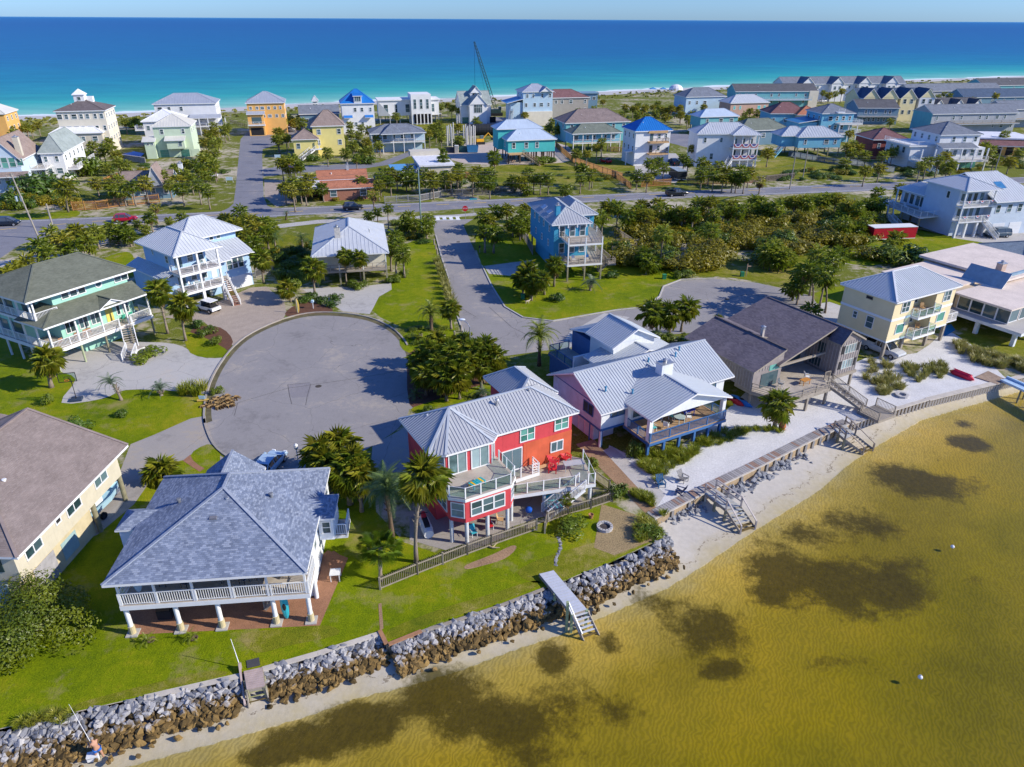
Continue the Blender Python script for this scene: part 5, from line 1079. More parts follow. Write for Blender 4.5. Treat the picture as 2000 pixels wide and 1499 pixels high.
ys=M('yellow_stucco',(.72,.60,.36),.85,.05,.7,bmp=.1); band=M('white_band',(.72,.74,.74),.7,.05)
h.body(.45,4.3,.45,7.9,2.5,8,ys); h.body(9.0,13.1,.45,7.9,2.5,8,ys); h.body(4.3,9.0,2.3,7.9,2.5,8,ys,'recess_wall'); h.body(4.0,13.0,2.6,7.5,0,2.45,ys,'lower_wall')
R,c=h.hip(.45,13.1,.45,7.9,8,2.2,.45,'u'); h.roof(R,mr_pale,.36,c,.2,trim=m_white,rib_w=.07,capm=m_white)
h.box(.41,13.14,.40,7.94,2.3,2.5,band,'band'); h.box(.41,.44,.42,7.94,5.2,5.5,band,'band'); h.box(.42,4.3,.40,.44,5.2,5.5,band,'band'); h.box(9.0,13.12,.40,.44,5.2,5.5,band,'band')
for z in (2.55,5.3):
    h.slab(4.35,8.95,-.6,2.3,z+.05,M('balcony_floor',(.5,.48,.45)),.3,band); h.rail([(4.4,.35),(4.4,-.55),(8.9,-.55),(8.9,.35)],z+.05,1.0,m_white,'glass',1.6); h.panel('F',1.2,z+1.1,1.1,2.0,m_glass,'balcony_door',B=(4.3,9.0,2.3,7.9)); h.win('F',3.2,z+1.3,1.2,1.3,2,2,B=(4.3,9.0,2.3,7.9))
    for u in (5.6,7.2): a=h.world(u,.8); chair((a[0],a[1],z+.05),h.th+rnd.uniform(-1,1),M('wicker_tan',(.42,.26,.12)),'wicker chair on the %s glass balcony of the yellow house'%('upper' if z>4 else 'lower'),'chairs on the %s glass balcony'%('upper' if z>4 else 'lower'),M('wicker_tan',(.42,.26,.12)))
B=(.45,4.3,.45,7.9); h.win('F',2.3,6.8,1.4,1.3,2,2,B=B); h.win('F',2.2,3.9,1.5,1.2,1,1,B=B,gm=m_glass_t); h.win('L',-1.6-1.2,4.2,.95,1.5,1,2,B=B); h.win('L',2.4,4.5,.5,.8,1,2,B=B); h.win('L',-3.6,7.3,.75,.22,1,1,M('dark_vent2',(.1,.1,.1)),m_dark,B=B)
B=(9.0,13.1,.45,7.9); h.win('F',2.4,6.8,1.4,1.3,2,2,B=B); h.win('F',2.2,3.9,1.5,1.2,1,1,B=B,gm=m_glass_t)
h.slab(13.1,15.6,.6,4.0,2.7,m_deckwood,.25); h.rail([(13.15,.65),(15.5,.65),(15.5,3.9)],2.7,1.0,m_white,'bal',1.2)
for u,v in ((.6,.6),(.6,4.2),(.6,7.7),(4.2,.6),(13.0,.6),(9.5,.6)): h.post(u,v,0,2.35,.36,m_wood,False,'pile')
h.panel('F',3.2,1.2,2.2,1.1,m_glass_t,'lower_window',B=(4.0,13.0,2.6,7.5))
h=House('flat_roof_house','beige flat roofed house with long window bands and raised butterfly roof on piers',1880,530,5,29.3)
be=M('beige_wall',(.50,.40,.27),.85,.1,.8); ro=M('pale_flat_roof',(.66,.56,.48),.9,.12,.5,fine=.2); tw=M('white_beam',(.66,.68,.70))
h.body(-9.5,8,-4.5,6,2.3,4.3,be); h.body(-8.6,14,-12,-4.6,2.3,4.3,be,'front_wall'); h.slab(-10.2,14,-15,6.4,2.3,m_conc,.45,tw)
h.box(-9.9,4,-3.2,6.6,4.32,4.6,ro,'roof'); h.box(1.2,16,-6,8,4.9,5.25,ro,'roof'); h.body(1.8,15,-5.4,7.4,4.3,4.9,be,'clerestory')
h.box(-9.0,14,-12.4,-4.4,4.32,4.55,ro,'roof'); h.roof([[(-1.8,-7.0,4.6),(-1.8,-1.0,4.6),(-.2,-1.0,6.6),(-.2,-7.0,6.6)]],M('blue_metal_fascia',(.20,.30,.38)),0,(),.15)
h.box(-1.0,14,-5.4,-5.0,4.6,5.6,M('blue_metal_fascia',(.20,.30,.38)),'fascia')
for t in (1.0,2.1,3.2,4.3,5.4): h.win(((-9.5,1.5),(-9.5,-4.5)),t,3.35,.9,1.4,1,2,M('tan_frame2',(.55,.45,.3)),m_glass)
for t in (1.4,3.2,5.0,6.8): h.win(((-8.6,-4.6),(-8.6,-12)),t,3.3,1.6,1.7,1,1,m_white,m_glass)
for t in (1.5,4,6.5,9): h.win(((-8.6,-12),(14,-12)),t,3.3,2.0,1.7,1,1,m_white,m_glass)
for u in (-9.4,-5,0,5):
    for v in (-14,-9,-3.5,2): h.post(u,v,0,1.85,.5,tw,False,'pier')
h.chimney(4.5,-3.0,5.2,6.4,1.2,.9,M('brick_chimney',(.45,.33,.26)))
h=House('low_blue_house','low blue house with wide grey blue roof behind the flat roofed house',1912,476,3.2,12.4)
h.body(.5,9.5,-9.6,-.5,0,3.2,M('blue_low_siding',(.10,.32,.46),.8,.08,1,vlap=.5)); R,c=h.hip(.5,14,-9.4,-.5,3.2,1.6,.55,'u'); h.roof(R,shingle('slate_blue_shingle',(.16,.20,.24),(.22,.27,.31),(.28,.33,.37)),0,c,.18,capm=M('slate_cap',(.22,.26,.30)))
h.win('L',4.2,1.7,1.6,1.8,2,1); h.panel('L',7,1.4,1.2,1.2,M('red_awning',(.35,.05,.07)),'red_panel')
h=House('bunting_house','large blue grey house with white roofs and bunting on its balconies',1888,374,9.4,14.5)
gb=M('blue_grey_siding',(.48,.55,.62),.75,.06,1,lap=.2)
h.body(.5,7.7,1.8,10.5,0,9.4,gb); h.body(7.7,19.5,.2,10,0,7.0,gb,'garage_wall'); h.body(1.2,8,10.5,17.5,3.2,6.6,gb,'side_wall'); h.body(1.6,8,10.5,17,0,2.9,gb,'lower_wall')
R,c=h.hip(.5,8.2,.3,10.8,9.4,1.7,.5,'v'); h.roof(R,mr_white,.6,c,.18,capm=mr_pale)
h.roof([[(7.6,-.6,7.0),(20,-.6,7.0),(14,7.2,11.4),(5.8,7.2,11.4)],[(20,-.6,7.0),(20,15,7.0),(14,7.2,11.4)],[(20,15,7),(2,15,7),(5.8,7.2,11.4),(14,7.2,11.4)]],mr_white,.6,(((5.8,7.2,11.4),(14,7.2,11.4)),),.2)
h.roof([[(.2,18.4,6.4),(.2,10.2,6.4),(3.0,10.2,8.2),(3.0,15,8.2)],[(8.4,18.4,6.4),(.2,18.4,6.4),(3.0,15,8.2),(6,15,8.2)]],mr_white,.6,(),.18)
h.roof([[(10.6,2.6,8.9),(12.6,2.6,8.9),(12.6,4.4,9.9),(10.6,4.4,9.9)]],M('solar_panel',(.05,.18,.35),.15),0,(),.06,name='solar_panel')
for z in (3.3,6.3):
    h.slab(.2,8.6 if z>4 else 7.6,.0,1.8,z,m_conc,.3); h.rail([(.3,1.7),(.3,.1),(8.5 if z>4 else 7.5,.1)],z,1.0,m_white,'bal',2)
    for t in (1.0,2.6,4.0,5.6): h.panel('F',t,z+1.15,.8,2.0,m_glass,'balcony_door',B=(.5,7.7,1.8,10.5))
    for t in (1.5,4.6,7.2):
        q=MB(); prof=[(-.55,0),(.55,0),(.40,-.32),(.2,-.46),(0,-.5),(-.2,-.46),(-.40,-.32)]
        q.add([(x,0,y) for x,y in prof]+[(x,.03,y) for x,y in prof],[(6,5,4,3,2,1,0),tuple(range(7,14))])
        f=link(q.mesh('bunting_fan',M('bunting_blue',(.05,.05,.25))),'bunting_fan',h.e,loc=(t,.02,z+.98)); MB().add([(x*.8,-.01,y*.8) for x,y in prof],[(6,5,4,3,2,1,0)]).build('white_stripe',m_white,f); MB().add([(x*.45,-.02,y*.45) for x,y in prof],[(6,5,4,3,2,1,0)]).build('red_stripe',M('bunting_red',(.5,.03,.06)),f)
for u in (.4,2.6,5.2,7.4): h.post(u,.3,0,3.1,.4,m_white,False,'porch_column')
h.post(7.5,.2,6.3,9.3,.2,m_white); h.post(.4,.2,6.3,9.3,.2,m_white); h.post(.4,.2,3.3,6.1,.2,m_white)
for t in (2.2,4.6): h.garage('F',t+1.8*(t>3),3.0,2.4,m_white,B=(8.5,19.5,.2,10))
h.wins('F',(1.6,4.4,7,9.4),5.4,1.0,1.5,B=(7.7,19.5,.2,10)); h.win('L',6.0,7.8,.7,1.3,1,1,B=(.5,7.7,1.8,10.5)); h.wins('L',(1.5,3.2,4.9,6.2),4.7,1.1,2.0,nx=1,ny=1,B=(1.2,8,10.5,17.5))
h.slabp([(1.1,5.6),(-4.3,5.2),(-2.6,20.0),(1.1,20.4)],3.3,m_deckwood,.34); h.rail([(1.0,5.7),(-4.2,5.3),(-2.55,19.9),(1.0,20.3)],3.3,1.0,m_white,'cable',2)
for u,v in ((-4,5.5),(-3.4,11),(-2.8,16),(-2.4,19.7),(.8,20),(.8,13)): h.post(u,v,0,2.95,.28,m_pile,False,'pile')
h.post(.5,18,3.3,6.3,.22,m_white); h.stairs((-2.9,15.5,3.3),(-5.5,12.0,1.6),1.1,m_white,m_white,True,None,True); h.stairs((-5.5,12.0,1.6),(-4.9,9.0,.02),1.1,m_white,m_white,True,None,True); h.stairs((6.6,.9,3.3),(9.2,.9,.02) if False else (8.4,-2.4,.02),1.2,m_white,m_white,True,None,True)
for u,v in ((-1,9),(-2,12),(-.5,14),(-1.5,17)): a=h.world(u,v); chair((a[0],a[1],3.3),rnd.uniform(0,6),m_white,'white chair on the wide sun deck of the bunting house','chairs on the sun deck')
def rockmat():
    m,n,l,b=nt('shore_rock'); setc(b,.85,.25)
    g=n.new('ShaderNodeNewGeometry'); oi=n.new('ShaderNodeObjectInfo'); sx=n.new('ShaderNodeSeparateXYZ'); l.new(g.outputs['Position'],sx.inputs[0])
    f=noise(n,l,g.outputs['Position'],2.2,5,.7)
    gr=ramp(n,l,oi.outputs['Random'],[(0,(.13,.135,.15)),(.5,(.25,.25,.265)),(1,(.42,.40,.38))]); br=ramp(n,l,oi.outputs['Random'],[(0,(.06,.04,.014)),(.5,(.15,.095,.032)),(1,(.26,.165,.055))])
    k=mth(n,l,'ADD',sx.outputs[2],mth(n,l,'ADD',mth(n,l,'MULTIPLY_ADD',f,.9,-.16),mth(n,l,'MULTIPLY',oi.outputs['Random'],.42))); kk=ramp(n,l,k,[(-.0,(1,1,1)),(.22,(0,0,0))])
    s_=n.new('ShaderNodeSeparateColor'); l.new(kk,s_.inputs[0]); c=mixc(n,l,s_.outputs[0],gr,br)
    c=mixc(n,l,.5,c,ramp(n,l,noise(n,l,g.outputs['Position'],9,4,.7),[(.3,(.6,.6,.6)),(.7,(1.3,1.3,1.3))]),'MULTIPLY')
    l.new(c,b.inputs['Base Color']); bump(n,l,f,b,.5,.08); return m
m_rock=rockmat()
def rock_mesh(seed):
    r2=random.Random(seed); bm=bmesh.new()
    for i in range(16):
        d=Vector((r2.gauss(0,1),r2.gauss(0,1),r2.gauss(0,1))).normalized(); bm.verts.new(Vector((d.x*.5,d.y*.40,d.z*.34))*r2.uniform(.85,1.1))
    bmesh.ops.convex_hull(bm,input=bm.verts[:]); me=bpy.data.meshes.new('rock')
    for v in [v for v in bm.verts if not v.link_faces]: bm.verts.remove(v)
    bm.to_mesh(me); bm.free(); me.materials.append(m_rock); return me
ROCKS=[rock_mesh(i) for i in range(9)]
m_rg=M('grey_rock',(.23,.235,.25),.85,.35,2.5,fine=.5,bmp=.5); GREY=[]
for me in ROCKS[:5]: g_=me.copy(); g_.materials.clear(); g_.materials.append(m_rg); GREY.append(g_)
LEV=[Vector(p) for p in LE]
def le_point(s0):
    "point and bayward normal at arc length along the land edge"
    acc=0
    for a,c in zip(LEV[:-1],LEV[1:]):
        L=(c-a).length
        if acc+L>=s0: d=(c-a)/L; return a+d*(s0-acc), Vector((d.y,-d.x))
        acc+=L
    return LEV[-1],Vector((0,-1))
def le_len(px,py):
    q=Vector(G(px,py)); best=(1e9,0); acc=0
    for a,c in zip(LEV[:-1],LEV[1:]):
        d=c-a; L=d.length; t=max(0,min(1,(q-a).dot(d)/L/L)); e=(a+d*t-q).length
        if e<best[0]: best=(e,acc+t*L)
        acc+=L
    return best[1]
def riprap(p0,p1,n,wid,label,zt=.05,zb=-1.25,size=(.40,.66),stray=.04,inset=.1):
    s0,s1=le_len(*p0),le_len(*p1); m,_=le_point((s0+s1)/2); t=thing('riprap',label,'rock bank',(m.x,m.y,0)); t['group']='' ; del t['group']
    for i in range(n):
        s=rnd.uniform(s0,s1); q,nr=le_point(s); w=rnd.random()**.9
        if rnd.random()<stray: w=rnd.uniform(1.0,1.35)
        ww=wid(s,(s-s0)/(s1-s0)) if callable(wid) else wid
        off=inset+w*ww; z=zt+(zb-zt)*min(1,w)**.85+rnd.uniform(-.05,.18); sz=rnd.uniform(*size)*(1.1-.25*(w>1))
        o=link(rnd.choice(GREY if zt<-.4 else ROCKS),'rock',t); p=q+nr*off
        o.location=(p.x-m.x,p.y-m.y,max(z,-1.28)); o.rotation_euler=(rnd.uniform(-.6,.6),rnd.uniform(-.6,.6),rnd.uniform(0,6.28)); o.scale=(sz*rnd.uniform(.9,1.3),sz,sz*rnd.uniform(.9,1.25))
    return t
wl_=lambda s,f: 3.0-.5*f
for p,q,n,w,l in (((-90,1458),(30,1418),240,4.4,'bank of grey rocks at the bottom left corner with grass between the stones'),((30,1418),(140,1394),290,4.0,'bank of rocks behind the fishing man'),((140,1394),(300,1357),290,3.4,'bank of rocks below the dry brown lawn edge, right of the fishing man'),((300,1357),(466,1319),270,2.9,'bank of rocks directly left of the small wooden landing'),
 ((516,1305),(630,1272),260,2.4,'bank of rocks directly right of the small wooden landing'),((630,1272),(744,1236),260,2.5,'bank of rocks directly left of the timber sea wall corner'),((760,1258),(860,1219),250,2.5,'bank of rocks directly right of the timber sea wall corner'),((860,1219),(960,1188),250,2.5,'bank of rocks midway between the timber corner and the grey gangway'),((955,1190),(1060,1151),250,2.6,'bank of rocks directly left of the grey gangway'),
 ((1062,1151),(1180,1105),280,3.0,'bank of rocks directly right of the grey gangway'),((1180,1105),(1298,1052),290,2.7,'bank of rocks below the fire pit lawn, ending at the rock corner')): riprap(p,q,n,w*.74,l,-.12,-1.12)
riprap((1296,1052),(1279,1020),24,1.0,'short run of rocks round the corner below the wooden walkway end',-.45,-1.2)
riprap((1290,1004),(1368,965),55,1.1,'small scattered rocks below the walkway left of the railed landing',-.7,-1.2,(.25,.6))
riprap((1405,948),(1562,868),85,1.2,'grey rocks below the walkway right of the railed landing',-.6,-1.2,(.35,.8))
for (px,py) in ((540,1340),(585,1375),(355,1425),(630,1330),(850,1270),(930,1245),(1395,1100)):
    pass
m_cap=M('bleached_cap',(.50,.45,.38),.9,.15,1); m_plank=M('walkway_plank',(.27,.25,.24),.95,.25,2.5,fine=.3); m_sheet=M('timber_wall',(.34,.25,.15),.9,.2,1.5,vlap=.3)
def seawall(pts,label,capw=.35,mat=None,piles=0,planks=False,off=0.0,htop=.04,wallm=None):
    P=[Vector((*G(*p),0)) for p in pts]; t=thing('seawall',label,'sea wall',P[0])
    w=MB(); c=MB();
    for a,b_ in zip(P[:-1],P[1:]):
        d=(b_-a).normalized(); n_=Vector((d.y,-d.x,0)); a2=a-P[0]+n_*off; b2=b_-P[0]+n_*off; L=(b_-a).length
        w.beam(a2+n_*.06+Vector((0,0,-.7)),b2+n_*.06+Vector((0,0,-.7)),.10,1.36)
        c.beam(a2+n_*.12+Vector((0,0,htop)),b2+n_*.12+Vector((0,0,htop)),.16 if planks else capw,.09)
        if piles:
            k=int(L/piles)
            for i in range(k+1): q=a2.lerp(b2,i/max(1,k))+n_*.22; link(post_mesh(.2,1.5,m_cap),'pile',t,loc=(q.x,q.y,-1.45))
        if planks:
            k=int(L/.30)
            for i in range(k):
                q=a2.lerp(b2,(i+.5)/k)-n_*.42+Vector((0,0,.05+rnd.uniform(-.006,.006)))
                o=link(PLK[rnd.randrange(3)],'plank',t,loc=q); o.rotation_euler=(0,0,math.atan2(n_.y,n_.x))
    w.build('wall_panel',wallm or m_sheet,t); c.build('cap',mat or m_cap,t); return t
PLK=[MB().box(-.5,.5,-.135,.135,-.03,.03).mesh('plank',m) for m in (m_plank,M('walkway_plank_grey',(.34,.32,.31),.95,.2,2),M('walkway_plank_red',(.29,.19,.145),.95,.2,2))]
seawall([(282,1361),(470,1318)],'pale concrete sea wall cap left of the small wooden landing',.4)
seawall([(512,1306),(620,1275),(745,1235)],'long pale sea wall cap right of the small wooden landing',.4)
seawall([(745,1233),(758,1259),(822,1233)],'rusty timber sea wall corner where the lawn steps back',.3,M('rusty_timber',(.33,.17,.09),.9,.25,1.5),0,False,0,.12)
seawall([(822,1233),(960,1188),(1062,1149)],'low dark sea wall at the lawn edge left of the grey gangway',.25,m_wood)
seawall([(1277,1013),(1375,963),(1480,913)],'plank walkway on the sea wall before the blue trimmed house',.2,m_cap,2.0,True)
seawall([(1480,913),(1600,853),(1660,827)],'plank walkway on the sea wall before the grey timber house',.2,m_cap,1.2,True)
seawall([(1660,827),(1740,801),(1810,780)],'timber sea wall with short piles below the sea oats',.5,m_cap,.55)
seawall([(1810,780),(1880,763),(1955,745),(2060,718)],'tall timber sea wall with bright piles at the right end',.7,m_cap,.42)
def P3(px,py,z): g=G(px,py,z); return Vector((g[0],g[1],z))
def landing(label,c,zd,steps,mat,planks=11,group=None,rails=(),post=None,railm=None,tread=None,zb=-1.3,n=6):
    "c: four deck corner pixels (land left, land right, sea right, sea left) at zd; steps: sea-left, sea-right end pixels at zb"
    q=[P3(*p,zd) for p in c]; o=q[0]; t=thing('beach_landing',label,'wooden landing',(o.x,o.y,0)); Z=Vector((0,0,0)); rel=lambda v:Vector((v.x-o.x,v.y-o.y,v.z))
    for i in range(planks):
        a=q[0].lerp(q[3],(i+.06)/planks); b_=q[1].lerp(q[2],(i+.06)/planks); a2=q[0].lerp(q[3],(i+.94)/planks); b2=q[1].lerp(q[2],(i+.94)/planks)
        V=[rel(v) for v in (a,b_,b2,a2)]; dz=Vector((0,0,-.05)); MB().add(V+[v+dz for v in V],[(3,2,1,0),(4,5,6,7),(0,1,5,4),(1,2,6,5),(2,3,7,6),(3,0,4,7)]).build('plank',mat,t)
    f=MB()
    for a,b_ in ((q[0],q[3]),(q[1],q[2]),(q[0],q[1]),(q[3],q[2])): f.beam(rel(a)-Vector((0,0,.17)),rel(b_)-Vector((0,0,.17)),.08,.22)
    f.build('frame',m_wood,t)
    s=[P3(*p,zb) for p in steps]
    st=MB()
    for a,b_ in ((q[3],s[0]),(q[2],s[1])): st.beam(rel(a)-Vector((0,0,.12)),rel(b_),.07,.24)
    st.build('stringer',m_wood,t)
    for i in range(n):
        k=(i+.55)/n; a=rel(q[3].lerp(s[0],k)); b_=rel(q[2].lerp(s[1],k)); z=zd+(zb-zd)*(i+.8)/n; a.z=b_.z=z; MB().beam(a,b_,(q[3]-s[0]).to_2d().length/n*.82,.06).build('tread',(tread or mat) if i<n-2 else M('wet_tread',(.13,.09,.03),.8,.25,2),t)
    for k in (q[3],q[2],(q[0]+q[3])/2,(q[1]+q[2])/2): link(post_mesh(.2,zd+2.0,post or m_pile),'pile',t,loc=(k.x-o.x,k.y-o.y,-2.05))
    rm=railm or m_wood
    for side in rails:
        A=(q[0],q[3],s[0]) if side=='l' else (q[1],q[2],s[1]); b=MB(); up=Vector((0,0,1.0))
        b.beam(rel(A[0])+up,rel(A[1])+up,.14,.06); b.beam(rel(A[1])+up,rel(A[2])+up*.75,.14,.06); b.build('handrail',rm,t); m2=MB(); m2.beam(rel(A[0])+up*.5,rel(A[1])+up*.5,.05,.12); m2.build('midrail',rm,t)
        for p,hh in ((A[0],1.0),((A[0]+A[1])/2,1.0),(A[1],1.0),(A[2],.75)): v=rel(p); link(post_mesh(.13,hh+.25,rm),'post',t,loc=(v.x,v.y,v.z-.25))
    return t
lt=landing('small weathered wooden landing with moss stained steps below the porch house lawn',((476,1311),(512,1303),(517,1340),(482,1347)),.15,((487,1384),(526,1373)),M('pinkish_board',(.40,.31,.28),.9,.2,2),9,rails=(),tread=M('mossy_board',(.30,.30,.13),.9,.3,2),n=4)
a=P3(473,1302,.15); o0=P3(476,1311,.15); b_=P3(485,1384,-1.2); MB().beam((a.x-o0.x-.15,a.y-o0.y,.35),(b_.x-o0.x-.15,b_.y-o0.y,-.9),.12,.5).build('side_board',M('pinkish_board',(.40,.31,.28)),lt)
landing('long grey grated gangway with white steps running down into the bay',((1053,1121),(1081,1114),(1146,1190),(1117,1199)),.35,((1141,1256),(1171,1245)),M('grey_grating',(.47,.49,.54),.6,.08,2),16,rails=(),railm=m_white,zb=-1.75,n=7,post=M('green_post',(.28,.34,.18),.9,.3,2))
gw=bpy.data.objects['beach_landing.001']; o0=P3(1053,1121,.35); A=P3(1112,1196,.35); B2=P3(1139,1252,-1.7); rl=lambda v:Vector((v.x-o0.x,v.y-o0.y,v.z))
MB().beam(rl(A)+Vector((-.1,0,1.0)),rl(B2)+Vector((-.1,0,.7)),.1,.06).beam(rl(A)+Vector((-.1,0,.55)),rl(B2)+Vector((-.1,0,.3)),.06,.06).build('handrail',m_white,gw); link(post_mesh(.2,2.9,MATS['green_post']),'post',gw,loc=(rl(A).x-.15,rl(A).y,-1.55))
landing('grey railed landing with steps onto the white beach before the blue trimmed house',((1377,963),(1398,955),(1447,989),(1418,995)),.1,((1446,1041),(1475,1031)),M('pale_grey_board',(.40,.40,.38),.9,.15,2),8,rails=('l','r'),railm=M('rail_grey',(.38,.34,.32),.9,.2,2),n=6)
landing('railed beach steps below the grey timber house with pale worn treads',((1628,838),(1650,829),(1670,848),(1650,858)),.1,((1685,886),(1705,878)),M('pale_grey_board',(.40,.40,.38)),5,rails=('l','r'),railm=M('rail_dark',(.24,.20,.17),.9,.2,2),n=7,tread=M('pale_tread',(.50,.42,.30),.9,.2,2))
o=P3(1954,746,.15); t=thing('pier','pale blue metal pier leaving the sea wall at the right edge','pier',o)
q=[P3(1954,744,.15),P3(1966,738,.15),P3(2110,800,.15),P3(2098,810,.15)]; V=[v-o for v in q]
MB().add(V+[v+Vector((0,0,-.1)) for v in V],[(3,2,1,0),(4,5,6,7),(0,1,5,4),(1,2,6,5),(2,3,7,6),(3,0,4,7)]).build('deck',M('pier_metal',(.38,.52,.66),.4,.1),t)
for a,b_ in ((V[0],V[3]),(V[1],V[2])): MB().beam(a+Vector((0,0,.12)),b_+Vector((0,0,.12)),.22,.22).build('side_tube',M('pier_tube',(.45,.60,.72),.35,.1),t)
for k in (.3,.6,.95):
    for a,b_ in ((V[0],V[3]),(V[1],V[2])): p=a.lerp(b_,k); link(post_mesh(.2,2.6,m_pile,True),'pile',t,loc=(p.x,p.y,-2.6))
t=thing('deck','brown plank deck behind the sea wall at the pier head','deck',P3(1904,736,0)); o=P3(1904,736,0); q=[P3(1904,737,.08)-o,P3(1930,725,.08)-o,P3(1966,743,.08)-o,P3(1948,751,.08)-o]
for i in range(12): MB().beam(q[0].lerp(q[3],(i+.5)/12),q[1].lerp(q[2],(i+.5)/12),(q[3]-q[0]).length/12*.9,.05).build('plank',M('brown_plank',(.30,.22,.16),.95,.25,2),t)
def fence(pts,h,label,mat=None,style='board',post=2.4,z=0,group=None,lean=0):
    P=[Vector((*G(*p),z)) for p in pts]; t=thing('fence',label,'fence',P[0],0,group); b=MB(); r=MB(); mat=mat or m_wood
    for a,c in zip(P[:-1],P[1:]):
        a=a-P[0]; c=c-P[0]; L=(c-a).length; n=max(1,round(L/post))
        for i in range(n+1): link(post_mesh(.14,h+.08,mat),'post',t,loc=a.lerp(c,i/n))
        for k in ((.12,.9) if style!='rail' else (.25,.55,.85)): r.beam(a+Vector((0,0,h*k)),c+Vector((0,0,h*k)),.05,.10)
        if style in('board','picket'):
            w=.14 if style=='board' else .085; s=.15 if style=='board' else .155; d=(c-a).normalized(); nn_=Vector((-d.y,d.x,0))*.05; m=int(L/s)
            for i in range(m): q=a.lerp(c,(i+.5)/m)+nn_; b.beam(q+Vector((0,0,.04)),q+Vector((0,0,h+(rnd.uniform(-.02,.03)))),w,.025,0,(d.x,d.y,0))
    r.build('fence_rail',mat,t)
    if b.v: b.build('boards' if style=='board' else 'pickets',mat,t,kind='stuff')
    return t
m_picket=M('weathered_picket',(.30,.255,.19),.95,.2,1.5,fine=.3); m_cedar=M('cedar_board',(.42,.235,.095),.9,.25,.8,fine=.3); m_cedar2=M('orange_cedar_board',(.50,.25,.08),.9,.2,.8); m_greyf=M('grey_fence_board',(.27,.25,.22),.95,.2,.8,fine=.3)
fence([(743,1152),(816,1122),(913,1084),(960,1067),(1048,1036)],1.15,'weathered wooden picket fence along the lawn below the red house',m_picket,'picket',2.9)
fence([(1064,1042),(1068,1022),(1110,1006),(1154,994),(1196,980),(1190,958),(1162,938)],1.1,'picket fence from the stair foot round the corner behind the bright bush',m_picket,'picket',2.6)
fence([(188,488),(215,482),(262,480)],1.2,'grey board fence behind the green roof house lawn',m_greyf,'rail',2.6)
fence([(497,472),(515,500),(535,530)],1.8,'dark board fence at the right of the light blue house',M('dark_fence',(.10,.075,.06),.9,.2,1),'board')
fence([(500,543),(535,530)],1.4,'short grey fence beside the light blue garage',m_greyf,'board')
fence([(1004,446),(1025,470),(1040,498)],1.7,'grey fence left of the tall blue house',m_greyf,'board'); fence([(1020,452),(1045,448)],1.5,'tan fence behind the palms left of the tall blue house',m_picket,'board')
fence([(1200,458),(1240,485),(1242,492),(1195,497)],1.5,'grey fence round the yard right of the tall blue house',m_picket,'board')
fence([(143,412),(190,410),(235,404),(312,396)],2.0,'orange cedar fence in front of the low brown roofed house',m_cedar2,'board'); fence([(205,362),(232,352)],1.8,'short cedar fence behind the low brown roofed house',m_cedar2,'board')
fence([(1085,288),(1118,318),(1150,330),(1205,348)],1.8,'long cedar fence sloping down beside the turquoise pile house',m_cedar,'board'); fence([(1195,345),(1215,350)],1.6,'short end of the cedar fence by the red car',m_cedar,'board')
fence([(1252,366),(1310,362)],1.7,'short orange cedar fence beside the dark trailer',m_cedar2,'board'); fence([(1342,360),(1400,360),(1470,358)],1.7,'cedar fence in front of the bunting porch house',m_cedar,'board'); fence([(1470,358),(1550,350)],1.7,'greyer right part of the fence in front of the bunting porch house',m_picket,'board')
fence([(1198,345),(1232,370)],1.6,'fence running down to the road left of the blue roofed house',m_cedar,'board'); fence([(1185,296),(1240,300)],1.6,'orange fence by the blue roofed house drive',m_cedar2,'board')
fence([(865,385),(960,380),(1022,376)],1.8,'grey board fence behind the palms on the far side of the road',m_greyf,'board'); fence([(752,398),(820,394),(862,386)],1.7,'pale grey fence before the flat white roof',M('pale_fence',(.36,.35,.34),.95,.2,.8),'board'); fence([(893,345),(925,350)],1.6,'brown fence behind the palms right of the flat white roof',m_cedar,'board')
fence([(1540,305),(1610,318),(1660,325)],1.6,'dark blue grey fence below the white roofed blue house',M('slate_fence',(.16,.20,.25),.9,.2,.8),'board'); fence([(1660,322),(1745,338)],1.6,'grey fence left of the white decked house',M('slate_fence2',(.24,.27,.30),.9,.2,.8),'board')
fence([(450,240),(482,250)],1.3,'dark low fence at the dune left of the orange house',M('dark_fence',(.10,.075,.06)),'rail'); fence([(228,312),(285,320)],1.8,'grey fence round the yard of the pale green house',M('pale_fence',(.36,.35,.34)),'board')
def at(px,py,z=0): g=G(px,py,z); return (g[0],g[1],z)
t=thing('fire_pit','round grey stone fire pit on the lawn','fire pit',at(1181,1032));
for i in range(14):
    a=i*2*math.pi/14; o=link(MB().box(-.15,.15,-.11,.11,0,.28).mesh('stone',M('pit_stone',(.42,.40,.38),.9,.2,3)),'stone',t,loc=(.58*math.cos(a),.58*math.sin(a),0),rz=a+math.pi/2)
MB().cyl((0,0,.0),(0,0,.12),.46,.46,16).build('ash_bed',M('ash',(.06,.05,.05),.95,.3,4),t)
t=thing('flower_pot','small clay flower pot on the lawn above the fire pit','flower pot',at(1154,1012)); MB().lathe([(.16,0),(.24,.4),(.2,.4),(.16,.3)],12).build('pot',M('clay',(.35,.16,.08)),t)
t=thing('driftwood','pale forked driftwood at the foot of the picket fence','driftwood',at(962,1072)); MB().tube([(-.5,.3,.1),(0,0,.12),(.6,-.1,.2)],[.09,.08,.03],7).tube([(0,0,.12),(.4,.4,.3)],[.06,.02],6).build('branch',M('driftwood',(.5,.38,.22),.9,.2,3),t)
t=thing('stone_path_edge','line of pale stones curving across the lawn','stone line',at(1093,1060))
for i in range(16): g=Vector(at(1090+5*math.sin(i*.35),1050+i*3.6)); o=link(ROCKS[i%9],'stone',t,loc=g-Vector(at(1093,1060)),rz=i); o.scale=(.45,.35,.2)
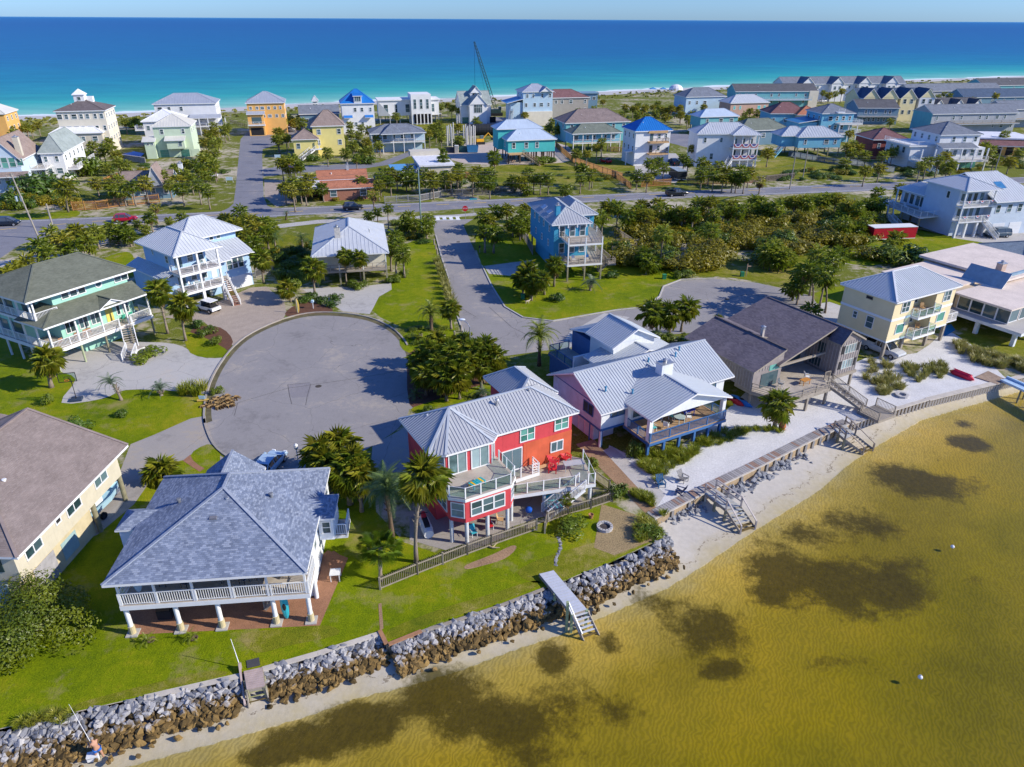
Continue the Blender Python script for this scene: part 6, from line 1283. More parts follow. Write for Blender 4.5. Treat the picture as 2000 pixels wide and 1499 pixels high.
t=thing('doormat','black mat on the grass beside the small wooden landing','mat',at(494,1296,.02)); p=[P3(481,1291,.02),P3(506,1285,.02),P3(508,1300,.02),P3(483,1306,.02)]; c=Vector(at(494,1296,.02)); V=[v-c for v in p]; MB().add(V+[v+Vector((0,0,.03)) for v in V],[(4,5,6,7)[::-1],(0,1,2,3)]).build('mat',M('black_mat',(.06,.06,.065),.9,.1),t)
t=thing('flagpole','thin white bare pole leaning at the small wooden landing','pole',at(470,1306)); MB().cyl((0,0,0),(-.35,.3,2.4),.035,.02,8).build('pole',m_white,t); MB().box(-.08,.08,-.08,.08,0,.5).build('post',m_wood,t)
for px,py,rz,mt_,l in ((1290,950,.2,M('blue_adirondack',(.02,.09,.20),.5),'dark blue beach chair nearest the reeds beside the concrete walk'),(1327,965,-2.0,M('navy_adirondack',(.012,.03,.10),.5),'navy blue beach chair facing left close to the plank walkway'),(1334,940,.7,M('grey_adirondack',(.22,.21,.20),.9),'weathered grey beach chair on the white sand')): adirondack(at(px,py,.02),rz,mt_,l)
adirondack(at(1893,497),2.2,m_dark,'black reclining chair on the lawn right of the spreading tree')
t=thing('kayak','bright red kayak lying upside down on the white sand','kayak',at(1878,735,.1),2.1); MB().tube([(-1.5,0,.1),(-.9,0,.18),(.9,0,.18),(1.5,0,.1)],[.08,.42,.42,.08],12).build('hull',M('crimson_plastic',(.60,.015,.05),.4),t); MB().beam((-1.2,0,.61),(1.2,0,.61),.07,.05).build('keel',M('crimson_plastic',(.60,.015,.05)),t)
t=thing('fire_ring','pale stone fire ring on the sand below the grey timber house','fire pit',at(1761,774)); MB().lathe([(.75,0),(.75,.25),(.45,.25),(.45,.02)],16).build('ring',M('pit_stone',(.42,.40,.38)),t)
t=thing('clay_chimenea','terracotta chimenea standing beside the lone palm on the sand','outdoor stove',at(1527,838)); MB().lathe([(.15,0),(.4,.35),(.32,.7),(.14,.95),(.16,1.15)],12).build('body',M('terracotta',(.38,.12,.05),.9,.2,2),t); MB().cyl((0,0,0),(0,0,.12),.35,.3,10).build('base',M('terracotta',(.38,.12,.05)),t)
for px,py,l in ((1860,1069,'white mooring buoy on the bay near the right edge, upper one'),(1797,1324,'small white mooring buoy on the bay, lower one')):
    t=thing('mooring_buoy',l,'buoy',at(px,py,-1.5)); MB().ell((0,0,.05),(.16,.16,.16),12,8).build('ball',m_white,t); MB().cyl((0,0,.18),(0,0,.28),.03,.03,6).build('ring',m_galv,t)
t=thing('bare_branch','dark sunken branch lying in the shallow water below the gangway','branch',at(1145,1290,-1.9)); MB().tube([(-.9,.25,0),(0,0,.06),(.9,-.3,0)],[.02,.05,.02],6).build('branch',M('wet_branch',(.05,.035,.015)),t)
t=thing('dead_fronds','heap of dead brown palm fronds at the left edge of the turning circle','palm debris',at(428,788))
for i in range(26): o=link(FAN_D[i%2],'dead_frond',t,loc=(rnd.uniform(-.9,.9),rnd.uniform(-.7,.7),rnd.uniform(.05,.45)),rz=rnd.uniform(0,6.28))
for px,py,l in ((1021,584,'small green utility box on the big lawn near the street'),(1297,545,'green utility box on the lawn by the right turning circle'),(1449,540,'green utility box at the top of the right turning circle')):
    t=thing('utility_box',l,'utility box',at(px,py)); MB().box(-.3,.3,-.3,.3,0,.75).build('cabinet',M('utility_green',(.03,.22,.10),.6),t); MB().box(-.32,.32,-.32,.32,.75,.8).build('lid',M('utility_green',(.03,.22,.10)),t)
t=thing('toy_dog','small white and tan dog standing on the big lawn','dog',at(1030,593),.4)
MB().tube([(-.28,0,.36),(-.1,0,.37),(.15,0,.38),(.3,0,.42),(.42,0,.54)],[.07,.11,.13,.11,.07],10).build('body',M('dog_coat',(.6,.5,.38),.9),t); MB().ell((.5,0,.58),(.13,.08,.08),8,6).build('head',M('dog_coat',(.6,.5,.38)),t); t['label']='small tan and white dog on the big lawn'; t.name='dog'
for x,y in ((-.22,-.07),(-.22,.07),(.22,-.07),(.22,.07)): MB().tube([(x,y,.36),(x-.03,y,.18),(x,y,0)],[.05,.035,.03],6).build('leg',MATS['dog_coat'],t)
MB().tube([(-.3,0,.4),(-.45,0,.55)],[.03,.015],6).build('tail',MATS['dog_coat'],t)
def wm(name,c): return M(name,c,.8,.07,.6)
def fh(name,label,FL,FR,z,D,wall,roof,rise=2.2,rt='hip',z0=0.0,floors=None,nF=4,nR=3,nL=0,ov=.5,ribs=0,th=14.5,axis=None,porch=0,win=(.9,1.3),base=None,gm=None,trim=None,cat='house',pw=None,group=None,vents=1):
    """eave corners front left / front right read at height z; D depth; z0 underside of the raised storey"""
    a,b_=G(*FL,z),G(*FR,z); W=(b_[0]-a[0])*math.cos(math.radians(th))+(b_[1]-a[1])*math.sin(math.radians(th)); W=max(W,3)
    h=House(name,label,FL[0],FL[1],z,th,cat,group,far=True); h.W=W; h.D=D
    h.body(ov,W-ov,ov+porch,D-ov,z0,z,wall)
    if z0>.5:
        if base: h.box(ov+.6,W-ov-.6,ov+porch+1.2,D-ov-.4,0,z0-.03,base,'lower_wall')
        n=max(2,round(W/4))
        for i in range(n+1):
            for v in (ov+.15,D-ov-.2): h.post(ov+.15+(W-2*ov-.3)*i/n,v,0,z0,.3,pw or m_pile,False,'pile')
    fl=floors or [ (z0+z)/2 ]; B=(ov,W-ov,ov+porch,D-ov); h.MB=B
    for zc in fl:
        for i in range(nF):
            if rnd.random()<.2: continue
            h.win('F',(B[1]-B[0])*(i+.5+rnd.uniform(-.15,.15))/nF,zc,win[0]*rnd.choice((.8,1,1,1.5)),win[1],1,2,B=B,gm=gm,fr=.13)
        for i in range(nR): h.win('R',(B[3]-B[2])*(i+.5)/nR,zc,win[0],win[1],1,2,B=B,gm=gm,fr=.13)
        for i in range(nL): h.win('L',(B[3]-B[2])*(i+.5)/nL,zc,win[0],win[1],1,2,B=B,gm=gm,fr=.13)
    if porch:
        for zc in fl:
            zf=zc-1.35; h.slab(ov,W-ov,ov-.2,ov+porch,zf,m_deckwood,.3); h.rail([(ov+.05,ov-.15),(W-ov-.05,ov-.15)],zf,1.0,m_white,'bal',3)
        n=max(2,round(W/3.5))
        for i in range(n+1): h.post(ov+.1+(W-2*ov-.2)*i/n,ov-.1,0,z-.05,.22,m_white)
    if rt=='hip': R,c=h.hip(ov,W-ov,ov,D-ov,z,rise,ov,axis)
    elif rt=='gu': R,c=h.gable(ov,W-ov,ov,D-ov,z,rise,ov,'u',wall)
    elif rt=='gv': R,c=h.gable(ov,W-ov,ov,D-ov,z,rise,ov,'v',wall)
    elif rt=='flat': h.box(0,W,0,D,z+.003,z+.45,roof,'roof'); R=None
    if R: h.roof(R,roof,ribs,c,.25,trim=trim or m_white,rib_w=.09,rib_h=.06,capm=None)
    for i in range(vents): h.vent(W*(.3+.4*i),D*.3,z+rise*.5,.12,.35,m_white)
    return h
s_dark=shingle('charcoal_shingle',(.075,.075,.082),(.11,.11,.118),(.15,.15,.16)); s_slate=shingle('slate_shingle',(.13,.15,.18),(.18,.20,.235),(.24,.26,.30)); s_mar=shingle('maroon_shingle',(.15,.075,.075),(.20,.105,.105),(.25,.14,.135)); s_tan=shingle('tan_shingle',(.22,.16,.14),(.28,.215,.185),(.34,.27,.23)); s_or=shingle('orange_shingle',(.33,.13,.075),(.42,.17,.10),(.50,.22,.13)); s_grn=shingle('moss_shingle',(.12,.145,.12),(.17,.19,.155),(.22,.24,.20)); s_gg=shingle('grey_green_shingle',(.24,.28,.27),(.30,.34,.32),(.36,.40,.38))
w_or=wm('orange_stucco',(.72,.40,.12)); w_cr=wm('cream_stucco',(.68,.62,.50)); w_wh=wm('white_stucco',(.70,.70,.69)); w_pk=wm('peach_stucco',(.70,.44,.28)); w_lb=wm('powder_blue',(.42,.56,.66)); w_te=wm('teal_siding',(.16,.42,.44)); w_tq=wm('turquoise_siding',(.07,.45,.43)); w_gr=wm('pale_sage',(.50,.60,.44)); w_ye=wm('lemon_siding',(.70,.60,.22)); w_gy=wm('grey_siding',(.36,.38,.40)); w_br=M('red_brick',(.34,.15,.10),.9,.25,4,fine=.5); w_sl=wm('slate_siding',(.16,.27,.35)); w_bl=wm('sky_blue_siding',(.16,.42,.56)); w_bg=wm('beige_siding',(.55,.50,.40)); w_ry=wm('pale_lemon_siding',(.74,.64,.36)); w_rb=wm('red_brown_siding',(.26,.07,.06))
mr_cream=metal_roof('cream_metal_roof',(.62,.60,.53)); mr_slate=metal_roof('slate_metal_roof',(.34,.37,.43))
h=fh('orange_house','orange stucco house cut by the left edge with grey hip roof',(-58,224),(33,215),10,13,w_or,mr_cream,3,floors=(8.2,5,2),nF=3,nR=3)
h=fh('beach_condo','long cream beach building with dark hip roof and little white cupola',(103,218),(229,205),13,14,w_cr,shingle('umber_shingle',(.11,.09,.09),(.15,.125,.125),(.19,.16,.16)),2.6,floors=(11.3,7.8,4.4),nF=7,nR=4,nL=4,axis='u',cat='apartment building')
h.body(h.W*.34,h.W*.34+3,6,9,13,17.2,w_wh,'cupola'); R,c=h.hip(h.W*.34,h.W*.34+3,6,9,17.2,1.6,.3); h.roof(R,w_wh,0,(),.2); h.win('F',1.5,16,.9,.9,1,1); h.box(h.W*.42,h.W*.68,7.5,9.5,14,16.4,w_wh,'roof_parapet')
fh('white_roof_house','peach house with bright white hip roof before the beach condo',(113,232),(204,230),8,12,w_pk,metal_roof('bright_white_roof',(.74,.74,.74)),2.6,floors=(5,),nF=0,nR=3);
fh('white_roof_house','cream house with low white hip roof nearest the palms on the left',(94,262),(206,256),6.8,15,w_bg,MATS['bright_white_roof'],4,floors=(5,),nF=4,nR=3)
h=fh('gable_house','pale blue house with big arched gable window and tan brown roof on the left edge',(-38,311),(49,303),8.3,17,wm('pale_blue_siding',(.50,.60,.68)),s_tan,4.4,'gv',floors=(3,),nF=3,nR=4,win=(1.2,1.5)); h.chimney(h.W-1.0,4,7,12.6,1.2,1.2,w_bg)
for i,x in enumerate((-3.3,-1.65,0,1.65,3.3)): h.win('F',h.W/2-.5+x+.5,7.2+.0,1.3,2.6-abs(i-2)*.5,1,2,gm=m_glass_t)
h.slab(h.W-.5,h.W+3,6,16,4.6,m_deckwood,.4); h.rail([(h.W-.4,6.1),(h.W+2.9,6.1),(h.W+2.9,15.9)],4.6,1.1,m_white,'bal',2)
h.roof(h.shed(-1,h.W+1,-2,.6,4.2,5.0,'F'),s_tan,0,(),.2)
h=fh('grey_green_roof_house','white house with big grey green hip roof behind the arched gable house',(72,300),(130,295),7.6,20,w_wh,s_gg,4.2,axis='v',floors=(6,3),nF=2,nR=5); h.slab(h.W-.4,h.W+2.2,1,18,3.4,m_conc,.4); h.rail([(h.W+2.1,1),(h.W+2.1,18)],3.4,1.1,m_white,'bal',2)
h=fh('white_beach_house','large white beach house with pale grey metal hip roof and second floor porch',(296,204),(426,198),11,14,w_wh,mr_slate,3,floors=(9.2,6,3),nF=6,nR=4,nL=2,ribs=.9); h.roof(h.shed(h.W*.55,h.W+1,-2.5,.5,6.2,7.2,'F'),mr_slate,0,(),.2)
for i in range(5): h.post(h.W*.56+i*3,-2.3,0,6.1,.3,m_white)
h.slab(h.W*.55,h.W+1,-2.4,.5,3.4,m_conc,.4); h.rail([(h.W*.56,-2.3),(h.W+.9,-2.3)],3.4,1,m_white,'bal',3)
h=fh('white_roof_house','white house with plain white hip roof and roof deck rail beside the pale green house',(274,238),(362,230),8.6,14,w_wh,MATS['bright_white_roof'],3,floors=(6.5,3.2),nF=4,nR=3,nL=2); h.slab(-2,.6,-.5,4,6.2,m_conc,.4); h.rail([(-1.9,3.9),(-1.9,-.4),(.5,-.4)],6.2,1.1,m_white,'bal',2)
h=fh('pale_green_house','pale green house with cream metal hip roof and two small lower roofs',(293,248),(374,245),9.2,13,w_gr,mr_cream,3,floors=(7.6,),nF=2,nR=3,ribs=.8)
h.body(-2.4,.5,-1.2,8,0,5.2,w_gr,'side_wall'); h.roof(h.shed(-3,.9,-1.8,1.4,5.2,6.2,'F'),mr_cream,0,(),.2); h.body(4,h.W-2.6,-1.8,.55,2.8,5.4,w_gr,'bay_wall'); h.roof(h.shed(3.5,h.W-2.2,-2.4,.5,5.4,6.3,'F'),mr_cream,0,(),.2); h.win('F',-1.2,4.2,.9,1.3,1,1,B=(4,h.W-2.6,-1.8,.5))
for i in range(4): h.garage('F',2+i*3,2.4,2.2,w_gr if i%2 else m_glass_t,B=(.5,h.W-.5,.5,12))
h.win('F',1.0,4.3,.5,.5,1,1,B=(-2.4,.5,-1.2,8)); h.win('F',2.2,4.3,.5,.5,1,1,B=(-2.4,.5,-1.2,8))
h=fh('low_brown_house','low house with brown shingle roof, steep pointed gable and short chimney behind the cedar fence',(231,366),(345,352),3.2,11,w_sl,s_tan,2.6,'gu',floors=(1.9,),nF=4,nR=2)
R,c=h.gable(6.2,10.2,-.6,6,3.2,4.6,.3,'v',w_gy); h.roof(R,s_tan,0,c,.2); h.chimney(13.5,5.5,4,7.2,1.0,.8,w_wh)
h=fh('yellow_orange_house','tall yellow orange beach house with grey blue hip roof',(478,202),(557,199),11.2,13,w_or,mr_slate,3.4,floors=(9.4,6.6),nF=6,nR=3,win=(.8,.9),ribs=.9); h.body(.3,h.W*.42,-1.4,.5,0,7.6,w_or,'entry_wall'); h.roof(h.shed(.0,h.W*.46,-2,.5,7.6,8.4,'F'),mr_slate,0,(),.2); h.panel('F',h.W*.22,5.4,3.4,2.2,m_glass,'balcony_door',B=(.3,h.W*.42,-1.4,.5)); h.slab(.2,h.W*.44,-2.6,-1.4,4.0,m_conc,.4); h.rail([(.3,-2.5),(h.W*.43,-2.5)],4.0,1.0,m_white,'bal',2); h.panel('F',h.W*.2,1.5,4.5,2.6,m_dark,'carport_opening',.04,(.3,h.W*.42,-1.4,.5)); h.garage('F',h.W*.75,2.6,2.6,w_or,B=(.5,h.W-.5,.5,12))
fh('slate_roof_house','low dark slate roofed house before the beach right of the orange house',(582,222),(664,220),6,10,w_sl,s_slate,2.4,'gu',floors=(3.2,),nF=4,nR=2)
h=fh('beach_tower','small white lookout tower at the beach above the slate roof',(608,198),(622,198),6,4,w_wh,mr_white,2.2,floors=(4,),nF=2,nR=1,cat='lookout tower')
h=fh('lemon_house','lemon yellow house with brown hip roofs and white curved front stair',(606,247),(673,244),9,9,w_ye,s_tan,4.2,floors=(7.2,4),nF=3,nR=3,win=(1,1.4))
h.body(-5.6,1.6,-2.5,5,0,5.6,w_ye,'side_wall'); R,c=h.hip(-5.6,1.6,-2.5,5,5.6,2.6,.6); h.roof(R,s_tan,0,c,.2); h.win('F',1.4,3.6,1.0,1.5,1,2,B=(-5.6,1.6,-2.5,5)); h.stairs((0.4,-2.6,2.7),(-4.0,-6.2,.02),1.8,m_white,m_white,True,None,True); h.slab(-.8,3.2,-3.6,-2.0,2.7,m_white,.3); h.post(2.0,-3.3,2.7,5.4,.25,m_white)
h=fh('blue_roof_house','white beach house with vivid blue hip roof and small blue awnings',(664,203),(732,201),10.6,12,w_wh,mr_blue,4.6,floors=(8.3,3.2),nF=4,nR=3,trim=m_white)
h.body(h.W*.4,h.W*.62,.1,3,10.6,13.2,w_wh,'dormer'); h.roof(h.shed(h.W*.37,h.W*.65,-.3,4,13.2,14,'F'),mr_blue,0,(),.2); h.win('F',h.W*.11,12.1,2.2,1.6,3,1);
for q in (.2,.8): h.roof([[(h.W*q-1.6,-.8,5.6),(h.W*q+1.6,-.8,5.6),(h.W*q+1.6,.5,6.4),(h.W*q-1.6,.5,6.4)]],mr_blue,0,(),.12,name='awning')
h=fh('blue_porch_house','long low powder blue house with slate roofs behind the palms',(722,262),(832,258),6.2,11,w_lb,s_slate,2.2,floors=(4.8,),nF=6,nR=2,porch=1.6,z0=2.6,base=w_lb); R,c=h.hip(4,10,-1.2,6,6.25,2.6,.6); h.roof(R,s_slate,0,(),.2)
h=fh('concrete_house','long modern white concrete house on slim columns, flat stepped roofs',(737,198),(860,196),9,11,w_wh,w_wh,.4,'flat',z0=3.2,nF=5,nR=2,floors=(6,),win=(1.1,3.0),pw=w_gy); h.box(h.W*.52,h.W*.84,-2.5,8,0,11.5,w_wh,'front_block');
for q in (.58,.68,.78): h.win(((h.W*.52,-2.5),(h.W*.84,-2.5)),h.W*(q-.52),7.8,1.0,3.6,1,3)
h.panel(((h.W*.52,-2.5),(h.W*.84,-2.5)),h.W*.17,2.2,7,3.6,m_dark,'entry_opening',.03)
for i in range(5): h.post(h.W*.60+i*1.5,-3.0,0,4.4,.4,w_wh)
MB().add([(0,-.2,3.3),(5,-.2,3.3),(0,-.2,9.0),(0,.3,3.3),(5,.3,3.3),(0,.3,9.0)],[(0,1,2),(5,4,3),(0,3,4,1),(1,4,5,2),(2,5,3,0)]).build('wing_wall',w_gy,h.e)
h=fh('twin_gable_house','grey white beach house with stacked front gables and tall pointed window',(898,204),(962,203),7.6,13,w_wh,s_gg,4.5,'gu',floors=(5.6,),nF=2,nR=2)
R,c=h.gable(3.5,11,-2.5,7,7.6,4,.4,'v',w_wh); h.roof(R,s_gg,0,c,.2); h.body(3.6,10.9,-2.3,1,0,7.6,w_wh,'gable_front'); h.win('F',3.6,6.4,3.4,4.0,4,2,gm=m_glass); R,c=h.gable(5,10,3,9,11.5,2.6,.3,'v',w_wh); h.roof(R,s_gg,0,c,.2); h.body(5.1,9.9,3.2,8,8,11.5,w_wh,'upper_gable'); h.win('F',2.4,11,2.8,1.6,3,1); h.garage('F',1.8,2.6,2.4,m_glass_t,B=(.5,15,.5,10)); h.garage('F',13.5,2.6,2.4,m_dark,B=(.5,17,.5,10))
h=fh('brick_house','low brick house with two orange shingle roofs and flat white middle roof',(617,352),(716,337),3.3,8,w_br,s_or,1.5,'gu',floors=(1.8,),nF=3,nR=1); h.body(1.2,13.5,-9.0,-1.0,0,3.0,w_br,'front_wall'); R,c=h.gable(1.2,13.5,-9.0,-2.6,3.0,1.1,.4,'u',w_br); h.roof(R,s_or,0,c,.2)
for t in (2.6,9.6): h.win('F',t,1.7,1.4,1.4,1,2,B=(1.2,13.5,-9.0,-1.0))
h.box(-4.5,1.2,-9,6,2.9,3.15,M('white_flat_roof',(.66,.66,.68)),'flat_roof'); h.body(-4.2,1.1,-3,5.5,0,2.9,w_rb,'side_wall'); h.box(1.3,13.4,-2.6,-.4,3.05,3.25,MATS['white_flat_roof'],'flat_roof'); h.chimney(8,4,4.2,6.0,.6,.6,w_gy)
h=fh('flat_white_house','pale house with wide flat white roof behind the road palms',(819,327),(886,322),4.0,16,w_bg,MATS['white_flat_roof'],.4,'flat',floors=(2.2,),nF=2,nR=2); h.box(-.5,8,15,19,4.4,5.6,w_bg,'roof_block'); h.box(-7,0,4,12,2.6,2.9,metal_roof('blue_flat_roof',(.12,.35,.60)),'side_roof'); h.body(-6.8,-.1,4.2,11.8,0,2.6,w_wh,'side_wall'); h.panel('L',-5,2,6,2.6,w_lb,'blue_wall',.05,(.5,10,.5,15))
h=fh('turquoise_house','turquoise house on tall dark piles with pale blue metal roofs and new wooden stair',(990,275),(1087,271),6.8,8.5,w_tq,metal_roof('pale_blue_metal_roof',(.45,.53,.62)),2.6,z0=3.2,floors=(5.2,),nF=4,nR=1,nL=1,win=(.9,1.5),pw=M('dark_pile',(.10,.075,.055),.9,.2,2),vents=1)
h.body(-1.0,12.6,7,14,3.2,9.2,w_tq,'rear_wall'); R,c=h.hip(-1,12.6,7,14,9.2,2.2,.6); h.roof(R,MATS['pale_blue_metal_roof'],0,c,.2)
for u in (-.6,3,6.5,9.5,12.3):
    for v in (10.5,13.6): h.post(u,v,0,3.2,.32,MATS['dark_pile'])
for u in (2.5,5,7.5,10,12.5,15):
    for v in (3.2,5.6): h.post(u,v,0,3.2,.32,MATS['dark_pile'])
h.slab(.2,5.0,-2.2,.5,3.2,m_newwood,.3,m_newwood); h.stairs((4.6,-1.6,3.2),(9.2,-4.6,.05),1.4,m_newwood,m_newwood,True,None,True); h.panel('F',3.0,4.5,1,2.1,m_white,'front_door')
h=fh('tall_beach_house','tall powder blue and white beach house with grey hip roof and lower blue side roof',(1020,180),(1080,178),13,11,w_lb,mr_slate,2.6,floors=(11.4,8),nF=4,nR=3,nL=2); h.body(-4.5,.6,1,9,0,9,w_lb,'side_wall'); h.roof(h.shed(-6.5,.6,-1,10,9,10.6,'L'),metal_roof('mid_blue_roof',(.08,.25,.48)),0,(),.2); R,c=h.gable(h.W*.55,h.W*.9,-.8,4,13,1.8,.3,'v',w_wh); h.roof(R,mr_slate,0,c,.2); h.stairs((-4,1,6),(-6.5,-5,.1),1.4,w_gy,w_gy,True,None,True); h.box(.6,h.W-.6,-.3,.5,0,5.5,w_cr,'lower_wall')
h=fh('maroon_roof_house','grey house with dull maroon hip roof and blue wrap porches',(1062,192),(1152,190),9.6,13,wm('taupe_siding',(.33,.30,.26)),s_mar,2.8,floors=(7.9,4.6),nF=6,nR=3);
for zf in (3.2,6.5): h.slab(-2.4,.5,.2,12,zf,m_conc,.4,w_lb); h.rail([(-2.3,11.9),(-2.3,.3),(.5,.3)],zf,1.1,w_lb,'bal',2.4)
for v in (.4,4,8,11.8): h.post(-2.3,v,0,9.5,.3,w_lb)
fh('slate_block_house','dark slate flat roofed house at the beach behind the maroon roof',(1120,184),(1192,192),7,9,w_sl,w_sl,.4,'flat',floors=(5,),nF=4,nR=2,th=8)
h=fh('brown_roof_house','long teal and cream house with broad brown hip roof',(1104,241),(1232,237),6.6,14,w_te,shingle('dusty_brown_shingle',(.18,.135,.125),(.235,.185,.17),(.29,.235,.215)),3.8,floors=(5.2,),nF=6,nR=3,nL=2)
h=fh('moss_roof_house','blue teal house on piles with moss green hip roof before the brown roofed house',(1118,262),(1214,258),6,9,w_bl,s_grn,2.4,z0=2.6,floors=(4.4,),nF=5,nR=2,porch=1.2,win=(.9,1.4))
h=fh('vivid_blue_roof_house','white three storey house with vivid blue ribbed hip roof and yellow wood balconies',(1241,257),(1313,254),9.9,10.5,w_wh,mr_blue,3.3,floors=(8.3,4.8),nF=0,nR=2,nL=3,ribs=.7,win=(.7,1.3))
for zf in (3.6,6.9):
    h.slab(h.W*.36,h.W*.86,-1.6,.5,zf,m_newwood,.35,m_newwood); h.rail([(h.W*.37,-1.5),(h.W*.85,-1.5),(h.W*.85,.4)],zf,1.0,M('dark_rail',(.15,.13,.1)),'bal',2); h.panel('F',h.W*.42,zf+1.1,1.0,2.1,m_glass,'balcony_door'); h.win('F',h.W*.62,zf+1.3,.8,1.3,1,2,fr=.13)
h.win('F',h.W*.86,4.5,.6,1.0,1,2); h.win('F',h.W*.8,8.4,.6,1.0,1,2); h.box(h.W*.36,h.W*.86,-.15,.5,9.2,9.88,m_newwood,'gable_trim'); h.slab(-1.6,.5,2,5,4.0,m_white,.3); h.post(-1.4,2.2,0,3.7,.25,m_white)
h=fh('bunting_porch_house','white three level porch house hung with red, white and blue bunting',(1362,262),(1506,270),9.4,10,w_wh,mr_white,2.6,floors=(7.2,3.2),nF=0,nR=2,ribs=.7,th=4)
B=h.MB; W=h.W
for zf in (2.6,5.8):
    h.slab(W*.56,W-.6,-2.2,.5,zf,m_deckwood,.4); h.rail([(W*.57,-2.1),(W-.7,-2.1),(W-.7,.4)],zf,1.0,m_white,'bal',2.6)
    for i in range(3):
        u=W*.57+ (W*.43-.8)*(i+.5)/3; h.panel('F',u-.5,zf+1.15,1.0,2.0,m_glass,'balcony_door')
        prof=[(-1.3,0),(1.3,0),(1.0,-.6),(.55,-.95),(0,-1.05),(-.55,-.95),(-1.0,-.6)]
        f=link(MB().add([(x,0,y) for x,y in prof]+[(x,.04,y) for x,y in prof],[(6,5,4,3,2,1,0),tuple(range(7,14))]).mesh('bunting_fan',MATS['bunting_red']),'bunting_fan',h.e,loc=(u,-2.2,zf+1.0)); MB().add([(x*.78,-.02,y*.78) for x,y in prof],[(6,5,4,3,2,1,0)]).build('white_stripe',m_white,f); MB().add([(x*.5,-.04,y*.5) for x,y in prof],[(6,5,4,3,2,1,0)]).build('blue_stripe',MATS['bunting_blue'],f)
for i in range(4): h.post(W*.57+(W*.43-.8)*i/3,-2.0,0,9.3,.3,m_white)
h.win('F',W*.12,7.6,.7,1.3,1,2); h.win('F',W*.38,7.6,.7,1.2,1,2); h.win('F',W*.25,3.0,.9,1.6,1,2); h.stairs((W*.57,-1.2,2.6),(W*.42,-4.5,.05),1.3,m_white,m_white,True,None,True); R,c=h.hip(W*.55,W-.5,-2.2,6,9.42,2.0,.5); h.roof(R,mr_white,.7,c,.2)
h=fh('teal_pile_house','teal raised house with pale blue hip roof and small wooden balcony',(1368,229),(1442,226),6.4,9,w_te,MATS['pale_blue_metal_roof'],2.4,z0=2.8,floors=(4.8,),nF=3,nR=2,base=w_te); h.slab(2.5,10,-1.2,.5,3.0,m_newwood,.3); h.rail([(2.6,-1.1),(9.9,-1.1)],3.0,1.0,m_newwood,'bal',2)
fh('salmon_house','salmon house with white ribbed hip roof and turquoise shutters',(1427,202),(1504,200),6.4,11,wm('salmon_siding',(.52,.34,.26)),mr_white,3.0,floors=(4.4,),nF=6,nR=2,gm=M('turquoise_shutter',(.06,.45,.42)),ribs=.9)
fh('grey_beach_house','grey blue beach house with double grey hip roof near the white tent',(1340,190),(1419,188),8,13,w_lb,s_slate,3.4,floors=(5.5,),nF=5,nR=2);
h=fh('townhouse_row','long grey townhouse row with cream end wall and blue balconies stepping to the beach',(1436,178),(1592,176),8,12,w_te,s_dark,2.8,'gu',floors=(6,3),nF=10,nR=2,th=6,cat='townhouses'); h.slab(-3,h.W-4,-2.6,.5,4.2,m_conc,.5,w_lb); h.rail([(-2.9,-2.5),(h.W-4,-2.5)],4.2,1.1,w_lb,'bal',4); h.box(h.W-4.5,h.W+.2,-.1,10,0,7.9,w_cr,'end_block')
h=fh('townhouse_row','long white townhouse row with four cross gables in the far right background',(1530,164),(1757,160),9,12,w_wh,s_slate,3.0,'gu',floors=(7,4),nF=16,nR=2,th=10,cat='townhouses')
for q in (.18,.42,.64,.86): R,c=h.gable(h.W*q-3.6,h.W*q+3.6,-2.2,6,9,3.2,.4,'v',w_wh); h.roof(R,s_slate,0,c,.25); h.body(h.W*q-3.4,h.W*q+3.4,-2,1,0,9,w_wh,'gable_front'); h.wins('F',(2,4.8),6.8,1.2,1.6)
h=fh('rust_roof_house','beige house with maroon and rust hip roofs and blue wall',(1505,222),(1612,230),6.5,13,w_bl,s_mar,3.6,floors=(4,),nF=4,nR=2,th=2); R,c=h.hip(h.W*.6,h.W+3,-3,7,6.4,2.8,.5); h.roof(R,s_or,0,c,.2); h.body(h.W*.62,h.W+2.6,-2.6,6,0,6.4,w_bg,'front_wall'); h.win('F',2,4,1,1.3,1,2)
h=fh('dark_green_roof_house','low dark house with wide dark green grey hip roof',(1446,256),(1548,253),5,12,w_sl,s_grn,3.2,floors=(3.2,),nF=5,nR=2,z0=0)
h=fh('sky_blue_house','sky blue house on piles with white blue hip roofs and side stair',(1560,268),(1656,269),6.2,10,w_bl,mr_pale,2.6,z0=2.8,floors=(4.6,),nF=4,nR=2,ribs=.9,th=6,vents=1); R,c=h.hip(-4,6,3,11,6.2,2.4,.5); h.roof(R,mr_pale,.9,c,.2); h.body(-3.8,5.8,3.2,10.8,2.8,6.2,w_bl,'side_wall'); h.stairs((-3.5,3,2.8),(-8,-1,.05),1.3,w_bl,w_bl,True,None,True)
h=fh('blue_deck_house','blue tower house with roof deck and three levels of white railed decks',(1606,222),(1696,226),9.8,12,w_bl,s_slate,2.6,floors=(8,5,2),nF=5,nR=3,nL=3,th=8)
for zf in (3.3,6.6): h.slab(h.W*.45,h.W+1.6,-2.6,.5,zf,m_conc,.4); h.rail([(h.W*.46,-2.5),(h.W+1.5,-2.5),(h.W+1.5,4)],zf,1.1,m_white,'bal',2.4)
h.slab(h.W*.42,h.W*.62,-1,3,10.2,m_white,.4); h.rail([(h.W*.43,-.9),(h.W*.61,-.9)],10.2,1.1,m_white,'bal',2); h.body(-7,0,2,11,0,6.6,w_bl,'side_wall'); h.roof(h.shed(-7.6,.2,1,11.6,6.6,7.6,'L'),metal_roof('deep_blue_roof',(.03,.16,.32)),0,(),.2)
for q in (.47,.75,1.0): h.post(h.W*q,-2.3,0,6.6,.25,m_white)
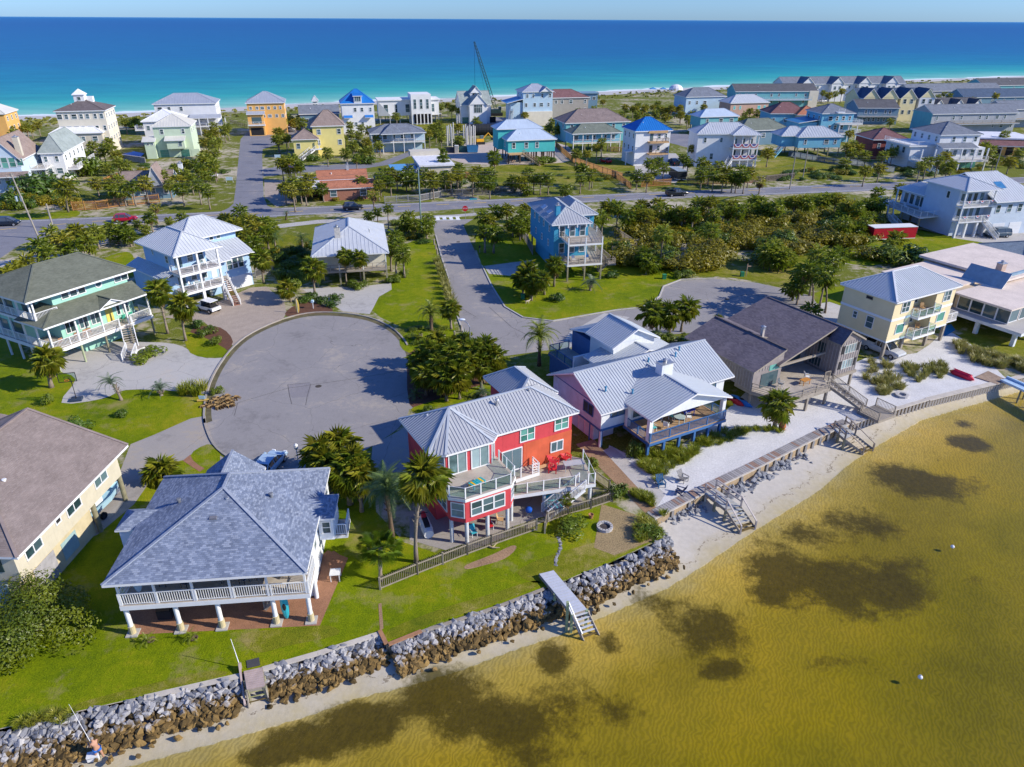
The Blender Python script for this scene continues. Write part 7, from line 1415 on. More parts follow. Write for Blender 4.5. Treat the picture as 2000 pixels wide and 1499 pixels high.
h=fh('grey_apartment','two storey grey apartment block with dark roof and pale gable end',(1676,210),(1784,216),6.8,13,w_sl,s_dark,2.6,'gu',floors=(5,2),nF=8,nR=1,th=0,cat='apartment building'); h.box(h.W-.45,h.W-.30,.5,12.5,0,6.8,wm('sage_grey_siding',(.42,.45,.42)),'end_wall'); h.slab(.5,h.W-1,-1.4,.5,3.4,m_conc,.3,w_gy); h.rail([(.5,-1.3),(h.W-1,-1.3)],3.4,1.0,w_gy,'bal',3)
h=fh('yellow_townhouses','row of four pale yellow gabled townhouses with dark blue roof',(1678,190),(1788,184),9.5,13,w_ry,shingle('navy_shingle',(.05,.08,.13),(.075,.11,.17),(.11,.15,.21)),3.2,'gu',floors=(4.5,),nF=0,nR=2,th=4,cat='townhouses')
for i in range(4): u0=h.W*(i/4)+.8; u1=h.W*((i+1)/4)-.6; h.body(u0,u1,-2.6,3,0,9.5,w_wh if i==3 else w_ry,'gable_front'); h.wins('F',((u1-u0)*.28,(u1-u0)*.72),8.0,1.2,1.7); h.wins('F',((u1-u0)*.28,(u1-u0)*.72),3.6,1.1,1.5); R,c=h.gable(u0,u1,-2.6,6,9.5,3.6,.3,'v',w_ry); h.roof(R,MATS['navy_shingle'],0,c,.25)
h=fh('red_brown_house','small red brown house squeezed between the blue deck house and the white decked house',(1706,273),(1776,272),6.0,12,w_rb,s_mar,2.8,floors=(4,),nF=3,nR=1,th=4)
h=fh('white_decked_house','large white and blue house with grey hip roof, three storeys of decks and garages below',(1838,264),(1919,262),9.6,14,w_wh,s_slate,2.8,floors=(8.2,),nF=4,nR=3,nL=4,th=8); W=h.W
h.body(-7,.5,2,14,0,6.6,w_wh,'side_wall'); h.body(.4,W,-2,1,3.0,6.2,w_wh,'front_wall'); h.wins('F',(1.5,4,7,9.5,12),4.8,1.1,1.6,B=(.4,W,-2,1)); h.roof(h.shed(-.5,W*.8,-3,.6,6.3,7.3,'F'),s_slate,0,(),.2)
for zf in (3.0,6.5): h.slab(-8,W,-4.4 if zf<4 else 1,.4 if zf<4 else 3,zf,m_conc,.4) if zf<4 else h.slab(-8,.4,1.5,14,zf,m_conc,.4); h.rail([(-7.9,-4.3),(W-.1,-4.3)] if zf<4 else [(-7.9,13.9),(-7.9,1.6),(.3,1.6)],zf,1.1,m_white,'bal',2.4)
for i in range(6): h.post(-7.6+i*(W+7)/5,-4.1,0,6.3,.32,m_white)
h.wins('L',(3,6,9),4.8,1.1,1.6,B=(-7,.5,2,14)); h.stairs((-8,0,3),(-4,-7.5,.05),1.5,w_lb,w_lb,True,None,True)
for q in (.4,.65,.88): h.garage('F',W*q,3.0,2.5,m_glass_t,B=(.4,W,.5,13))
fh('grey_condo','long low grey condo with slate roof and pale left gable by the sea',(1776,178),(1912,170),6,12,w_gy,s_slate,3.0,'gu',floors=(4,),nF=10,nR=2,nL=2,th=12,cat='apartment building')
fh('teal_condo','teal grey condo block at the far top right corner',(1922,167),(2080,160),7,14,w_te,s_dark,3.0,'gu',floors=(5,),nF=8,nR=2,nL=3,th=14,cat='apartment building')
fh('navy_roof_condo','condo row with dark navy roof behind the yellow palms at the right',(1884,190),(2080,184),5.5,14,w_sl,MATS['navy_shingle'],3.2,'gu',floors=(3.5,),nF=10,nR=2,nL=2,th=10,cat='apartment building')
h=fh('small_gable_condo','low dark condo with three small white cross gables',(1790,206),(1890,200),5,10,w_sl,s_dark,2.6,'gu',floors=(3,),nF=6,nR=2,nL=2,th=10,cat='apartment building')
for q in (.3,.6,.88): R,c=h.gable(h.W*q-2.4,h.W*q+2.4,-2,4,5,2.4,.3,'v',w_wh); h.roof(R,s_dark,0,c,.2)
h=fh('long_grey_condo','long grey condo with pale grey roof, teal end wall and brown balconies',(1822,222),(1958,214),7.4,12,w_gy,s_slate,2.6,'gu',floors=(5.6,2.4),nF=10,nR=2,nL=2,th=10,cat='apartment building'); h.slab(.5,h.W-.5,-1.8,.5,3.6,m_wood,.4,w_gy); h.rail([(.5,-1.7),(h.W-.5,-1.7)],3.6,1.1,m_wood,'bal',4); h.box(.38,.47,.5,11.5,0,7.4,w_te,'end_wall')
h=fh('long_grey_condo','right end of the grey condo row running off the right edge',(1962,213),(2100,206),7.4,12,w_gy,s_slate,2.6,'gu',floors=(5.6,2.4),nF=8,nR=2,nL=2,th=10,cat='apartment building'); h.slab(.5,h.W-.5,-1.8,.5,3.6,m_wood,.4,w_gy)
h=fh('orange_motel','low orange motel with maroon awning roof and arched doorways at the right edge',(1915,272),(2080,290),5,16,w_or,MATS['white_flat_roof'],.4,'flat',floors=(3.4,),nF=5,nR=1,th=-8,cat='motel'); h.roof(h.shed(-.5,h.W,-4,.6,3.6,4.9,'F'),s_mar,0,(),.2)
for i in range(7): h.panel('F',2.5+i*3.5,1.4,2.2,2.6,m_dark,'arched_doorway',.04)
t=thing('crawler_crane','lattice boom crane leaning over the beach houses','crane',(*G(969,226),0),0); bx,by=G(969,226); tip=P3(929,121,33); base=Vector((0,0,2.2)); tp=Vector((-9.5,3,30))
b=MB(); d=tp-base; L=d.length; d.normalize(); sx_=Vector((0,1,0)).cross(d).normalized(); sy_=d.cross(sx_)
cr=lambda s,i,j: base+d*s+sx_*i*.65*(1-.6*max(0,(s/L-.75)/.25))+sy_*j*.65*(1-.6*max(0,(s/L-.75)/.25))
n=22
for i,j in ((-1,-1),(1,-1),(1,1),(-1,1)): b.beam(cr(0,i,j),cr(L,i,j),.14,.14)
for k in range(n):
    s0_,s1_=L*k/n,L*(k+1)/n
    for (i,j),(i2,j2) in (((-1,-1),(1,-1)),((1,-1),(1,1)),((1,1),(-1,1)),((-1,1),(-1,-1))): b.beam(cr(s0_,i,j),cr(s1_,i2,j2),.08,.08)
b.build('boom',M('crane_dark_green',(.035,.07,.06),.6,.2,1),t)
MB().box(-2.2,2.2,-1.6,1.6,1.1,2.6).box(-4.5,-2.2,-1.5,1.5,1.2,3.4).build('machine_house',M('crane_dark_green',(.035,.07,.06)),t); MB().box(1.0,2.4,-1.5,-.4,2.6,3.8).build('cab',m_glass,t)
for y in (-1.8,1.8): MB().box(-3,3,y-.4,y+.4,0,1.05).build('track',m_dark,t)
MB().cyl(tp,(tp.x,tp.y,3),.05,.05,6).build('hoist_cable',m_dark,t); MB().box(tp.x-.3,tp.x+.3,tp.y-.3,tp.y+.3,2.2,3.2).build('hook_block',m_dark,t); MB().cyl((-3.5,0,3.4),tuple(tp-d*1.0),.04,.04,5).build('pendant',m_dark,t)
for i,(px,py) in enumerate(((874,286),(877,284),(881,282),(883,288),(906,284),(910,282),(914,286),(918,283),(921,287),(925,284),(928,286),(893,262),(897,260),(886,278),(912,290))):
    t=tag(link(post_mesh(.42,6.6,M('concrete_pile',(.50,.49,.46),.9,.1,2),True),'concrete_pile',None,loc=at(px,py)),'pale concrete foundation pile standing upright on the building site','pile','foundation piles on the building site')
t=thing('culvert_pipe','big black ribbed pipe lying on the building site','pipe',at(945,265)); MB().tube([(-6.5,0,2.0),(6.5,1.6,2.0)],[2.0,2.0],18).build('pipe',M('black_pipe',(.03,.032,.035),.6),t)
for i in range(12): q=-6+i; MB().tube([(q,q*.12+.8,2.0),(q+.25,(q+.25)*.12+.8,2.0)],[2.08,2.08],18).build('pipe_ring',M('black_pipe',(.03,.032,.035)),t)
t=thing('excavator','small yellow excavator on the building site','excavator',at(937,282),.3); yl=M('machine_yellow',(.70,.36,.02),.5)
MB().box(-1.3,1.3,-1.0,1.0,.9,1.9).build('machine_house',yl,t); MB().box(0,1.2,-.9,.1,1.9,2.9).build('cab',m_glass,t); MB().tube([(1.0,.4,1.6),(3.2,.4,3.6),(4.6,.4,2.0)],[.22,.2,.14],6).build('arm',yl,t); MB().box(4.2,4.9,0,.8,1.2,2.0).build('bucket',m_dark,t)
for y in (-1.0,1.0): MB().box(-1.6,1.6,y-.25,y+.25,0,.85).build('track',m_dark,t)
t=thing('lumber_pile','heap of broken orange boards on the scrub before the turquoise house','debris heap',at(996,317))
for i in range(26): MB().beam((rnd.uniform(-2.5,2.5),rnd.uniform(-1,1),rnd.uniform(0,.9)),(rnd.uniform(-2.5,2.5),rnd.uniform(-1,1),rnd.uniform(0,.9)),.3,.06).build('board',(m_newwood,w_pk,w_gy)[i%3],t)
for px,py,l,c_,s_ in ((923,298,'blue dumpster left of the turquoise pile house',(.05,.22,.42),(3.2,2.2,2.2)),(901,297,'dark green dumpster behind the road palms',(.02,.09,.10),(4.5,2.2,1.7)),(882,298,'black container next to the dark green dumpster',(.02,.03,.05),(4,2.2,1.5))):
    t=thing('dumpster',l,'dumpster',at(px,py),.1); m_=M('dumpster_'+l.split()[0],c_,.6,.15,2); MB().add([(-s_[0]/2,-s_[1]/2,.15),(s_[0]/2,-s_[1]/2,.15),(s_[0]/2,s_[1]/2,.15),(-s_[0]/2,s_[1]/2,.15),(-s_[0]/2-.3,-s_[1]/2-.1,s_[2]),(s_[0]/2+.3,-s_[1]/2-.1,s_[2]),(s_[0]/2+.3,s_[1]/2+.1,s_[2]),(-s_[0]/2-.3,s_[1]/2+.1,s_[2])],[(3,2,1,0),(0,1,5,4),(1,2,6,5),(2,3,7,6),(3,0,4,7)]).build('bin',m_,t); MB().box(-s_[0]/2-.2,s_[0]/2+.2,-s_[1]/2,s_[1]/2,s_[2]-.3,s_[2]-.25).build('contents',m_dark,t)
t=thing('portable_toilet','tan portable toilet beside the blue dumpster','portable toilet',at(892,299)); MB().box(-.6,.6,-.6,.6,0,2.2).build('cabin',w_bg,t); MB().box(-.62,.62,-.62,.62,2.2,2.35).build('roof',w_wh,t)
for px,py,l,c_,r_ in ((1320,176,'white dome tent on the far beach','white',4.5),(1275,181,'small blue canopy on the far beach left of the other canopy','b',2.2),(1295,181,'small blue canopy on the far beach nearest the dome tent','b',2.0)):
    t=thing('beach_tent',l,'beach tent',at(px,py,-.6)); mt_=m_white if c_=='white' else M('blue_canvas',(.06,.25,.50))
    if c_=='white': MB().lathe([(r_,.02),(r_*.95,1.2),(r_*.7,2.4),(r_*.35,3.1),(.05,3.3)],14).build('canopy',mt_,t)
    else:
        MB().add([(-r_,-r_,2),(r_,-r_,2),(r_,r_,2),(-r_,r_,2),(0,0,3)],[(0,1,4),(1,2,4),(2,3,4),(3,0,4),(3,2,1,0)]).build('canopy',mt_,t)
        for x in (-r_+.1,r_-.1):
            for y in (-r_+.1,r_-.1): MB().cyl((x,y,0),(x,y,2),.05,.05,6).build('pole',m_white,t)
m_tyre=M('tyre_rubber',(.02,.02,.02),.9,.1,2); m_rim=M('wheel_rim',(.5,.5,.52),.35,.1,2,metal=.7); m_carglass=glassmat('car_glass',(.015,.02,.025),.05); m_lamp=M('headlight',(.75,.76,.78),.15,.02,2); m_tail=M('tail_light',(.45,.01,.01),.25,.05,2)
def paint(n,c): return M('car_paint_'+n,c,.28,.04,2,spec=.6)
def loft(b,secs,mi=0):
    n=len(secs[0]); k=len(b.v); b.v+= [tuple(v) for s in secs for v in s]
    for i in range(len(secs)-1):
        for j in range(n-1): b.f.append((k+i*n+j,k+(i+1)*n+j,k+(i+1)*n+j+1,k+i*n+j+1)); b.mi.append(mi)
    b.f.append(tuple(k+j for j in range(n))); b.mi.append(mi); b.f.append(tuple(k+(len(secs)-1)*n+j for j in range(n-1,-1,-1))); b.mi.append(mi)
def vehicle(kind,name,label,loc,rz,pm,cat=None):
    t=thing(name,label,cat or kind,loc,rz)
    L,W,prof,cab={'suv':(4.6,1.85,[(-2.3,.45,.78),(-2.25,.4,1.0),(-1.2,.32,1.05),(.95,.32,1.03),(1.9,.36,.95),(2.25,.45,.75),(2.3,.5,.6)],[(-2.18,1.0),(-1.75,1.66),(-.9,1.74),(.25,1.70),(1.15,1.02)]),
      'sedan':(4.5,1.8,[(-2.25,.42,.75),(-2.2,.36,.98),(-1.2,.3,1.0),(.9,.3,.96),(1.8,.34,.86),(2.2,.42,.68),(2.25,.48,.55)],[(-2.0,.96),(-1.3,1.42),(-.4,1.5),(.3,1.46),(1.15,.95)]),
      'minivan':(5.0,1.95,[(-2.5,.45,.9),(-2.45,.38,1.12),(-1.2,.32,1.15),(1.1,.32,1.12),(2.0,.36,1.0),(2.45,.45,.78),(2.5,.5,.62)],[(-2.42,1.1),(-2.2,1.82),(-1.0,1.9),(.5,1.84),(1.75,1.08)]),
      'pickup':(5.5,1.95,[(-2.75,.5,1.1),(-2.7,.42,1.15),(-.75,.36,1.15),(.9,.36,1.13),(2.1,.4,1.08),(2.65,.5,.95),(2.75,.55,.7)],[(-.75,1.12),(-.6,1.78),(.0,1.85),(.7,1.8),(1.4,1.12)])}[kind]
    secs=[]
    for x,z0,z1 in prof:
        k=1-.06*abs(x/(L/2))**3; w_=W/2*k; secs.append([(x,-w_*.9,z0),(x,-w_,z0+.18),(x,-w_,z1-.16),(x,-w_*.9,z1),(x,w_*.9,z1),(x,w_,z1-.16),(x,w_,z0+.18),(x,w_*.9,z0),(x,-w_*.9,z0)])
    b=MB(); loft(b,secs); body=b.build('body',pm,t)
    if kind=='pickup':
        MB().box(-2.6,-.85,-.78,.78,1.152,1.16).build('bed_floor',m_dark,t); b=MB()
        for y in (-.9,.9): b.box(-2.7,-.78,y-.06,y+.06,1.15,1.42)
        b.box(-2.72,-2.62,-.9,.9,1.15,1.42).build('bed_wall',pm,t)
    secs=[]
    for i,(x,z) in enumerate(cab): f=W/2*(.93 if i in(0,len(cab)-1) else .74); secs.append([(x,-f,z),(x,-f*.2,z+(.03 if 0<i<4 else 0)),(x,f*.2,z+(.03 if 0<i<4 else 0)),(x,f,z)])
    b=MB(); zb=prof[2][2]-.02;
    for sgn in (-1,1):
        pts=[(x,sgn*(W/2*(.92 if i in(0,len(cab)-1) else .745)),z-.035) for i,(x,z) in enumerate(cab)]+[(cab[-1][0],sgn*W/2*.92,zb-.02),(cab[0][0],sgn*W/2*.92,zb-.02)]
        b.add(pts,[tuple(range(len(pts))) if sgn<0 else tuple(range(len(pts)-1,-1,-1))])
    n=len(cab)
    for i in (0,n-2):
        a,c=cab[i],cab[i+1]; fa=W/2*(.92 if i==0 else .745); fc=W/2*(.745 if i==0 else .92)
        b.add([(a[0],-fa,a[1]),(a[0],fa,a[1]),(c[0],fc,c[1]),(c[0],-fc,c[1])],[(3,2,1,0)])
    b.build('windows',m_carglass,t)
    r=MB();
    for i in range(1,n-2):
        a,c=cab[i],cab[i+1]; f=W/2*.75; r.add([(a[0],-f,a[1]),(a[0],f,a[1]),(c[0],f,c[1]),(c[0],-f,c[1]),(a[0],-f,a[1]-.06),(a[0],f,a[1]-.06),(c[0],f,c[1]-.06),(c[0],-f,c[1]-.06)],[(3,2,1,0),(0,1,5,4),(1,2,6,5),(2,3,7,6),(3,0,4,7)])
    for sgn in (-1,1):
        for i in (1,2,3) if n>4 else (1,2): x,z=cab[min(i,n-2)]; r.beam((x,sgn*W/2*.745,z-.02),(x+(.06 if i==1 else -.05),sgn*W/2*.925,zb),.07,.04)
        r.beam((cab[0][0],sgn*W/2*.92,zb),(cab[1][0],sgn*W/2*.745,cab[1][1]),.06,.05); r.beam((cab[-1][0],sgn*W/2*.92,zb),(cab[-2][0],sgn*W/2*.745,cab[-2][1]),.06,.05)
    r.build('roof_panel',pm,t)
    for x in (-L*.31,L*.32):
        for sgn in (-1,1):
            o=link(MB().cyl((0,-.11,0),(0,.11,0),.35,None,16).mesh('wheel',m_tyre),'wheel',t,loc=(x,sgn*(W/2-.12),.35)); MB().cyl((0,sgn*.10,0),(0,sgn*.125,0),.21,None,12).build('rim',m_rim,o)
    for sgn in (-1,1): MB().box(L/2-.16,L/2-.03,sgn*W*.34-.17,sgn*W*.34+.17,.66,.80).build('headlight',m_lamp,t); MB().box(-L/2-.015,-L/2+.08,sgn*W*.40-.10,sgn*W*.40+.10,.74,.98).build('tail_light',m_tail,t); MB().box(.95,1.1,sgn*(W/2+.02)-.09,sgn*(W/2+.02)+.09,.98,1.12).build('mirror',pm,t)
    return t
RD=math.radians(14)
def car(kind,name,label,px,py,rz,pm,cat=None): return vehicle(kind,name,label,at(px,py,.012),rz,pm,cat)
car('minivan','minivan','dark navy minivan at the left edge of the main road',14,441,RD,paint('navy',(.01,.018,.035)))
car('suv','sport_utility_car','crimson red car on the main road behind the small verge palm',246,433,RD,paint('crimson',(.40,.006,.03)),'car')
car('suv','sport_utility_car','black blue car on the main road beside the dying yellow palm',690,410,RD,paint('black_blue',(.006,.012,.025)),'car')
car('pickup','pickup_truck','black pickup truck on the main road right of centre',1321,383,RD,paint('black',(.006,.01,.016)),'pickup truck')
car('sedan','hatchback_car','silver blue car half hidden behind the blue shingled roof',528,916,math.radians(80),paint('silver_blue',(.36,.48,.60)),'car')
car('pickup','pickup_truck','silver pickup truck parked beneath the pale yellow house',1722,690,math.radians(-58),paint('silver',(.50,.50,.49)),'pickup truck')
car('minivan','large_suv','dark grey blue large car on the drive of the bunting house',1946,463,math.radians(186),paint('steel_blue',(.05,.09,.13)),'car')
car('pickup','pickup_truck','red pickup truck at the right edge before the garages',1992,449,math.radians(160),paint('red',(.45,.01,.015)),'pickup truck')
car('pickup','pickup_truck','black pickup truck parked behind the dark trailer',1315,322,math.radians(100),paint('black',(.006,.01,.016)),'pickup truck')
car('sedan','red_car','small red car behind the cedar fence of the pile house',1182,318,math.radians(120),paint('red',(.45,.01,.015)),'car')
car('sedan','white_car','white car parked by the far townhouse row',1606,200,RD,paint('white',(.7,.7,.7)),'car')
car('suv','dark_car','dark car before the twin gable beach house',921,231,RD,paint('black',(.006,.01,.016)),'car'); car('suv','silver_car','silver car beneath the concrete beach house',853,226,RD,paint('silver',(.50,.50,.49)),'car'); car('suv','black_car','black car in the drive left of the lemon house',572,251,RD,paint('black',(.006,.01,.016)),'car'); car('suv','silver_suv','silver car in the drive nearest the lemon house',566,257,RD,paint('silver',(.50,.50,.49)),'car'); car('suv','white_suv','white car in the yard left of the side street',409,348,RD,paint('white',(.7,.7,.7)),'car')
car('suv','dark_blue_car','dark blue car beside the grey beach house',1352,211,RD,paint('navy',(.01,.018,.035)),'car')
t=thing('open_jeep','white open topped jeep parked on the pavers under two palms','jeep',at(408,608,.012),math.radians(150)); wp=paint('white',(.7,.7,.7))
MB().box(-1.9,1.9,-.8,.8,.5,.95).box(.7,1.9,-.7,.7,.95,1.15).build('body',wp,t); MB().box(-1.6,.5,-.7,.7,.96,1.02).build('cabin_floor',m_dark,t); MB().box(-1.6,.55,-.72,.72,1.8,1.86).build('soft_top',wp,t); MB().add([(.6,-.68,.98),(.6,.68,.98),(.45,.66,1.8),(.45,-.66,1.8)],[(0,1,2,3)]).build('windscreen',m_carglass,t)
for x in (-1.2,1.25):
    for s_ in (-1,1): o=link(MB().cyl((0,-.12,0),(0,.12,0),.38,None,14).mesh('wheel',m_tyre),'wheel',t,loc=(x,s_*.78,.38)); MB().cyl((0,s_*.11,0),(0,s_*.13,0),.2,None,10).build('rim',m_rim,o)
for x in (-1.5,.5):
    for s_ in (-1,1): MB().box(x-.03,x+.03,s_*.68-.03,s_*.68+.03,.95,1.8).build('roll_bar',m_dark,t)
for x in (-.3,-1.1): MB().box(x-.25,x+.25,-.55,.55,1.02,1.3).build('seat',m_dark,t)
def trailer(px,py,rz,L,W,Hh,bm,rm,label):
    t=thing('cargo_trailer',label,'trailer',at(px,py,.012),rz); MB().box(-L/2,L/2,-W/2,W/2,.55,Hh).build('box',bm,t); MB().box(-L/2-.05,L/2+.05,-W/2-.05,W/2+.05,Hh,Hh+.1).build('roof',rm,t); MB().box(L/2,L/2+.04,-W/2+.1,W/2-.1,.6,Hh-.1).build('rear_door',bm,t); MB().box(-L/2,L/2,-W/2-.02,W/2+.02,.42,.55).build('chassis',m_white,t); MB().beam((-L/2,0,.5),(-L/2-1.4,0,.45),.12,.12).build('tow_bar',m_dark,t)
    for x in (-.5,.5):
        for s_ in (-1,1): link(MB().cyl((0,-.1,0),(0,.1,0),.34,None,12).mesh('wheel',m_tyre),'wheel',t,loc=(x,s_*(W/2+.05),.34))
trailer(1737,468,math.radians(8),9.2,2.5,2.7,M('trailer_red',(.42,.01,.025),.4),m_white,'red cargo trailer with pale roof standing on the lawn edge')
trailer(1322,350,math.radians(100),6.5,2.5,2.6,M('trailer_black',(.02,.025,.03),.4),M('trailer_roof',(.30,.36,.40),.4),'dark cargo trailer with grey roof by the road fence')
t=thing('motor_boat','pale blue motor boat on a trailer beneath the cream house','boat',at(196,1000,.02),math.radians(80)); b=MB(); S_=[]
for x,w_,z in ((-2.6,.95,.55),(-1,1.05,.5),(.8,.95,.5),(2.0,.55,.6),(2.8,.05,.95)): S_.append([(x,-w_,1.35),(x,-w_*.8,z+.25),(x,0,z),(x,w_*.8,z+.25),(x,w_,1.35),(x,w_*.85,1.35),(x,w_*.7,1.0 if x<2.5 else 1.3),(x,-w_*.7,1.0 if x<2.5 else 1.3),(x,-w_*.85,1.35),(x,-w_,1.35)])
loft(b,S_); b.build('hull',M('boat_gel',(.40,.62,.72),.25,.04,2),t); MB().box(-.6,.3,-.35,.35,1.0,1.6).build('console',m_white,t); MB().box(-1.6,-1.1,-.5,.5,1.0,1.35).build('seat',m_white,t); MB().box(-3.1,-2.6,-.2,.2,.5,1.6).build('outboard_motor',m_dark,t); MB().beam((-2.6,-.7,.45),(3.6,0,.45),.1,.1).beam((-2.6,.7,.45),(3.6,0,.45),.1,.1).build('trailer_frame',m_galv,t)
for s_ in (-1,1): link(MB().cyl((0,-.1,0),(0,.1,0),.33,None,12).mesh('wheel',m_tyre),'wheel',t,loc=(-.8,s_*1.05,.33))
m_pole=M('pole_wood',(.30,.27,.23),.95,.2,2); m_poleg=M('pole_greenish',(.20,.27,.25),.9,.2,2)
PT={}
def pole(px,py,h,label,mat=None,r=.16,arms=1,trans=False,key=None,lean=0):
    t=thing('utility_pole',label,'utility pole',at(px,py)); MB().cyl((0,0,-.1),(lean,0,h),r,r*.7,10).build('pole',mat or m_pole,t)
    for i in range(arms): MB().beam((lean-.3,-1.1,h-.5-i*.9),(lean-.3,1.1,h-.5-i*.9),.1,.12).build('crossarm',m_pole,t)
    for y in (-1,0,1):
        if arms: MB().cyl((lean-.3,y,h-.44),(lean-.3,y,h-.2),.05,.04,6).build('insulator',m_galv,t)
    if trans:
        for s_ in (-.45,.45): MB().cyl((lean+s_,.1,h*.58),(lean+s_,.1,h*.58+.95),.24,.24,10).build('transformer',M('transformer_grey',(.40,.48,.50),.5),t)
    x,y,_=at(px,py); PT[key or label]=Vector((x+lean,y,h)); return t
pole(76,466,12.5,'tall leaning utility pole with transformers above the green roofed house',m_pole,.17,1,True,'a',-1.6); pole(104,446,5,'cut off wooden stub pole beside the main road',m_pole,.2,0,False,'a2')
pole(823,449,12.5,'tall greenish utility pole at the street corner',m_poleg,.17,1,False,'b'); pole(1542,370,8.5,'utility pole before the bunting porch house fence',m_pole,.15,1,False,'c'); pole(1567,352,7.5,'second pole behind the bunting porch house fence',m_pole,.14,0,False,'d')
pole(1940,345,8,'utility pole on the road side right of the white decked house',m_pole,.15,1,False,'e'); pole(1660,432,5,'bare grey pole in the scrub left of the red trailer',m_pole,.12,0,False,'f')
PT['z']=Vector((*G(-420,560),12.5)); PT['y']=PT['e']+(PT['e']-PT['c'])*1.0
def wires(a,c,label,dz=(0,-.9,-2.4),sag=.9):
    A,B_=PT[a],PT[c]; t=thing('power_lines',label,'power lines',A)
    for k,(dzz,dy) in enumerate(zip(dz,(-.9,.9,0))):
        P=[]
        for i in range(13): q=i/12; p=A.lerp(B_,q)-A; p.z+= dzz-sag*4*q*(1-q); p.y+=dy; P.append(p)
        MB().tube(P,[.018]*13,4).build('wire',M('power_wire',(.10,.11,.12),.6),t)
wires('z','a','power lines running left from the leaning pole'); wires('a','b','long power lines between the leaning pole and the corner pole',(0,-.9,-2.4,),1.8); wires('b','c','long power lines above the thicket palms',(0,-.9,-2.4),2.2); wires('c','e','power lines along the right part of the main road',(0,-.9,-2),1.2); wires('e','y','power lines leaving by the right edge')
t=thing('street_lamp','pale street lamp with a round head rising behind the palm grove','street lamp',at(920,736)); MB().cyl((0,0,0),(0,0,6.6),.10,.06,10).build('pole',m_galv,t); MB().tube([(0,0,6.5),(-.25,.3,6.85),(-.75,.85,7.05)],[.05,.045,.04],6).build('arm',m_galv,t); MB().ell((-1.0,1.1,7.05),(.42,.24,.14),12,6).build('lamp_head',M('lamp_shell',(.55,.60,.66),.35),t)
t=thing('lamp_post','short white lamp post beside the parked silver blue car','lamp post',at(583,905)); MB().cyl((0,0,0),(0,0,1.6),.05,.05,8).build('pole',m_white,t); MB().lathe([(.12,1.6),(.2,1.75),(.2,2.1),(.05,2.25)],10).build('lantern',m_white,t)
def text(body,size,mat,parent,mt,name='lettering'):
    cu=bpy.data.curves.new(name,'FONT'); cu.body=body; cu.size=size; cu.align_x='CENTER'; cu.align_y='CENTER'; cu.extrude=.004
    ob=bpy.data.objects.new(name,cu); C.objects.link(ob); dg=bpy.context.evaluated_depsgraph_get(); me=bpy.data.meshes.new_from_object(ob.evaluated_get(dg)); bpy.data.objects.remove(ob); me.materials.clear(); me.materials.append(mat); return link(me,name,parent,mat=mt)
face=Matrix.Rotation(PI/2,4,'X')
t=thing('stop_sign','red octagonal stop sign at the street corner facing the side street','stop sign',at(909,431),math.radians(8)); MB().cyl((0,0,0),(0,0,2.9),.04,.04,8).build('post',m_galv,t)
o=[(.62*math.cos(PI/8+i*PI/4),.62*math.sin(PI/8+i*PI/4)) for i in range(8)]; f=MB().add([(x,-.05,2.6+y) for x,y in o]+[(x,-.08,2.6+y) for x,y in o],[tuple(range(8)),tuple(range(15,7,-1))]+[(i,(i+1)%8,8+(i+1)%8,8+i) for i in range(8)]).build('sign_face',M('sign_red',(.50,.01,.03),.4,.03,2),t); text('STOP',.40,m_white,f,Matrix.Translation((0,-.086,2.6))@face)
t=thing('street_name_sign','small teal street name blade on a post beyond the stop sign','street sign',at(925,417),math.radians(14)); MB().cyl((0,0,0),(0,0,3.2),.04,.04,8).build('post',m_galv,t); MB().box(-.85,.85,-.02,.02,3.0,3.3).build('sign_blade',M('sign_teal',(.03,.30,.36),.4,.03,2),t)
for px,py,rz,l in ((543,312,.1,'white real estate sign at the mouth of the side street'),(440,268,.1,'small white sign by the palm left of the side street'),(449,357,.1,'small white sign on the verge left of the side street')):
    t=thing('yard_sign',l,'sign',at(px,py),rz); MB().box(-.9,-.82,-.04,.04,0,1.5).build('post',m_white,t); MB().box(.82,.9,-.04,.04,0,1.5).build('post',m_white,t); MB().box(-.82,.82,-.03,.03,.6,1.45).build('panel',M('sign_pale_blue',(.45,.62,.70),.5,.05,2),t)
t=thing('yard_flag','american flag on a pole before the brick house','flag',at(580,358)); MB().cyl((0,0,0),(0,0,5),.05,.03,8).build('pole',m_white,t)
for i in range(7): MB().box(-1.6,-.05,-.015,.015,4.0+i*.13-.05,4.0+i*.13+.08).build('stripe',(M('flag_red',(.45,.02,.04)),m_white)[i%2],t)
MB().box(-.75,-.05,-.025,.025,4.45,4.86).build('canton',M('flag_blue',(.02,.04,.22)),t)
for px,py,l in ((848,478,'dark wooden bollard at the lawn edge, nearest the street corner'),(851,487,'dark wooden bollard at the lawn edge, second from the street corner'),(854,497,'dark wooden bollard at the lawn edge, third from the street corner'),(901,648,'pale bollard at the point of the street island'),(869,668,'wooden bollard on the island kerb nearest the lamp'),(846,676,'wooden bollard on the island kerb nearest the grove'),(888,660,'green bollard on the street island')):
    t=thing('bollard',l,'bollard',at(px,py)); MB().cyl((0,0,0),(0,0,.95),.14,.13,10).build('post',m_pile if 'green' in l else m_wood,t); MB().cyl((0,0,.95),(0,0,1.0),.14,.10,10).build('cap',m_wood,t)
t=thing('mailbox','dark mailbox on a post at the street edge by the two palms','mailbox',at(937,494)); MB().box(-.05,.05,-.05,.05,0,1.0).build('post',m_wood,t); MB().box(-.15,.15,-.28,.28,1.0,1.3).build('box',m_dark,t)
t=thing('mailbox','grey mailbox in the mulch bed beside the cottage drive','mailbox',at(612,603)); MB().box(-.05,.05,-.05,.05,0,1.0).build('post',m_white,t); MB().box(-.16,.16,-.28,.28,1.0,1.32).build('box',w_lb,t)
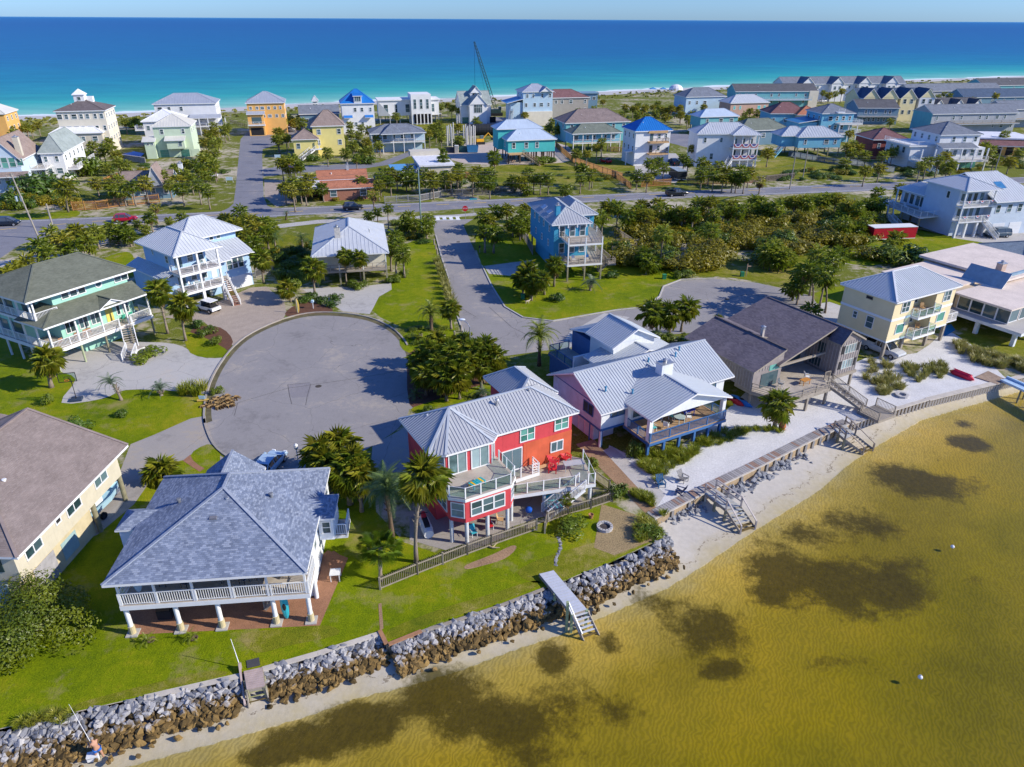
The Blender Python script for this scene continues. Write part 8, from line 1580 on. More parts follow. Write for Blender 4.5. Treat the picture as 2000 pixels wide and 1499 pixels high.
t=thing('surfboard_sign','yellow surfboard standing upright at the paver drive mouth','surfboard',at(582,612)); MB().ell((0,0,1.15),(.30,.06,1.15),14,10).build('board',M('board_yellow',(.72,.52,.12),.4,.1,2),t); MB().box(-.03,.03,-.07,.07,.1,2.2).build('stringer',M('board_white',(.7,.68,.6),.4),t)
t=thing('house_number_sign','small pale sign on a yellow log by the reeds at the turning circle','sign',at(396,785)); MB().cyl((-.6,0,.15),(.6,.2,.15),.15,.15,10).build('log',M('yellow_log',(.55,.38,.10)),t); MB().box(-.35,.35,-.03,.03,.35,.75).build('panel',M('sign_pale_blue',(.45,.62,.70)),t); MB().box(-.03,.03,.04,.08,.2,.7).build('stake',m_wood,t)
t=thing('basketball_hoop','portable basketball hoop with clear backboard at the tip of the concrete drive','basketball hoop',at(150,782),math.radians(15)); MB().box(-.6,.6,-.45,.45,0,.25).build('base',M('hoop_base',(.03,.05,.09),.5),t); MB().tube([(0,.0,.2),(0,.1,2.4),(0,-.5,3.1)],[.06,.06,.05],8).build('pole',m_dark,t); b=MB(); b.beam((-.9,-.8,2.75),(.9,-.8,2.75),.06,.06).beam((-.9,-.8,3.8),(.9,-.8,3.8),.06,.06).beam((-.9,-.8,2.75),(-.9,-.8,3.8),.06,.06).beam((.9,-.8,2.75),(.9,-.8,3.8),.06,.06).beam((-.3,-.8,2.95),(.3,-.8,2.95),.04,.04).beam((-.3,-.8,3.35),(.3,-.8,3.35),.04,.04).beam((-.3,-.8,2.95),(-.3,-.8,3.35),.04,.04).beam((.3,-.8,2.95),(.3,-.8,3.35),.04,.04); b.build('backboard_frame',m_dark,t); MB().box(-.88,.88,-.81,-.79,2.77,3.78).build('backboard',clearglass(),t); MB().tube([(.23*math.cos(i*.52),-1.08+.23*math.sin(i*.52),3.05) for i in range(13)],[.02]*13,6).build('rim',M('hoop_orange',(.6,.15,.02)),t)
t=thing('sign_post','wooden notice post with arm beside the right turning circle','sign',at(1457,540)); MB().box(-.06,.06,-.06,.06,0,2.2).build('post',M('post_tan',(.45,.30,.2)),t); MB().box(0,.6,-.05,.05,1.7,1.85).build('arm',M('post_tan',(.45,.30,.2)),t)
def person(loc,rz):
    t=thing('person','bare chested man in blue and white swim shorts fishing from the shore rocks','person',loc,rz)
    J=[((0,0,.95),.15),((0,.02,1.12),.14),((.02,.03,1.30),.165),((.05,.03,1.44),.15),((.08,.03,1.52),.065),((.11,.03,1.60),.075),((.12,.03,1.70),.105),((.12,.03,1.77),.085),
       ((.05,.20,1.43),.07),((.16,.26,1.20),.05),((.40,.18,1.16),.042),((.50,.14,1.17),.045),((.58,.12,1.18),.03),
       ((.05,-.17,1.43),.07),((.18,-.24,1.20),.05),((.36,-.10,1.05),.042),((.45,-.04,1.06),.045),((.52,-.01,1.07),.03),
       ((.0,.10,.88),.12),((.10,.13,.50),.075),((.02,.13,.09),.05),((.18,.14,.05),.045),
       ((.0,-.10,.88),.12),((-.06,-.13,.50),.075),((-.16,-.13,.09),.05),((-.01,-.14,.05),.045)]
    E=[(0,1),(1,2),(2,3),(3,4),(4,5),(5,6),(6,7),(3,8),(8,9),(9,10),(10,11),(11,12),(3,13),(13,14),(14,15),(15,16),(16,17),(0,18),(18,19),(19,20),(20,21),(0,22),(22,23),(23,24),(24,25)]
    def skin(J,E,name,mat,root=0):
        me=bpy.data.meshes.new(name); me.from_pydata([j[0] for j in J],E,[]); o=bpy.data.objects.new(name,me); C.objects.link(o)
        o.modifiers.new('s','SKIN');
        for i,(p,r) in enumerate(J): me.skin_vertices[0].data[i].radius=(r,r); me.skin_vertices[0].data[i].use_root=(i==root)
        m2=o.modifiers.new('u','SUBSURF'); m2.levels=2; m2.render_levels=2
        dg=bpy.context.evaluated_depsgraph_get(); out=bpy.data.meshes.new_from_object(o.evaluated_get(dg)); bpy.data.objects.remove(o); out.materials.clear(); out.materials.append(mat); out.polygons.foreach_set('use_smooth',[True]*len(out.polygons)); return out
    sk=M('skin_tan',(.42,.22,.14),.6,.08,3)
    link(skin(J,E,'body',sk),'body',t)
    SJ=[((0,0,1.0),.165),((0,.10,.88),.145),((.07,.125,.62),.115),((0,-.10,.88),.145),((-.04,-.125,.62),.115)]
    link(skin(SJ,[(0,1),(1,2),(0,3),(3,4)],'swim_shorts',M('shorts_blue',(.02,.14,.50),.8,.5,5)),'swim_shorts',t)
    MB().ell((.105,.03,1.765),(.115,.10,.085),12,8).build('hair',M('grey_hair',(.25,.22,.19)),t)
    for sgn in (-1,1): MB().ell((.215,.03+sgn*.035,1.715),(.012,.014,.010),6,4).build('eye',m_dark,t)
    MB().ell((.228,.03,1.685),(.02,.014,.022),6,5).build('nose',sk,t)
    for hx,hy,hz in ((.58,.12,1.18),(.52,-.01,1.07)):
        for k in range(4): MB().tube([(hx,hy-.03+k*.02,hz),(hx+.05,hy-.03+k*.02,hz-.01),(hx+.045,hy-.03+k*.02,hz-.05)],[.010,.010,.008],5).build('finger',sk,t)
    return t
mp_=G(196,1480,-1.15); person((mp_[0],mp_[1],-1.2),math.radians(150))
t=thing('fishing_rod','thin white fishing rod held up by the man on the shore','fishing rod',(mp_[0]-.45,mp_[1]+.28,-.05),0); MB().cyl((.05,-.06,-.15),(-.9,.55,2.6),.022,.008,6).build('rod',m_white,t); MB().cyl((-.02,0,.02),(-.06,.08,.02),.05,.05,8).build('reel',m_dark,t)
t=thing('cooler','white cooler box on the sand beside the fishing man','cooler',at(184,1482,-1.2),.3); MB().box(-.32,.32,-.2,.2,0,.34).build('box',m_white,t); MB().box(-.33,.33,-.21,.21,.34,.42).build('lid',m_white,t); MB().tube([(-.3,-.22,.3),(0,-.26,.32),(.3,-.22,.3)],[.015]*3,5).build('handle',m_galv,t)
flat('pool_cover',[(232,303),(262,296),(282,300),(270,311),(240,311)],.12,M('pool_blue',(.02,.15,.55),.5,.15,1))
flat('swimming_pool',[(1833,640),(1858,633),(1866,645),(1845,658)],.02,M('pool_deep_blue',(.02,.20,.42),.15,.1,1))
def grove(pts,label,group,kind='fan',near=False,r=1.0,tr=.17,cat='palm tree',name='cabbage_palm'):
    for p in pts:
        k=kind if kind!='mix' else rnd.choice(('fan','fan','sun'))
        palm(p[0],p[1],p[2],label,group,k,near,p[3] if len(p)>3 else None,r*rnd.uniform(.9,1.1),tr,name=name,cat=cat)
palm(828,938,8.6,'tall single palm with a clean grey trunk beside the red bay window','','sun',True,(813,1098),1.25,.16,n=44)
palm(757,958,5.6,'bluish feather palm between the blue shingled roof and the red house','','date',True,(766,1048),1.02,.2,name='date_palm')
palm(748,1072,2.3,'low fan palm with broad bright leaves at the corner of the wooden picket fence','','broad',True,(744,1135),1.05,.16)
palm(718,1060,1.6,'small leaning fan palm left of the broad bright fan palm at the fence','','broad',True,None,.6,.12,n=9)
grove([(628,886,3.6),(662,872,3.4),(690,905,4.2),(640,912,3.2),(705,935,3.4)],'fan palm in the dense clump right of the blue shingled roof','palms beside the blue shingled house','sun',True,1.15)
palm(676,925,3.8,'fan palm with dead brown skirt over a dark trunk next to the blue shingled roof','','fan',True,(684,985),1.2,.24)
palm(1108,978,1.9,'little palm beside the outside stair of the red house','','fan',True,(1109,1003),.42,.07,n=12)
palm(1053,657,5.0,'lone feather palm with an even round crown at the edge of the street bend','','date2',True,(1053,715),1.05,.22,name='date_palm')
palm(90,708,3.4,'thick fan palm standing on the lawn before the green porch house','','sun',True,(101,757),1.25,.24)
palm(216,750,1.7,'small pindo palm with a leaning trunk beside the concrete drive','','pindo',True,(237,782),1.0,.17,name='pindo_palm')
palm(313,762,.7,'stemless pindo palm with arching bluish leaves on the lawn edge','','pindo',True,None,1.0,.2,n=16,name='pindo_palm')
palm(310,572,5.6,'taller palm of the pair between the green porch house and the blue house','','fan',True,(328,652),1.2,.16)
palm(357,600,5.0,'lower golden palm of the pair between the green porch house and the blue house','','sun',True,(363,666),1.2,.16)
palm(612,526,4.8,'palm with grey trunk before the left end of the cream cottage','','fan',True,(615,574),1.25,.17)
palm(674,502,5.2,'slim palm touching the deck rail of the cream cottage on its left side','','fan',True,(677,556),.95,.13)
palm(702,505,5.0,'slim palm touching the deck rail of the cream cottage on its right side','','fan',True,(705,548),.95,.13)
palm(510,508,5.0,'palm beside the garage corner of the light blue house','','fan',True,(515,553),1.15,.16)
palm(560,566,2.3,'yellowish palm at the edge of the paver drive','','sun',True,(568,590),1.0,.16)
palm(538,468,1.8,'bluish pindo palm in the scrub behind the light blue house','','pindo',False,None,.9,name='pindo_palm')
palm(590,470,1.8,'green pindo palm in the scrub left of the cream cottage','','pindo',False,None,.9,name='pindo_palm')
palm(840,612,2.5,'dark feather palm on the island beside the street','','date2',True,(843,647),.95,.25,name='date_palm')
palm(879,606,2.6,'fan palm beside the dark feather palm at the street island','','fan',True,(881,643),.95,.18)
palm(818,655,.9,'seedling palm below the dark feather palm on the street island','','fan',True,None,.5,.07,n=12)
grove([(777,480,4.4,(774,542)),(765,488,4.2,(764,530)),(786,498,4.0),(772,462,3.8)],'palm in the row along the right wall of the cream cottage','palms beside the cream cottage')
grove([(1032,528,3.4),(1058,548,3.8,(1063,576)),(1040,556,2.6),(1020,545,2.4)],'palm in the clump before the left corner of the bright blue house','palms before the bright blue house','fan',True,1.05)
palm(1085,520,5.0,'tall palm of the clump in front of the bright blue house','','fan',True,(1082,560),1.1,.16)
palm(1155,556,1.0,'round bluish pindo palm on the lawn before the bright blue house','','pindo',True,None,1.2,.2,n=26,name='pindo_palm')
grove([(1275,612,4.6,(1282,650)),(1306,616,4.2,(1308,650)),(1341,604,4.8,(1330,648))],'palm of the three beside the right turning circle','three palms by the right turning circle','fan',True,1.2,.16)
palm(1520,792,4.0,'lone palm on the sand in front of the grey timber house','','fan',True,(1512,836),1.25,.19)
palm(1295,458,7.6,'tall thin palm at the left of the olive thicket','','fan',False,(1288,526),1.15,.13)
palm(1388,452,7.4,'tall thin palm standing in the middle of the olive thicket','','fan',False,(1385,492),1.2,.13)
grove([(1265,512,2.2),(1275,518,1.4),(1258,502,2.2)],'low palm in the clump on the lawn edge left of the olive thicket','low palms at the lawn edge','fan',False,1.2)
grove([(1500,492,3),(1515,484,3.2),(1532,498,2.8),(1522,508,2),(1505,505,2),(1540,506,1.6)],'bluish palm in the clump at the right foot of the thicket','palms at the right foot of the thicket','fan',False,1.25)
grove([(1612,540,6.6,(1611,612)),(1578,530,6.4,(1586,596)),(1624,512,7,(1600,602)),(1567,538,4),(1598,500,6.5),(1548,566,1.8),(1640,500,3.4),(1562,560,3)],'palm in the cluster above the grey timber house roof','palms behind the grey timber house','fan',False,1.15,.15)
grove([(835,688,3.6),(856,716,3.2),(880,694,4.2),(905,712,3.6),(926,690,4.2,(918,745)),(948,684,4.2,(944,748)),(964,702,3.4),(833,735,2.4),(872,742,2.6),(855,672,3.2),(905,672,3.4),(893,738,2.8),(822,708,2.6),(940,716,3)],'cabbage palm in the dense grove beside the turning circle behind the red house','palm grove by the turning circle','mix',True,1.12,.18)
palm(942,770,.6,'bluish pindo palm behind the roof of the red house','','pindo',True,None,.85,.2,n=16,name='pindo_palm')
grove([(78,484,3.2,(75,522)),(102,458,3),(122,474,3.2,(121,510)),(150,452,3),(165,468,3.2),(186,456,3),(172,478,2.6),(140,488,2.4),(95,500,2.4)],'palm in the clump behind the green porch house','palms behind the green porch house','mix',False,1.25)
grove([(30,528,2.2),(52,518,2.2),(15,540,2)],'low golden palm left of the green porch house roof','low palms left of the green roof','sun',False,1.15)
grove([(216,446,2.4),(240,452,2.4),(226,462,1.6),(252,462,2)],'palm in the small clump beside the bike path','palms by the bike path','fan',False,1.2)
palm(292,427,3,'small palm on the verge below the red car','','fan',False,None,1.0)
palm(305,405,5.5,'thin bare palm with few leaves on the road verge','','dry',False,(307,444),.8,.1)
palm(356,426,2.6,'round palm at the verge above the light blue house','','fan',False,None,1.0)
grove([(330,433,1.2),(268,438,1.2),(283,448,1.2),(140,445,1.0)],'little palm on the sandy verge','little palms on the verge','fan',False,.7)
grove([(468,418,4),(488,432,4.6),(500,448,3.4),(515,440,3.6),(478,462,3.2),(520,460,2.6),(495,478,2.6),(528,446,2.4),(440,430,2.2),(458,440,3)],'palm in the clump behind the light blue house','palms behind the light blue house','mix',False,1.2)
palm(559,418,1.8,'small single palm on the median strip before the cream cottage','','date2',False,(559,430),.5)
palm(731,382,5.4,'dying yellow palm beside the dark car on the road','','dry',False,(731,414),1.0,.12)
palm(758,408,4.2,'slim palm on the verge right of the cream cottage','','fan',False,(759,450),.8,.12)
palm(737,415,3,'short dark palm on the verge behind the cream cottage','','fan',False,(738,434),.8,.12)
palm(721,422,1.6,'bushy palm on the verge behind the cream cottage','','fan',False,None,.9)
grove([(797,425,3),(792,438,2.2),(836,430,3),(832,445,2.4),(808,440,2.2)],'palm at the corner of the bike path and the street','palms at the street corner','fan',False,1.1)
grove([(946,425,3.2),(968,415,3.4),(990,412,4.2,(990,443)),(1020,425,3.4),(1032,440,2.4),(1015,446,2.4),(1000,440,2.2),(1028,410,2.8),(958,436,2.4)],'palm on the corner behind the stop sign','palms behind the stop sign','mix',False,1.15)
grove([(945,454,3.4,(947,494)),(966,458,4,(964,495))],'dark palm beside the street left of the bright blue house','two palms by the street','fan',False,1.25,.2)
row=[]
for i in range(46):
    t=i/45; x=1160+t*560+rnd.uniform(-8,8); y=415-t*22+rnd.uniform(-10,16); row.append((x,y,rnd.uniform(2.6,4.2)))
grove(row,'cabbage palm in the long row between the road and the thicket','palm row along the road','mix',False,1.2)
grove([(1715,378,3),(1725,395,2.6),(1760,372,2.4),(1640,425,2.4),(1650,440,3.4,(1645,470)),(1700,425,2.4),(1675,450,2),(1688,435,3),(1750,470,2),(1742,478,1.6)],'palm in the scrub left of the red trailer','palms by the red trailer','mix',False,1.15)
for i in range(120):
    x=rnd.uniform(1205,1700); lo=428+max(0,(1260-x)*.2); hi=540-max(0,(x-1330))*.17-max(0,(1320-x)*.25)
    y=rnd.uniform(lo,hi); shrub(x,y,rnd.uniform(2.8,4.6),rnd.uniform(1.9,3.5),'olive green shrub in the big thicket between the road and the right turning circle',rnd.choice('ooog'),'thicket shrubs')
for q,lab in (((1375,512,3.6,3.2),'large round olive bush at the front of the thicket'),((1245,508,1.6,1.3),'small bush at the left end of the thicket lawn')): shrub(*q,lab,'o')
shrub(1335,543,2.2,1.6,'light green bush at the edge of the right turning circle','g')
shrub(1790,520,5.5,4.2,'wide spreading dark green tree behind the pale yellow house','d',name='spreading_tree',cat='tree'); shrub(1735,512,4.2,3.4,'rounded green tree left of the spreading dark tree','g',name='spreading_tree',cat='tree')
shrub(1690,505,3.5,2.4,'low olive bush behind the tall palms by the yellow house','o'); shrub(1665,480,3.0,2.4,'bush between the thicket and the red trailer','o')
shrub(62,1252,4.6,4.4,'big rounded hedge bush at the bottom left lawn beside the cream house','big',rz=1.0)
shrub(152,848,2.3,2.0,'dark green bush behind the brown roof on the lawn','d'); shrub(128,846,1.4,1.2,'smaller bush left of the dark bush behind the brown roof','g')
shrub(238,812,.9,1.0,'small dark shrub alone on the lawn with a bare twig','d'); shrub(98,788,.9,1.3,'thin grey leafed shrub on the lawn beside the basketball pad','g')
shrub(425,770,.9,1.1,'small bright bush at the left edge of the turning circle','g')
shrub(840,805,1.0,1.0,'round yellow green bush at the corner of the red house drive','g')
shrub(1146,912,1.3,1.5,'leafy bush between the red house and the white metal roofed house','g'); shrub(1206,972,1.2,2.0,'bright green upright bush at the end of the picket fence','g')
shrub(1236,892,1.0,2.2,'bright green bush at the deck corner of the white metal roofed house','g')
shrub(1108,1034,1.9,.95,'spreading bush beside the stair foot of the red house','g'); shrub(1262,1040,1.6,.8,'low grass green bush at the rock corner','g')
shrub(290,700,2.6,1.3,'silvery green mounded shrub beside the white stair','g')
shrub(405,655,1.6,1.4,'bush in the mulch bed left of the turning circle','g'); shrub(420,672,1.3,1.2,'yellow green bush in the mulch bed by the turning circle','g'); shrub(385,640,1.5,1.5,'bush under the palms by the white jeep','d')
for p in ((610,582),(630,590),(648,598),(590,590),(655,585)): shrub(*p,1.5,1.2,'dark green hedge shrub at the left of the cottage drive','d','hedge at the cottage drive')
for p in ((685,560),(695,566),(708,562)): shrub(*p,1.4,1.3,'bright hedge shrub under the two slim palms of the cottage','g','hedge before the cottage')
for p in ((775,548),(786,540),(768,552)): shrub(*p,1.3,1.2,'green shrub at the right corner of the cream cottage','g','shrubs right of the cottage')
for p in ((560,530),(568,548),(552,512),(575,565),(548,545)): shrub(*p,1.8,2.0,'yellow green shrub between the blue house and the cottage','g','shrubs left of the cottage')
for i in range(16): shrub(rnd.uniform(540,610),rnd.uniform(470,540),rnd.uniform(1.2,2.2),rnd.uniform(.9,1.8),'scrub bush in the overgrown lot left of the cream cottage',rnd.choice('dgo'),'scrub left of the cottage')
for i in range(14): shrub(rnd.uniform(770,835),rnd.uniform(440,475),rnd.uniform(1.0,2.0),rnd.uniform(.8,1.6),'scrub bush right of the cream cottage by the bike path',rnd.choice('dgo'),'scrub by the bike path')
shrub(1090,588,1.7,1.4,'dark bush on the lawn under the palms of the bright blue house','d'); shrub(1192,542,1.9,1.3,'dark bush at the right of the bright blue house deck','d')
shrub(1035,580,1.4,1.2,'bush at the foot of the clump of palms on the big lawn','d')
for p in ((1290,668),(1310,665),(1330,672),(1275,660),(1345,664)): shrub(*p,1.5,1.1,'bright low shrub under the three palms by the right turning circle','g','shrubs under the three palms')
for i in range(10): shrub(rnd.uniform(815,960),rnd.uniform(715,775),rnd.uniform(.7,1.2),rnd.uniform(.6,1.1),'undergrowth bush below the palm grove',rnd.choice('dg'),'undergrowth of the palm grove')
for i in range(9): shrub(rnd.uniform(800,900),rnd.uniform(640,680),rnd.uniform(.8,1.4),rnd.uniform(.4,.8),'low green ground shrub on the street island',rnd.choice('gg'),'island ground shrubs')
for q in ((370,765),(385,772),(395,762),(358,770)): tuft(*q,1.6,1.5,'tall reed clump at the edge of the left turning circle','g','reeds by the left turning circle')
for i in range(11):
    t=i/10; x=855+t*34; y=515+t*100; tuft(x,y,1.7,1.5,'pampas clump in the row along the near street verge','r','reed row along the street')
def scatter(n,poly,rng,hr,label,group,kind):
    P_=[]; o=G(*poly[0]); xs=[p[0] for p in poly]; ys=[p[1] for p in poly]; k=0
    while k<n:
        x=rnd.uniform(min(xs),max(xs)); y=rnd.uniform(min(ys),max(ys)); ins=False
        for (ax,ay),(bx,by) in zip(poly,poly[1:]+poly[:1]):
            if (ay>y)!=(by>y) and x<(bx-ax)*(y-ay)/(by-ay)+ax: ins=not ins
        if not ins: continue
        k+=1; c=G(x,y); r_=rnd.uniform(*rng); P_.append((rnd.choice({'r':TUFT_R,'g':TUFT_G}[kind]),Matrix.Translation((c[0]-o[0],c[1]-o[1],0))@Matrix.Rotation(rnd.uniform(0,6.28),4,'Z')@Matrix.Diagonal((r_,r_,rnd.uniform(*hr),1)),0))
    tag(link(join_meshes(P_,'beach_grass',m_reed if kind=='r' else m_reed_g),'beach_grass',None,loc=(o[0],o[1],0)),label,'beach grass',None,'stuff')
scatter(60,[(1245,905),(1285,940),(1330,905),(1400,870),(1440,830),(1400,850),(1290,880),(1250,880)],(.9,1.4),(.5,.9),'green beach grass below the deck of the white metal roofed house','beach grass by the white metal roofed house','g')
scatter(18,[(1400,870),(1500,830),(1530,845),(1440,840)],(.7,1.1),(.4,.7),'thin beach grass on the sand before the grey timber house','beach grass before the grey house','g')
scatter(22,[(1225,960),(1290,1000),(1300,1010),(1262,970)],(.7,1.0),(.5,.8),'beach grass on the dirt strip beside the concrete walk','beach grass by the walk','g')
scatter(30,[(1700,705),(1740,715),(1760,760),(1720,775),(1690,740)],(.9,1.4),(.7,1.1),'sea oats growing beside the grey timber house','sea oats by the grey house','r')
scatter(24,[(1760,715),(1840,710),(1850,735),(1800,750),(1770,735)],(.9,1.3),(.7,1.1),'sea oats on the sand below the yellow house','sea oats below the yellow house','r')
scatter(60,[(1865,670),(2020,720),(2020,740),(1960,725),(1880,700)],(1.0,1.5),(.8,1.2),'tall sea oats along the shore at the right edge','sea oats at the right edge','r')
scatter(16,[(1240,1010),(1280,1025),(1290,1050),(1250,1060)],(.9,1.2),(.5,.8),'green grass at the rock corner of the lawn','grass at the rock corner','g')
scatter(10,[(60,1400),(150,1390),(120,1410),(20,1425)],(.6,.9),(.4,.6),'grass growing among the left shore rocks','grass among the rocks','g')
for q,lab in (((287,1252),'small cycad left on the front lawn below the porch'),((374,1246),'small cycad right on the front lawn below the porch')):
    palm(q[0],q[1],.25,lab,'','date2',True,None,.33,.06,n=12,name='cycad',cat='cycad')
palm(812,772,.4,'spiky agave beside the shadowed turning circle','','date',True,None,.5,.1,n=16,name='agave',cat='agave')
palm(318,925,.8,'wide clump of fan palm leaves beside the stained drive','','sun',True,None,1.15,.15,n=40)
palm(1470,612,.8,'tiny palm at the edge of the right turning circle','','sun',False,None,.7); palm(1403,625,.8,'tiny palm beside the grey roof ridge','','sun',False,None,.6)
palm(1582,612,2.2,'bushy palm with dead leaves at the right end of the turning circle','','fan',False,None,1.1); palm(1600,630,.8,'little palm at the foot of the tall cluster by the yellow house','','sun',False,None,.6)
def row_of(pts,label,group,h=(3,4.6),kind='mix',r=1.15):
    for p in pts: palm(p[0],p[1],p[2] if len(p)>2 else rnd.uniform(*h),label,group,kind if kind!='mix' else rnd.choice(('fan','fan','sun')),False,None,r*rnd.uniform(.88,1.12),.16)
row_of([(188,360),(213,362),(232,356),(257,366),(282,360),(300,350),(318,348),(330,362),(345,355),(360,345),(352,370),(375,352),(388,362),(398,345),(405,372),(240,375),(222,372),(365,325),(380,322),(390,330),(342,330)],'palm among the row before the low brown roofed house','palms before the low brown house')
palm(129,370,6.2,'golden palm with a tall pale trunk at the left of the cedar fence','','sun',False,(134,415),1.6,.2)
palm(303,408,3.2,'dry spiky palm on the verge right of the red car','','dry',False,None,.9)
row_of([(205,265),(213,280),(202,290),(218,295),(228,305),(180,284),(222,245),(244,240),(263,236),(195,300),(230,318),(245,325),(208,330)],'palm in the clump between the white roofed house and the pale green house','palms left of the pale green house')
row_of([(20,255),(50,250),(60,252),(72,246),(28,262)],'palm in the row between the orange house and the beach condo','palms by the orange house')
row_of([(412,270),(420,262),(405,262),(415,285),(425,280),(418,248),(443,249),(438,256),(400,280)],'palm in the clump left of the side street near the beach','palms left of the side street')
row_of([(408,312),(415,325),(402,320),(396,338),(408,345),(420,300),(402,302),(418,320),(395,310)],'palm in the lower clump left of the side street','palms beside the side street')
row_of([(560,228),(568,235),(575,242),(586,232),(555,238),(543,258),(548,262),(560,270),(540,272),(590,240)],'palm in the clump before the slate roofed beach house','palms before the slate roof')
row_of([(545,275,4),(560,272,4.2),(566,320),(572,312),(578,328),(562,330),(550,320),(556,312),(585,325)],'palm in the clump between the side street and the brick house','palms left of the brick house')
row_of([(563,365),(575,360),(585,368),(592,360),(604,352),(570,375),(556,370),(628,370,3),(597,372)],'palm in front of the brick house','palms before the brick house'); palm(570,352,5,'dry palm with a tall trunk before the brick house flag','','dry',False,(574,395),.9,.12)
row_of([(637,268),(648,262),(655,272),(664,270),(640,300),(676,300),(672,275)],'palm before the lemon house','palms before the lemon house')
row_of([(685,262),(690,285),(700,265),(710,300),(722,295),(740,285),(735,275),(760,275),(752,270),(705,250),(720,255),(703,225),(690,235),(683,245),(716,280),(695,310)],'palm in the grove between the lemon house and the blue porch house','palms beyond the lemon house')
row_of([(745,210),(766,212),(775,218),(774,228),(752,214),(875,207),(883,212),(890,210),(895,216),(862,210)],'palm in the row before the concrete beach house','palms before the concrete house',(4,5.2))
row_of([(706,353),(741,362),(752,340),(763,338),(775,345),(792,350),(742,350),(798,335),(760,355),(805,350)],'palm on the far roadside between the brick house and the flat white roof','palms right of the brick house'); palm(727,381,4,'half dead palm with a yellow top on the far roadside','','dry',False,(731,412),1.0,.13)
row_of([(828,340),(842,345),(855,350),(870,345),(880,350),(892,345),(868,312),(895,330),(898,340),(933,335),(945,345),(958,342),(940,355),(955,360),(925,345),(820,355),(846,360)],'palm in the group between the flat white roof and the road','palms by the flat white roof'); palm(922,350,4.6,'golden palm on a straight pale trunk by the grey fence','','sun',False,(924,384),.9,.14); palm(965,310,5,'round dark palm before the turquoise pile house','','fan',False,(966,340),1.5,.2); palm(866,312,5,'palm sticking up over the flat white roof','','fan',False,(868,335),1.3,.17)
row_of([(845,250),(852,262),(860,255),(838,262),(862,268),(895,250),(825,258),(858,242),(865,300),(897,275),(935,245),(930,238)],'palm around the building site','palms by the building site')
row_of([(1002,355,2.8),(1018,358,3),(1032,340,4),(1043,350,3.6),(1056,350),(1070,350),(1135,350),(1030,372,1.4),(1105,372,2)],'palm in the thin row on the far roadside before the scrub field','palms on the scrub field edge'); row_of([(1126,300,4),(1146,302,4.5),(1165,290),(1175,280),(1158,340),(1152,345),(1140,335),(1135,330)],'palm by the cedar fence of the pile house','palms by the cedar fence')
row_of([(1025,225),(1035,222),(1110,215),(1130,218),(1120,210),(1095,248),(1078,240),(1072,250),(1088,255),(1160,215),(1178,200),(1164,184)],'palm between the beach houses in the middle','palms of the middle beach houses')
row_of([(1225+8*i+rnd.uniform(-4,4),205+rnd.uniform(-2,14)) for i in range(14)]+[(1245,225),(1262,228),(1280,222),(1300,230),(1320,215),(1330,225),(1343,230),(1215,225)],'palm in the grove behind the vivid blue roof','palms behind the vivid blue roof')
row_of([(1268,320),(1285,318),(1245,345,3.4),(1265,350,3.4),(1298,328),(1278,335)],'palm before the house with the vivid blue roof','palms before the vivid blue roof'); palm(1352,292,4.5,'small golden palm on the kerb left of the bunting porch','','sun',False,(1352,305),.9,.13)
row_of([(1335,310),(1345,318),(1372,318),(1380,325),(1405,325),(1420,338),(1432,345),(1448,335),(1455,345),(1465,338),(1370,340),(1395,345),(1385,335),(1412,350),(1440,350)],'palm in front of the bunting porch house','palms before the bunting porch'); palm(1500,300,4,'drooping golden palm at the right end of the bunting porch','','sun',False,None,1.5,.18); palm(1484,355,5,'yellow dying palm on the road verge right of the pickup','','dry',False,(1482,380),1.2,.14)
row_of([(1358,190,5),(1376,188,5.4),(1402,186,5.6),(1360,205),(1375,210),(1330,225),(1345,235),(1352,225)],'palm before the grey beach house','palms before the grey beach house')
row_of([(1455,225),(1465,218),(1480,222),(1490,228),(1470,232),(1440,240),(1448,235),(1525,225),(1535,232)],'palm below the salmon house','palms below the salmon house')
row_of([(1608,182),(1620,188),(1632,184),(1645,180),(1672,200),(1684,198)],'slim palm before the far townhouses','palms before the far townhouses',(5,6.5))
row_of([(1660,262,5),(1655,290),(1668,285),(1678,292),(1665,300),(1690,305),(1735,300),(1725,305),(1745,298),(1740,238,4),(1650,320,2),(1692,335),(1718,330)],'palm in the scrub between the sky blue house and the white decked house','palms left of the white decked house')
row_of([(1815,180),(1845,184),(1832,190),(1855,188),(1930,185),(1945,188),(1900,195)],'palm among the condo roofs on the right','palms among the condos',(5,7)); row_of([(1924,288),(1935,295),(1962,265,6),(1945,312),(1990,300),(1812,318),(1835,315),(1860,322),(1850,330),(1800,325),(1975,318)],'palm along the drive of the orange motel','palms by the orange motel'); palm(1848,308,4.4,'palm with orange dead skirt before the white decked house','','sun',False,None,1.3,.2)
for (x,y,r,h,k,l) in ((165,345,6,6,'g','large bright green round tree beside the low brown roofed house'),(60,385,7,6.5,'d','big dark green tree at the left edge before the gable house'),(105,375,6.5,6,'d','second dark green tree right of the big left one'),(20,405,5,4,'d','dark hedge tree at the far left roadside'),(160,320,5,5,'g','green tree above the bright round tree'),(270,250,6,4,'d','dark shady tree left of the pale green house')): shrub(x,y,r,h,l,k,name='leafy_tree',cat='tree')
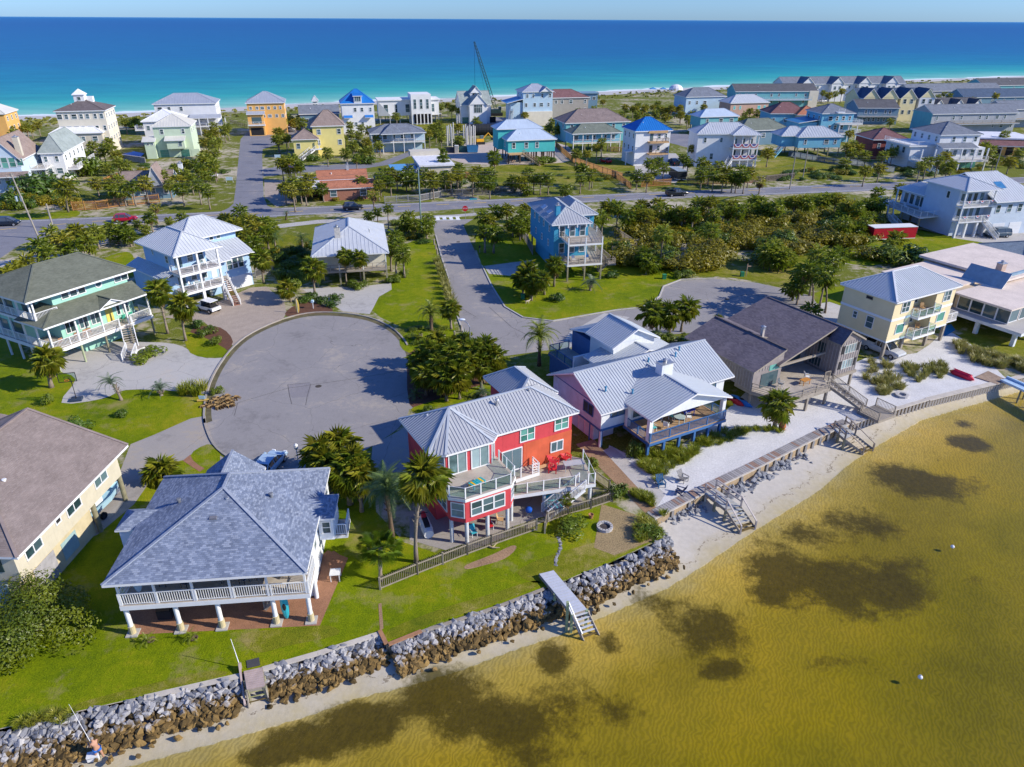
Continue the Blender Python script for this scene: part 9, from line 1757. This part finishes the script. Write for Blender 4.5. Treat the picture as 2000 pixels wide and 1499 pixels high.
for (x,y,r,h,k,l) in ((310,305,4,4,'d','dark round bush before the pale green house'),(600,262,3,2.5,'d','bush beside the lemon house drive'),(610,315,3,2.6,'d','dark bush behind the brick house roof'),(715,320,4,3.5,'d','dark bush left of the flat white roof'),(700,295,4,3.6,'d','large bush in the grove by the blue porch house'),(838,272,4,3,'d','dark bush on the building site edge'),(897,285,3.4,3,'d','dark bush among the concrete piles'),(1060,322,4,2.6,'g','long bush before the turquoise pile house'),(1075,318,3,2.2,'d','dark bush right of the long bush by the pile house'),(1880,255,5,4,'g','rounded green tree before the orange motel'),(1960,205,6,6,'g','bright green tree before the condo row'),(1905,235,4,3,'d','grey green bush below the condo balconies')): shrub(x,y,r,h,l,k)
def field(n,x0,x1,yf,label,group,r=(1.2,2.6),h=(.7,1.8),k='ddgo'):
    for i in range(n):
        x=rnd.uniform(x0,x1); y=yf(x)+rnd.uniform(-9,9); shrub(x,y,rnd.uniform(*r),rnd.uniform(*h),label,rnd.choice(k),group)
field(46,1530,1900,lambda x:345-(x-1530)*.03,'scrub bush on the wild strip between the right houses and the road','wild strip bushes')
field(26,860,1010,lambda x:368,'scrub bush on the far roadside behind the grey fence','roadside scrub bushes'); field(26,0,160,lambda x:400,'hedge bush along the left roadside','left roadside bushes',(2,3.4),(1.6,3)); field(24,1220,1420,lambda x:228,'dark bush in the grove behind the vivid blue roof','grove bushes')
field(20,170,290,lambda x:332,'bush in the yard between the gable house and the pale green house','yard bushes'); field(22,560,720,lambda x:385,'scrub bush on the roadside before the brick house','brick house roadside bushes',(.8,1.6),(.5,1.1),'ogo'); field(20,1030,1230,lambda x:345,'scrub bush on the field edge behind the far roadside palms','field edge bushes',(.8,1.8),(.5,1.1)); field(16,1440,1560,lambda x:236,'bush below the salmon house','salmon house bushes'); field(18,1900,2010,lambda x:322,'bush along the motel drive','motel drive bushes'); field(14,1760,1990,lambda x:205,'bush among the condo roofs','condo bushes',(2,3.4),(2,3.6)); field(16,680,830,lambda x:282,'bush in front of the blue porch house','blue porch bushes'); field(12,390,440,lambda x:330,'bush beside the side street','side street bushes')
b=MB(); r2=random.Random(5)
for i in range(900):
    k=r2.uniform(0,len(GD)-3); j=int(k); f=k-j; p=Vector(GD[j]).lerp(Vector(GD[j+1]),f); q=Vector(GS[j]).lerp(Vector(GS[j+1]),f); d=(p-q).normalized(); p=p+d*r2.uniform(-12,22); s=r2.uniform(.5,1.5); zz=0 if (p-q).length>30 else -.4
    for m_ in range(3):
        a=r2.uniform(0,6.28); b.add([(p.x-s*math.cos(a),p.y-s*math.sin(a),zz),(p.x+s*math.cos(a),p.y+s*math.sin(a),zz),(p.x+s*.8*math.cos(a),p.y+s*.8*math.sin(a),zz+r2.uniform(.4,.9)),(p.x-s*.7*math.cos(a),p.y-s*.7*math.sin(a),zz+r2.uniform(.3,.8))],[(0,1,2,3)])
tag(b.build('dune_grass',m_reed),'sparse dune grass along the gulf beach','dune grass',None,'stuff')
def merge(roots,name,label,cat):
    V=[];LV=[];LS=[];LT=[];MI=[];mats=[];nv=nl=0; bpy.context.view_layer.update()
    for r in roots:
        for o in list(r.children):
            me=o.data; n=len(me.vertices); a=np.empty(n*3,np.float32); me.vertices.foreach_get('co',a); W=np.array(o.matrix_world); V.append(a.reshape(-1,3)@W[:3,:3].T+W[:3,3])
            k=len(me.loops); l=np.empty(k,np.int32); me.loops.foreach_get('vertex_index',l); LV.append(l+nv)
            q=len(me.polygons); s_=np.empty(q,np.int32); t=np.empty(q,np.int32); mi=np.empty(q,np.int32); me.polygons.foreach_get('loop_start',s_); me.polygons.foreach_get('loop_total',t); me.polygons.foreach_get('material_index',mi)
            ix=[]
            for m in me.materials:
                if m not in mats: mats.append(m)
                ix.append(mats.index(m))
            LS.append(s_+nl); LT.append(t); MI.append(np.array(ix)[mi]); nv+=n; nl+=k; bpy.data.objects.remove(o)
        bpy.data.objects.remove(r)
    me=bpy.data.meshes.new(name); V=np.concatenate(V); LV=np.concatenate(LV); LS=np.concatenate(LS); MI=np.concatenate(MI)
    me.vertices.add(len(V)); me.vertices.foreach_set('co',V.astype(np.float32).ravel()); me.loops.add(len(LV)); me.loops.foreach_set('vertex_index',LV); me.polygons.add(len(LS)); me.polygons.foreach_set('loop_start',LS)
    for m in mats: me.materials.append(m)
    me.polygons.foreach_set('material_index',MI.astype(np.int32)); me.update(calc_edges=True); me.validate()
    return tag(link(me,name),label,cat,None,'stuff')
def kind_of(n): return n.split('.')[0]
def nearness(o): return (o.location-cam.location).length/(o.scale.x if o.scale.x else 1)
for nm,keep,new,lab,cat in (('cabbage_palm',295,'distant_palms','cabbage palms scattered between the far beach houses','palm trees'),('shrub',295,'distant_scrub','scrub bushes scattered along the road and between the far beach houses','scrub')):
    L=[o for o in C.objects if o.parent is None and kind_of(o.name)==nm]; L.sort(key=nearness)
    if len(L)>keep: merge(L[keep:],new,lab,cat)
from collections import defaultdict
GR=defaultdict(list)
for o in C.objects:
    if o.parent is None and 'label' in o and 'group' in o: GR[(o['group'],o['label'])].append(o)
ORD='leftmost,second from left,third from left,fourth from left,fifth from left,sixth from left,seventh from left,eighth from left,ninth from left,tenth from left,eleventh from left,twelfth from left'.split(',')
def imx(o): d=o.location-cam.location; return d.dot(CR)/d.dot(_f)
for (g,l),L in GR.items():
    n=len(L)
    if n<2 or n>24: continue
    L.sort(key=imx)
    for i,o in enumerate(L):
        w_=(ORD[i] if i<(n+1)//2 else ORD[n-1-i].replace('from left','from right').replace('leftmost','rightmost'))
        t_=l.split(); t_=t_[:13]
        while t_[-1] in ('the','of','a','and','by','in','behind','beside','before','between','left','right','under','on'): t_=t_[:-1]
        o['label']=' '.join(t_)+', '+w_
for o in list(C.objects):
    if o.parent is None and o.get('group')=='': del o['group']
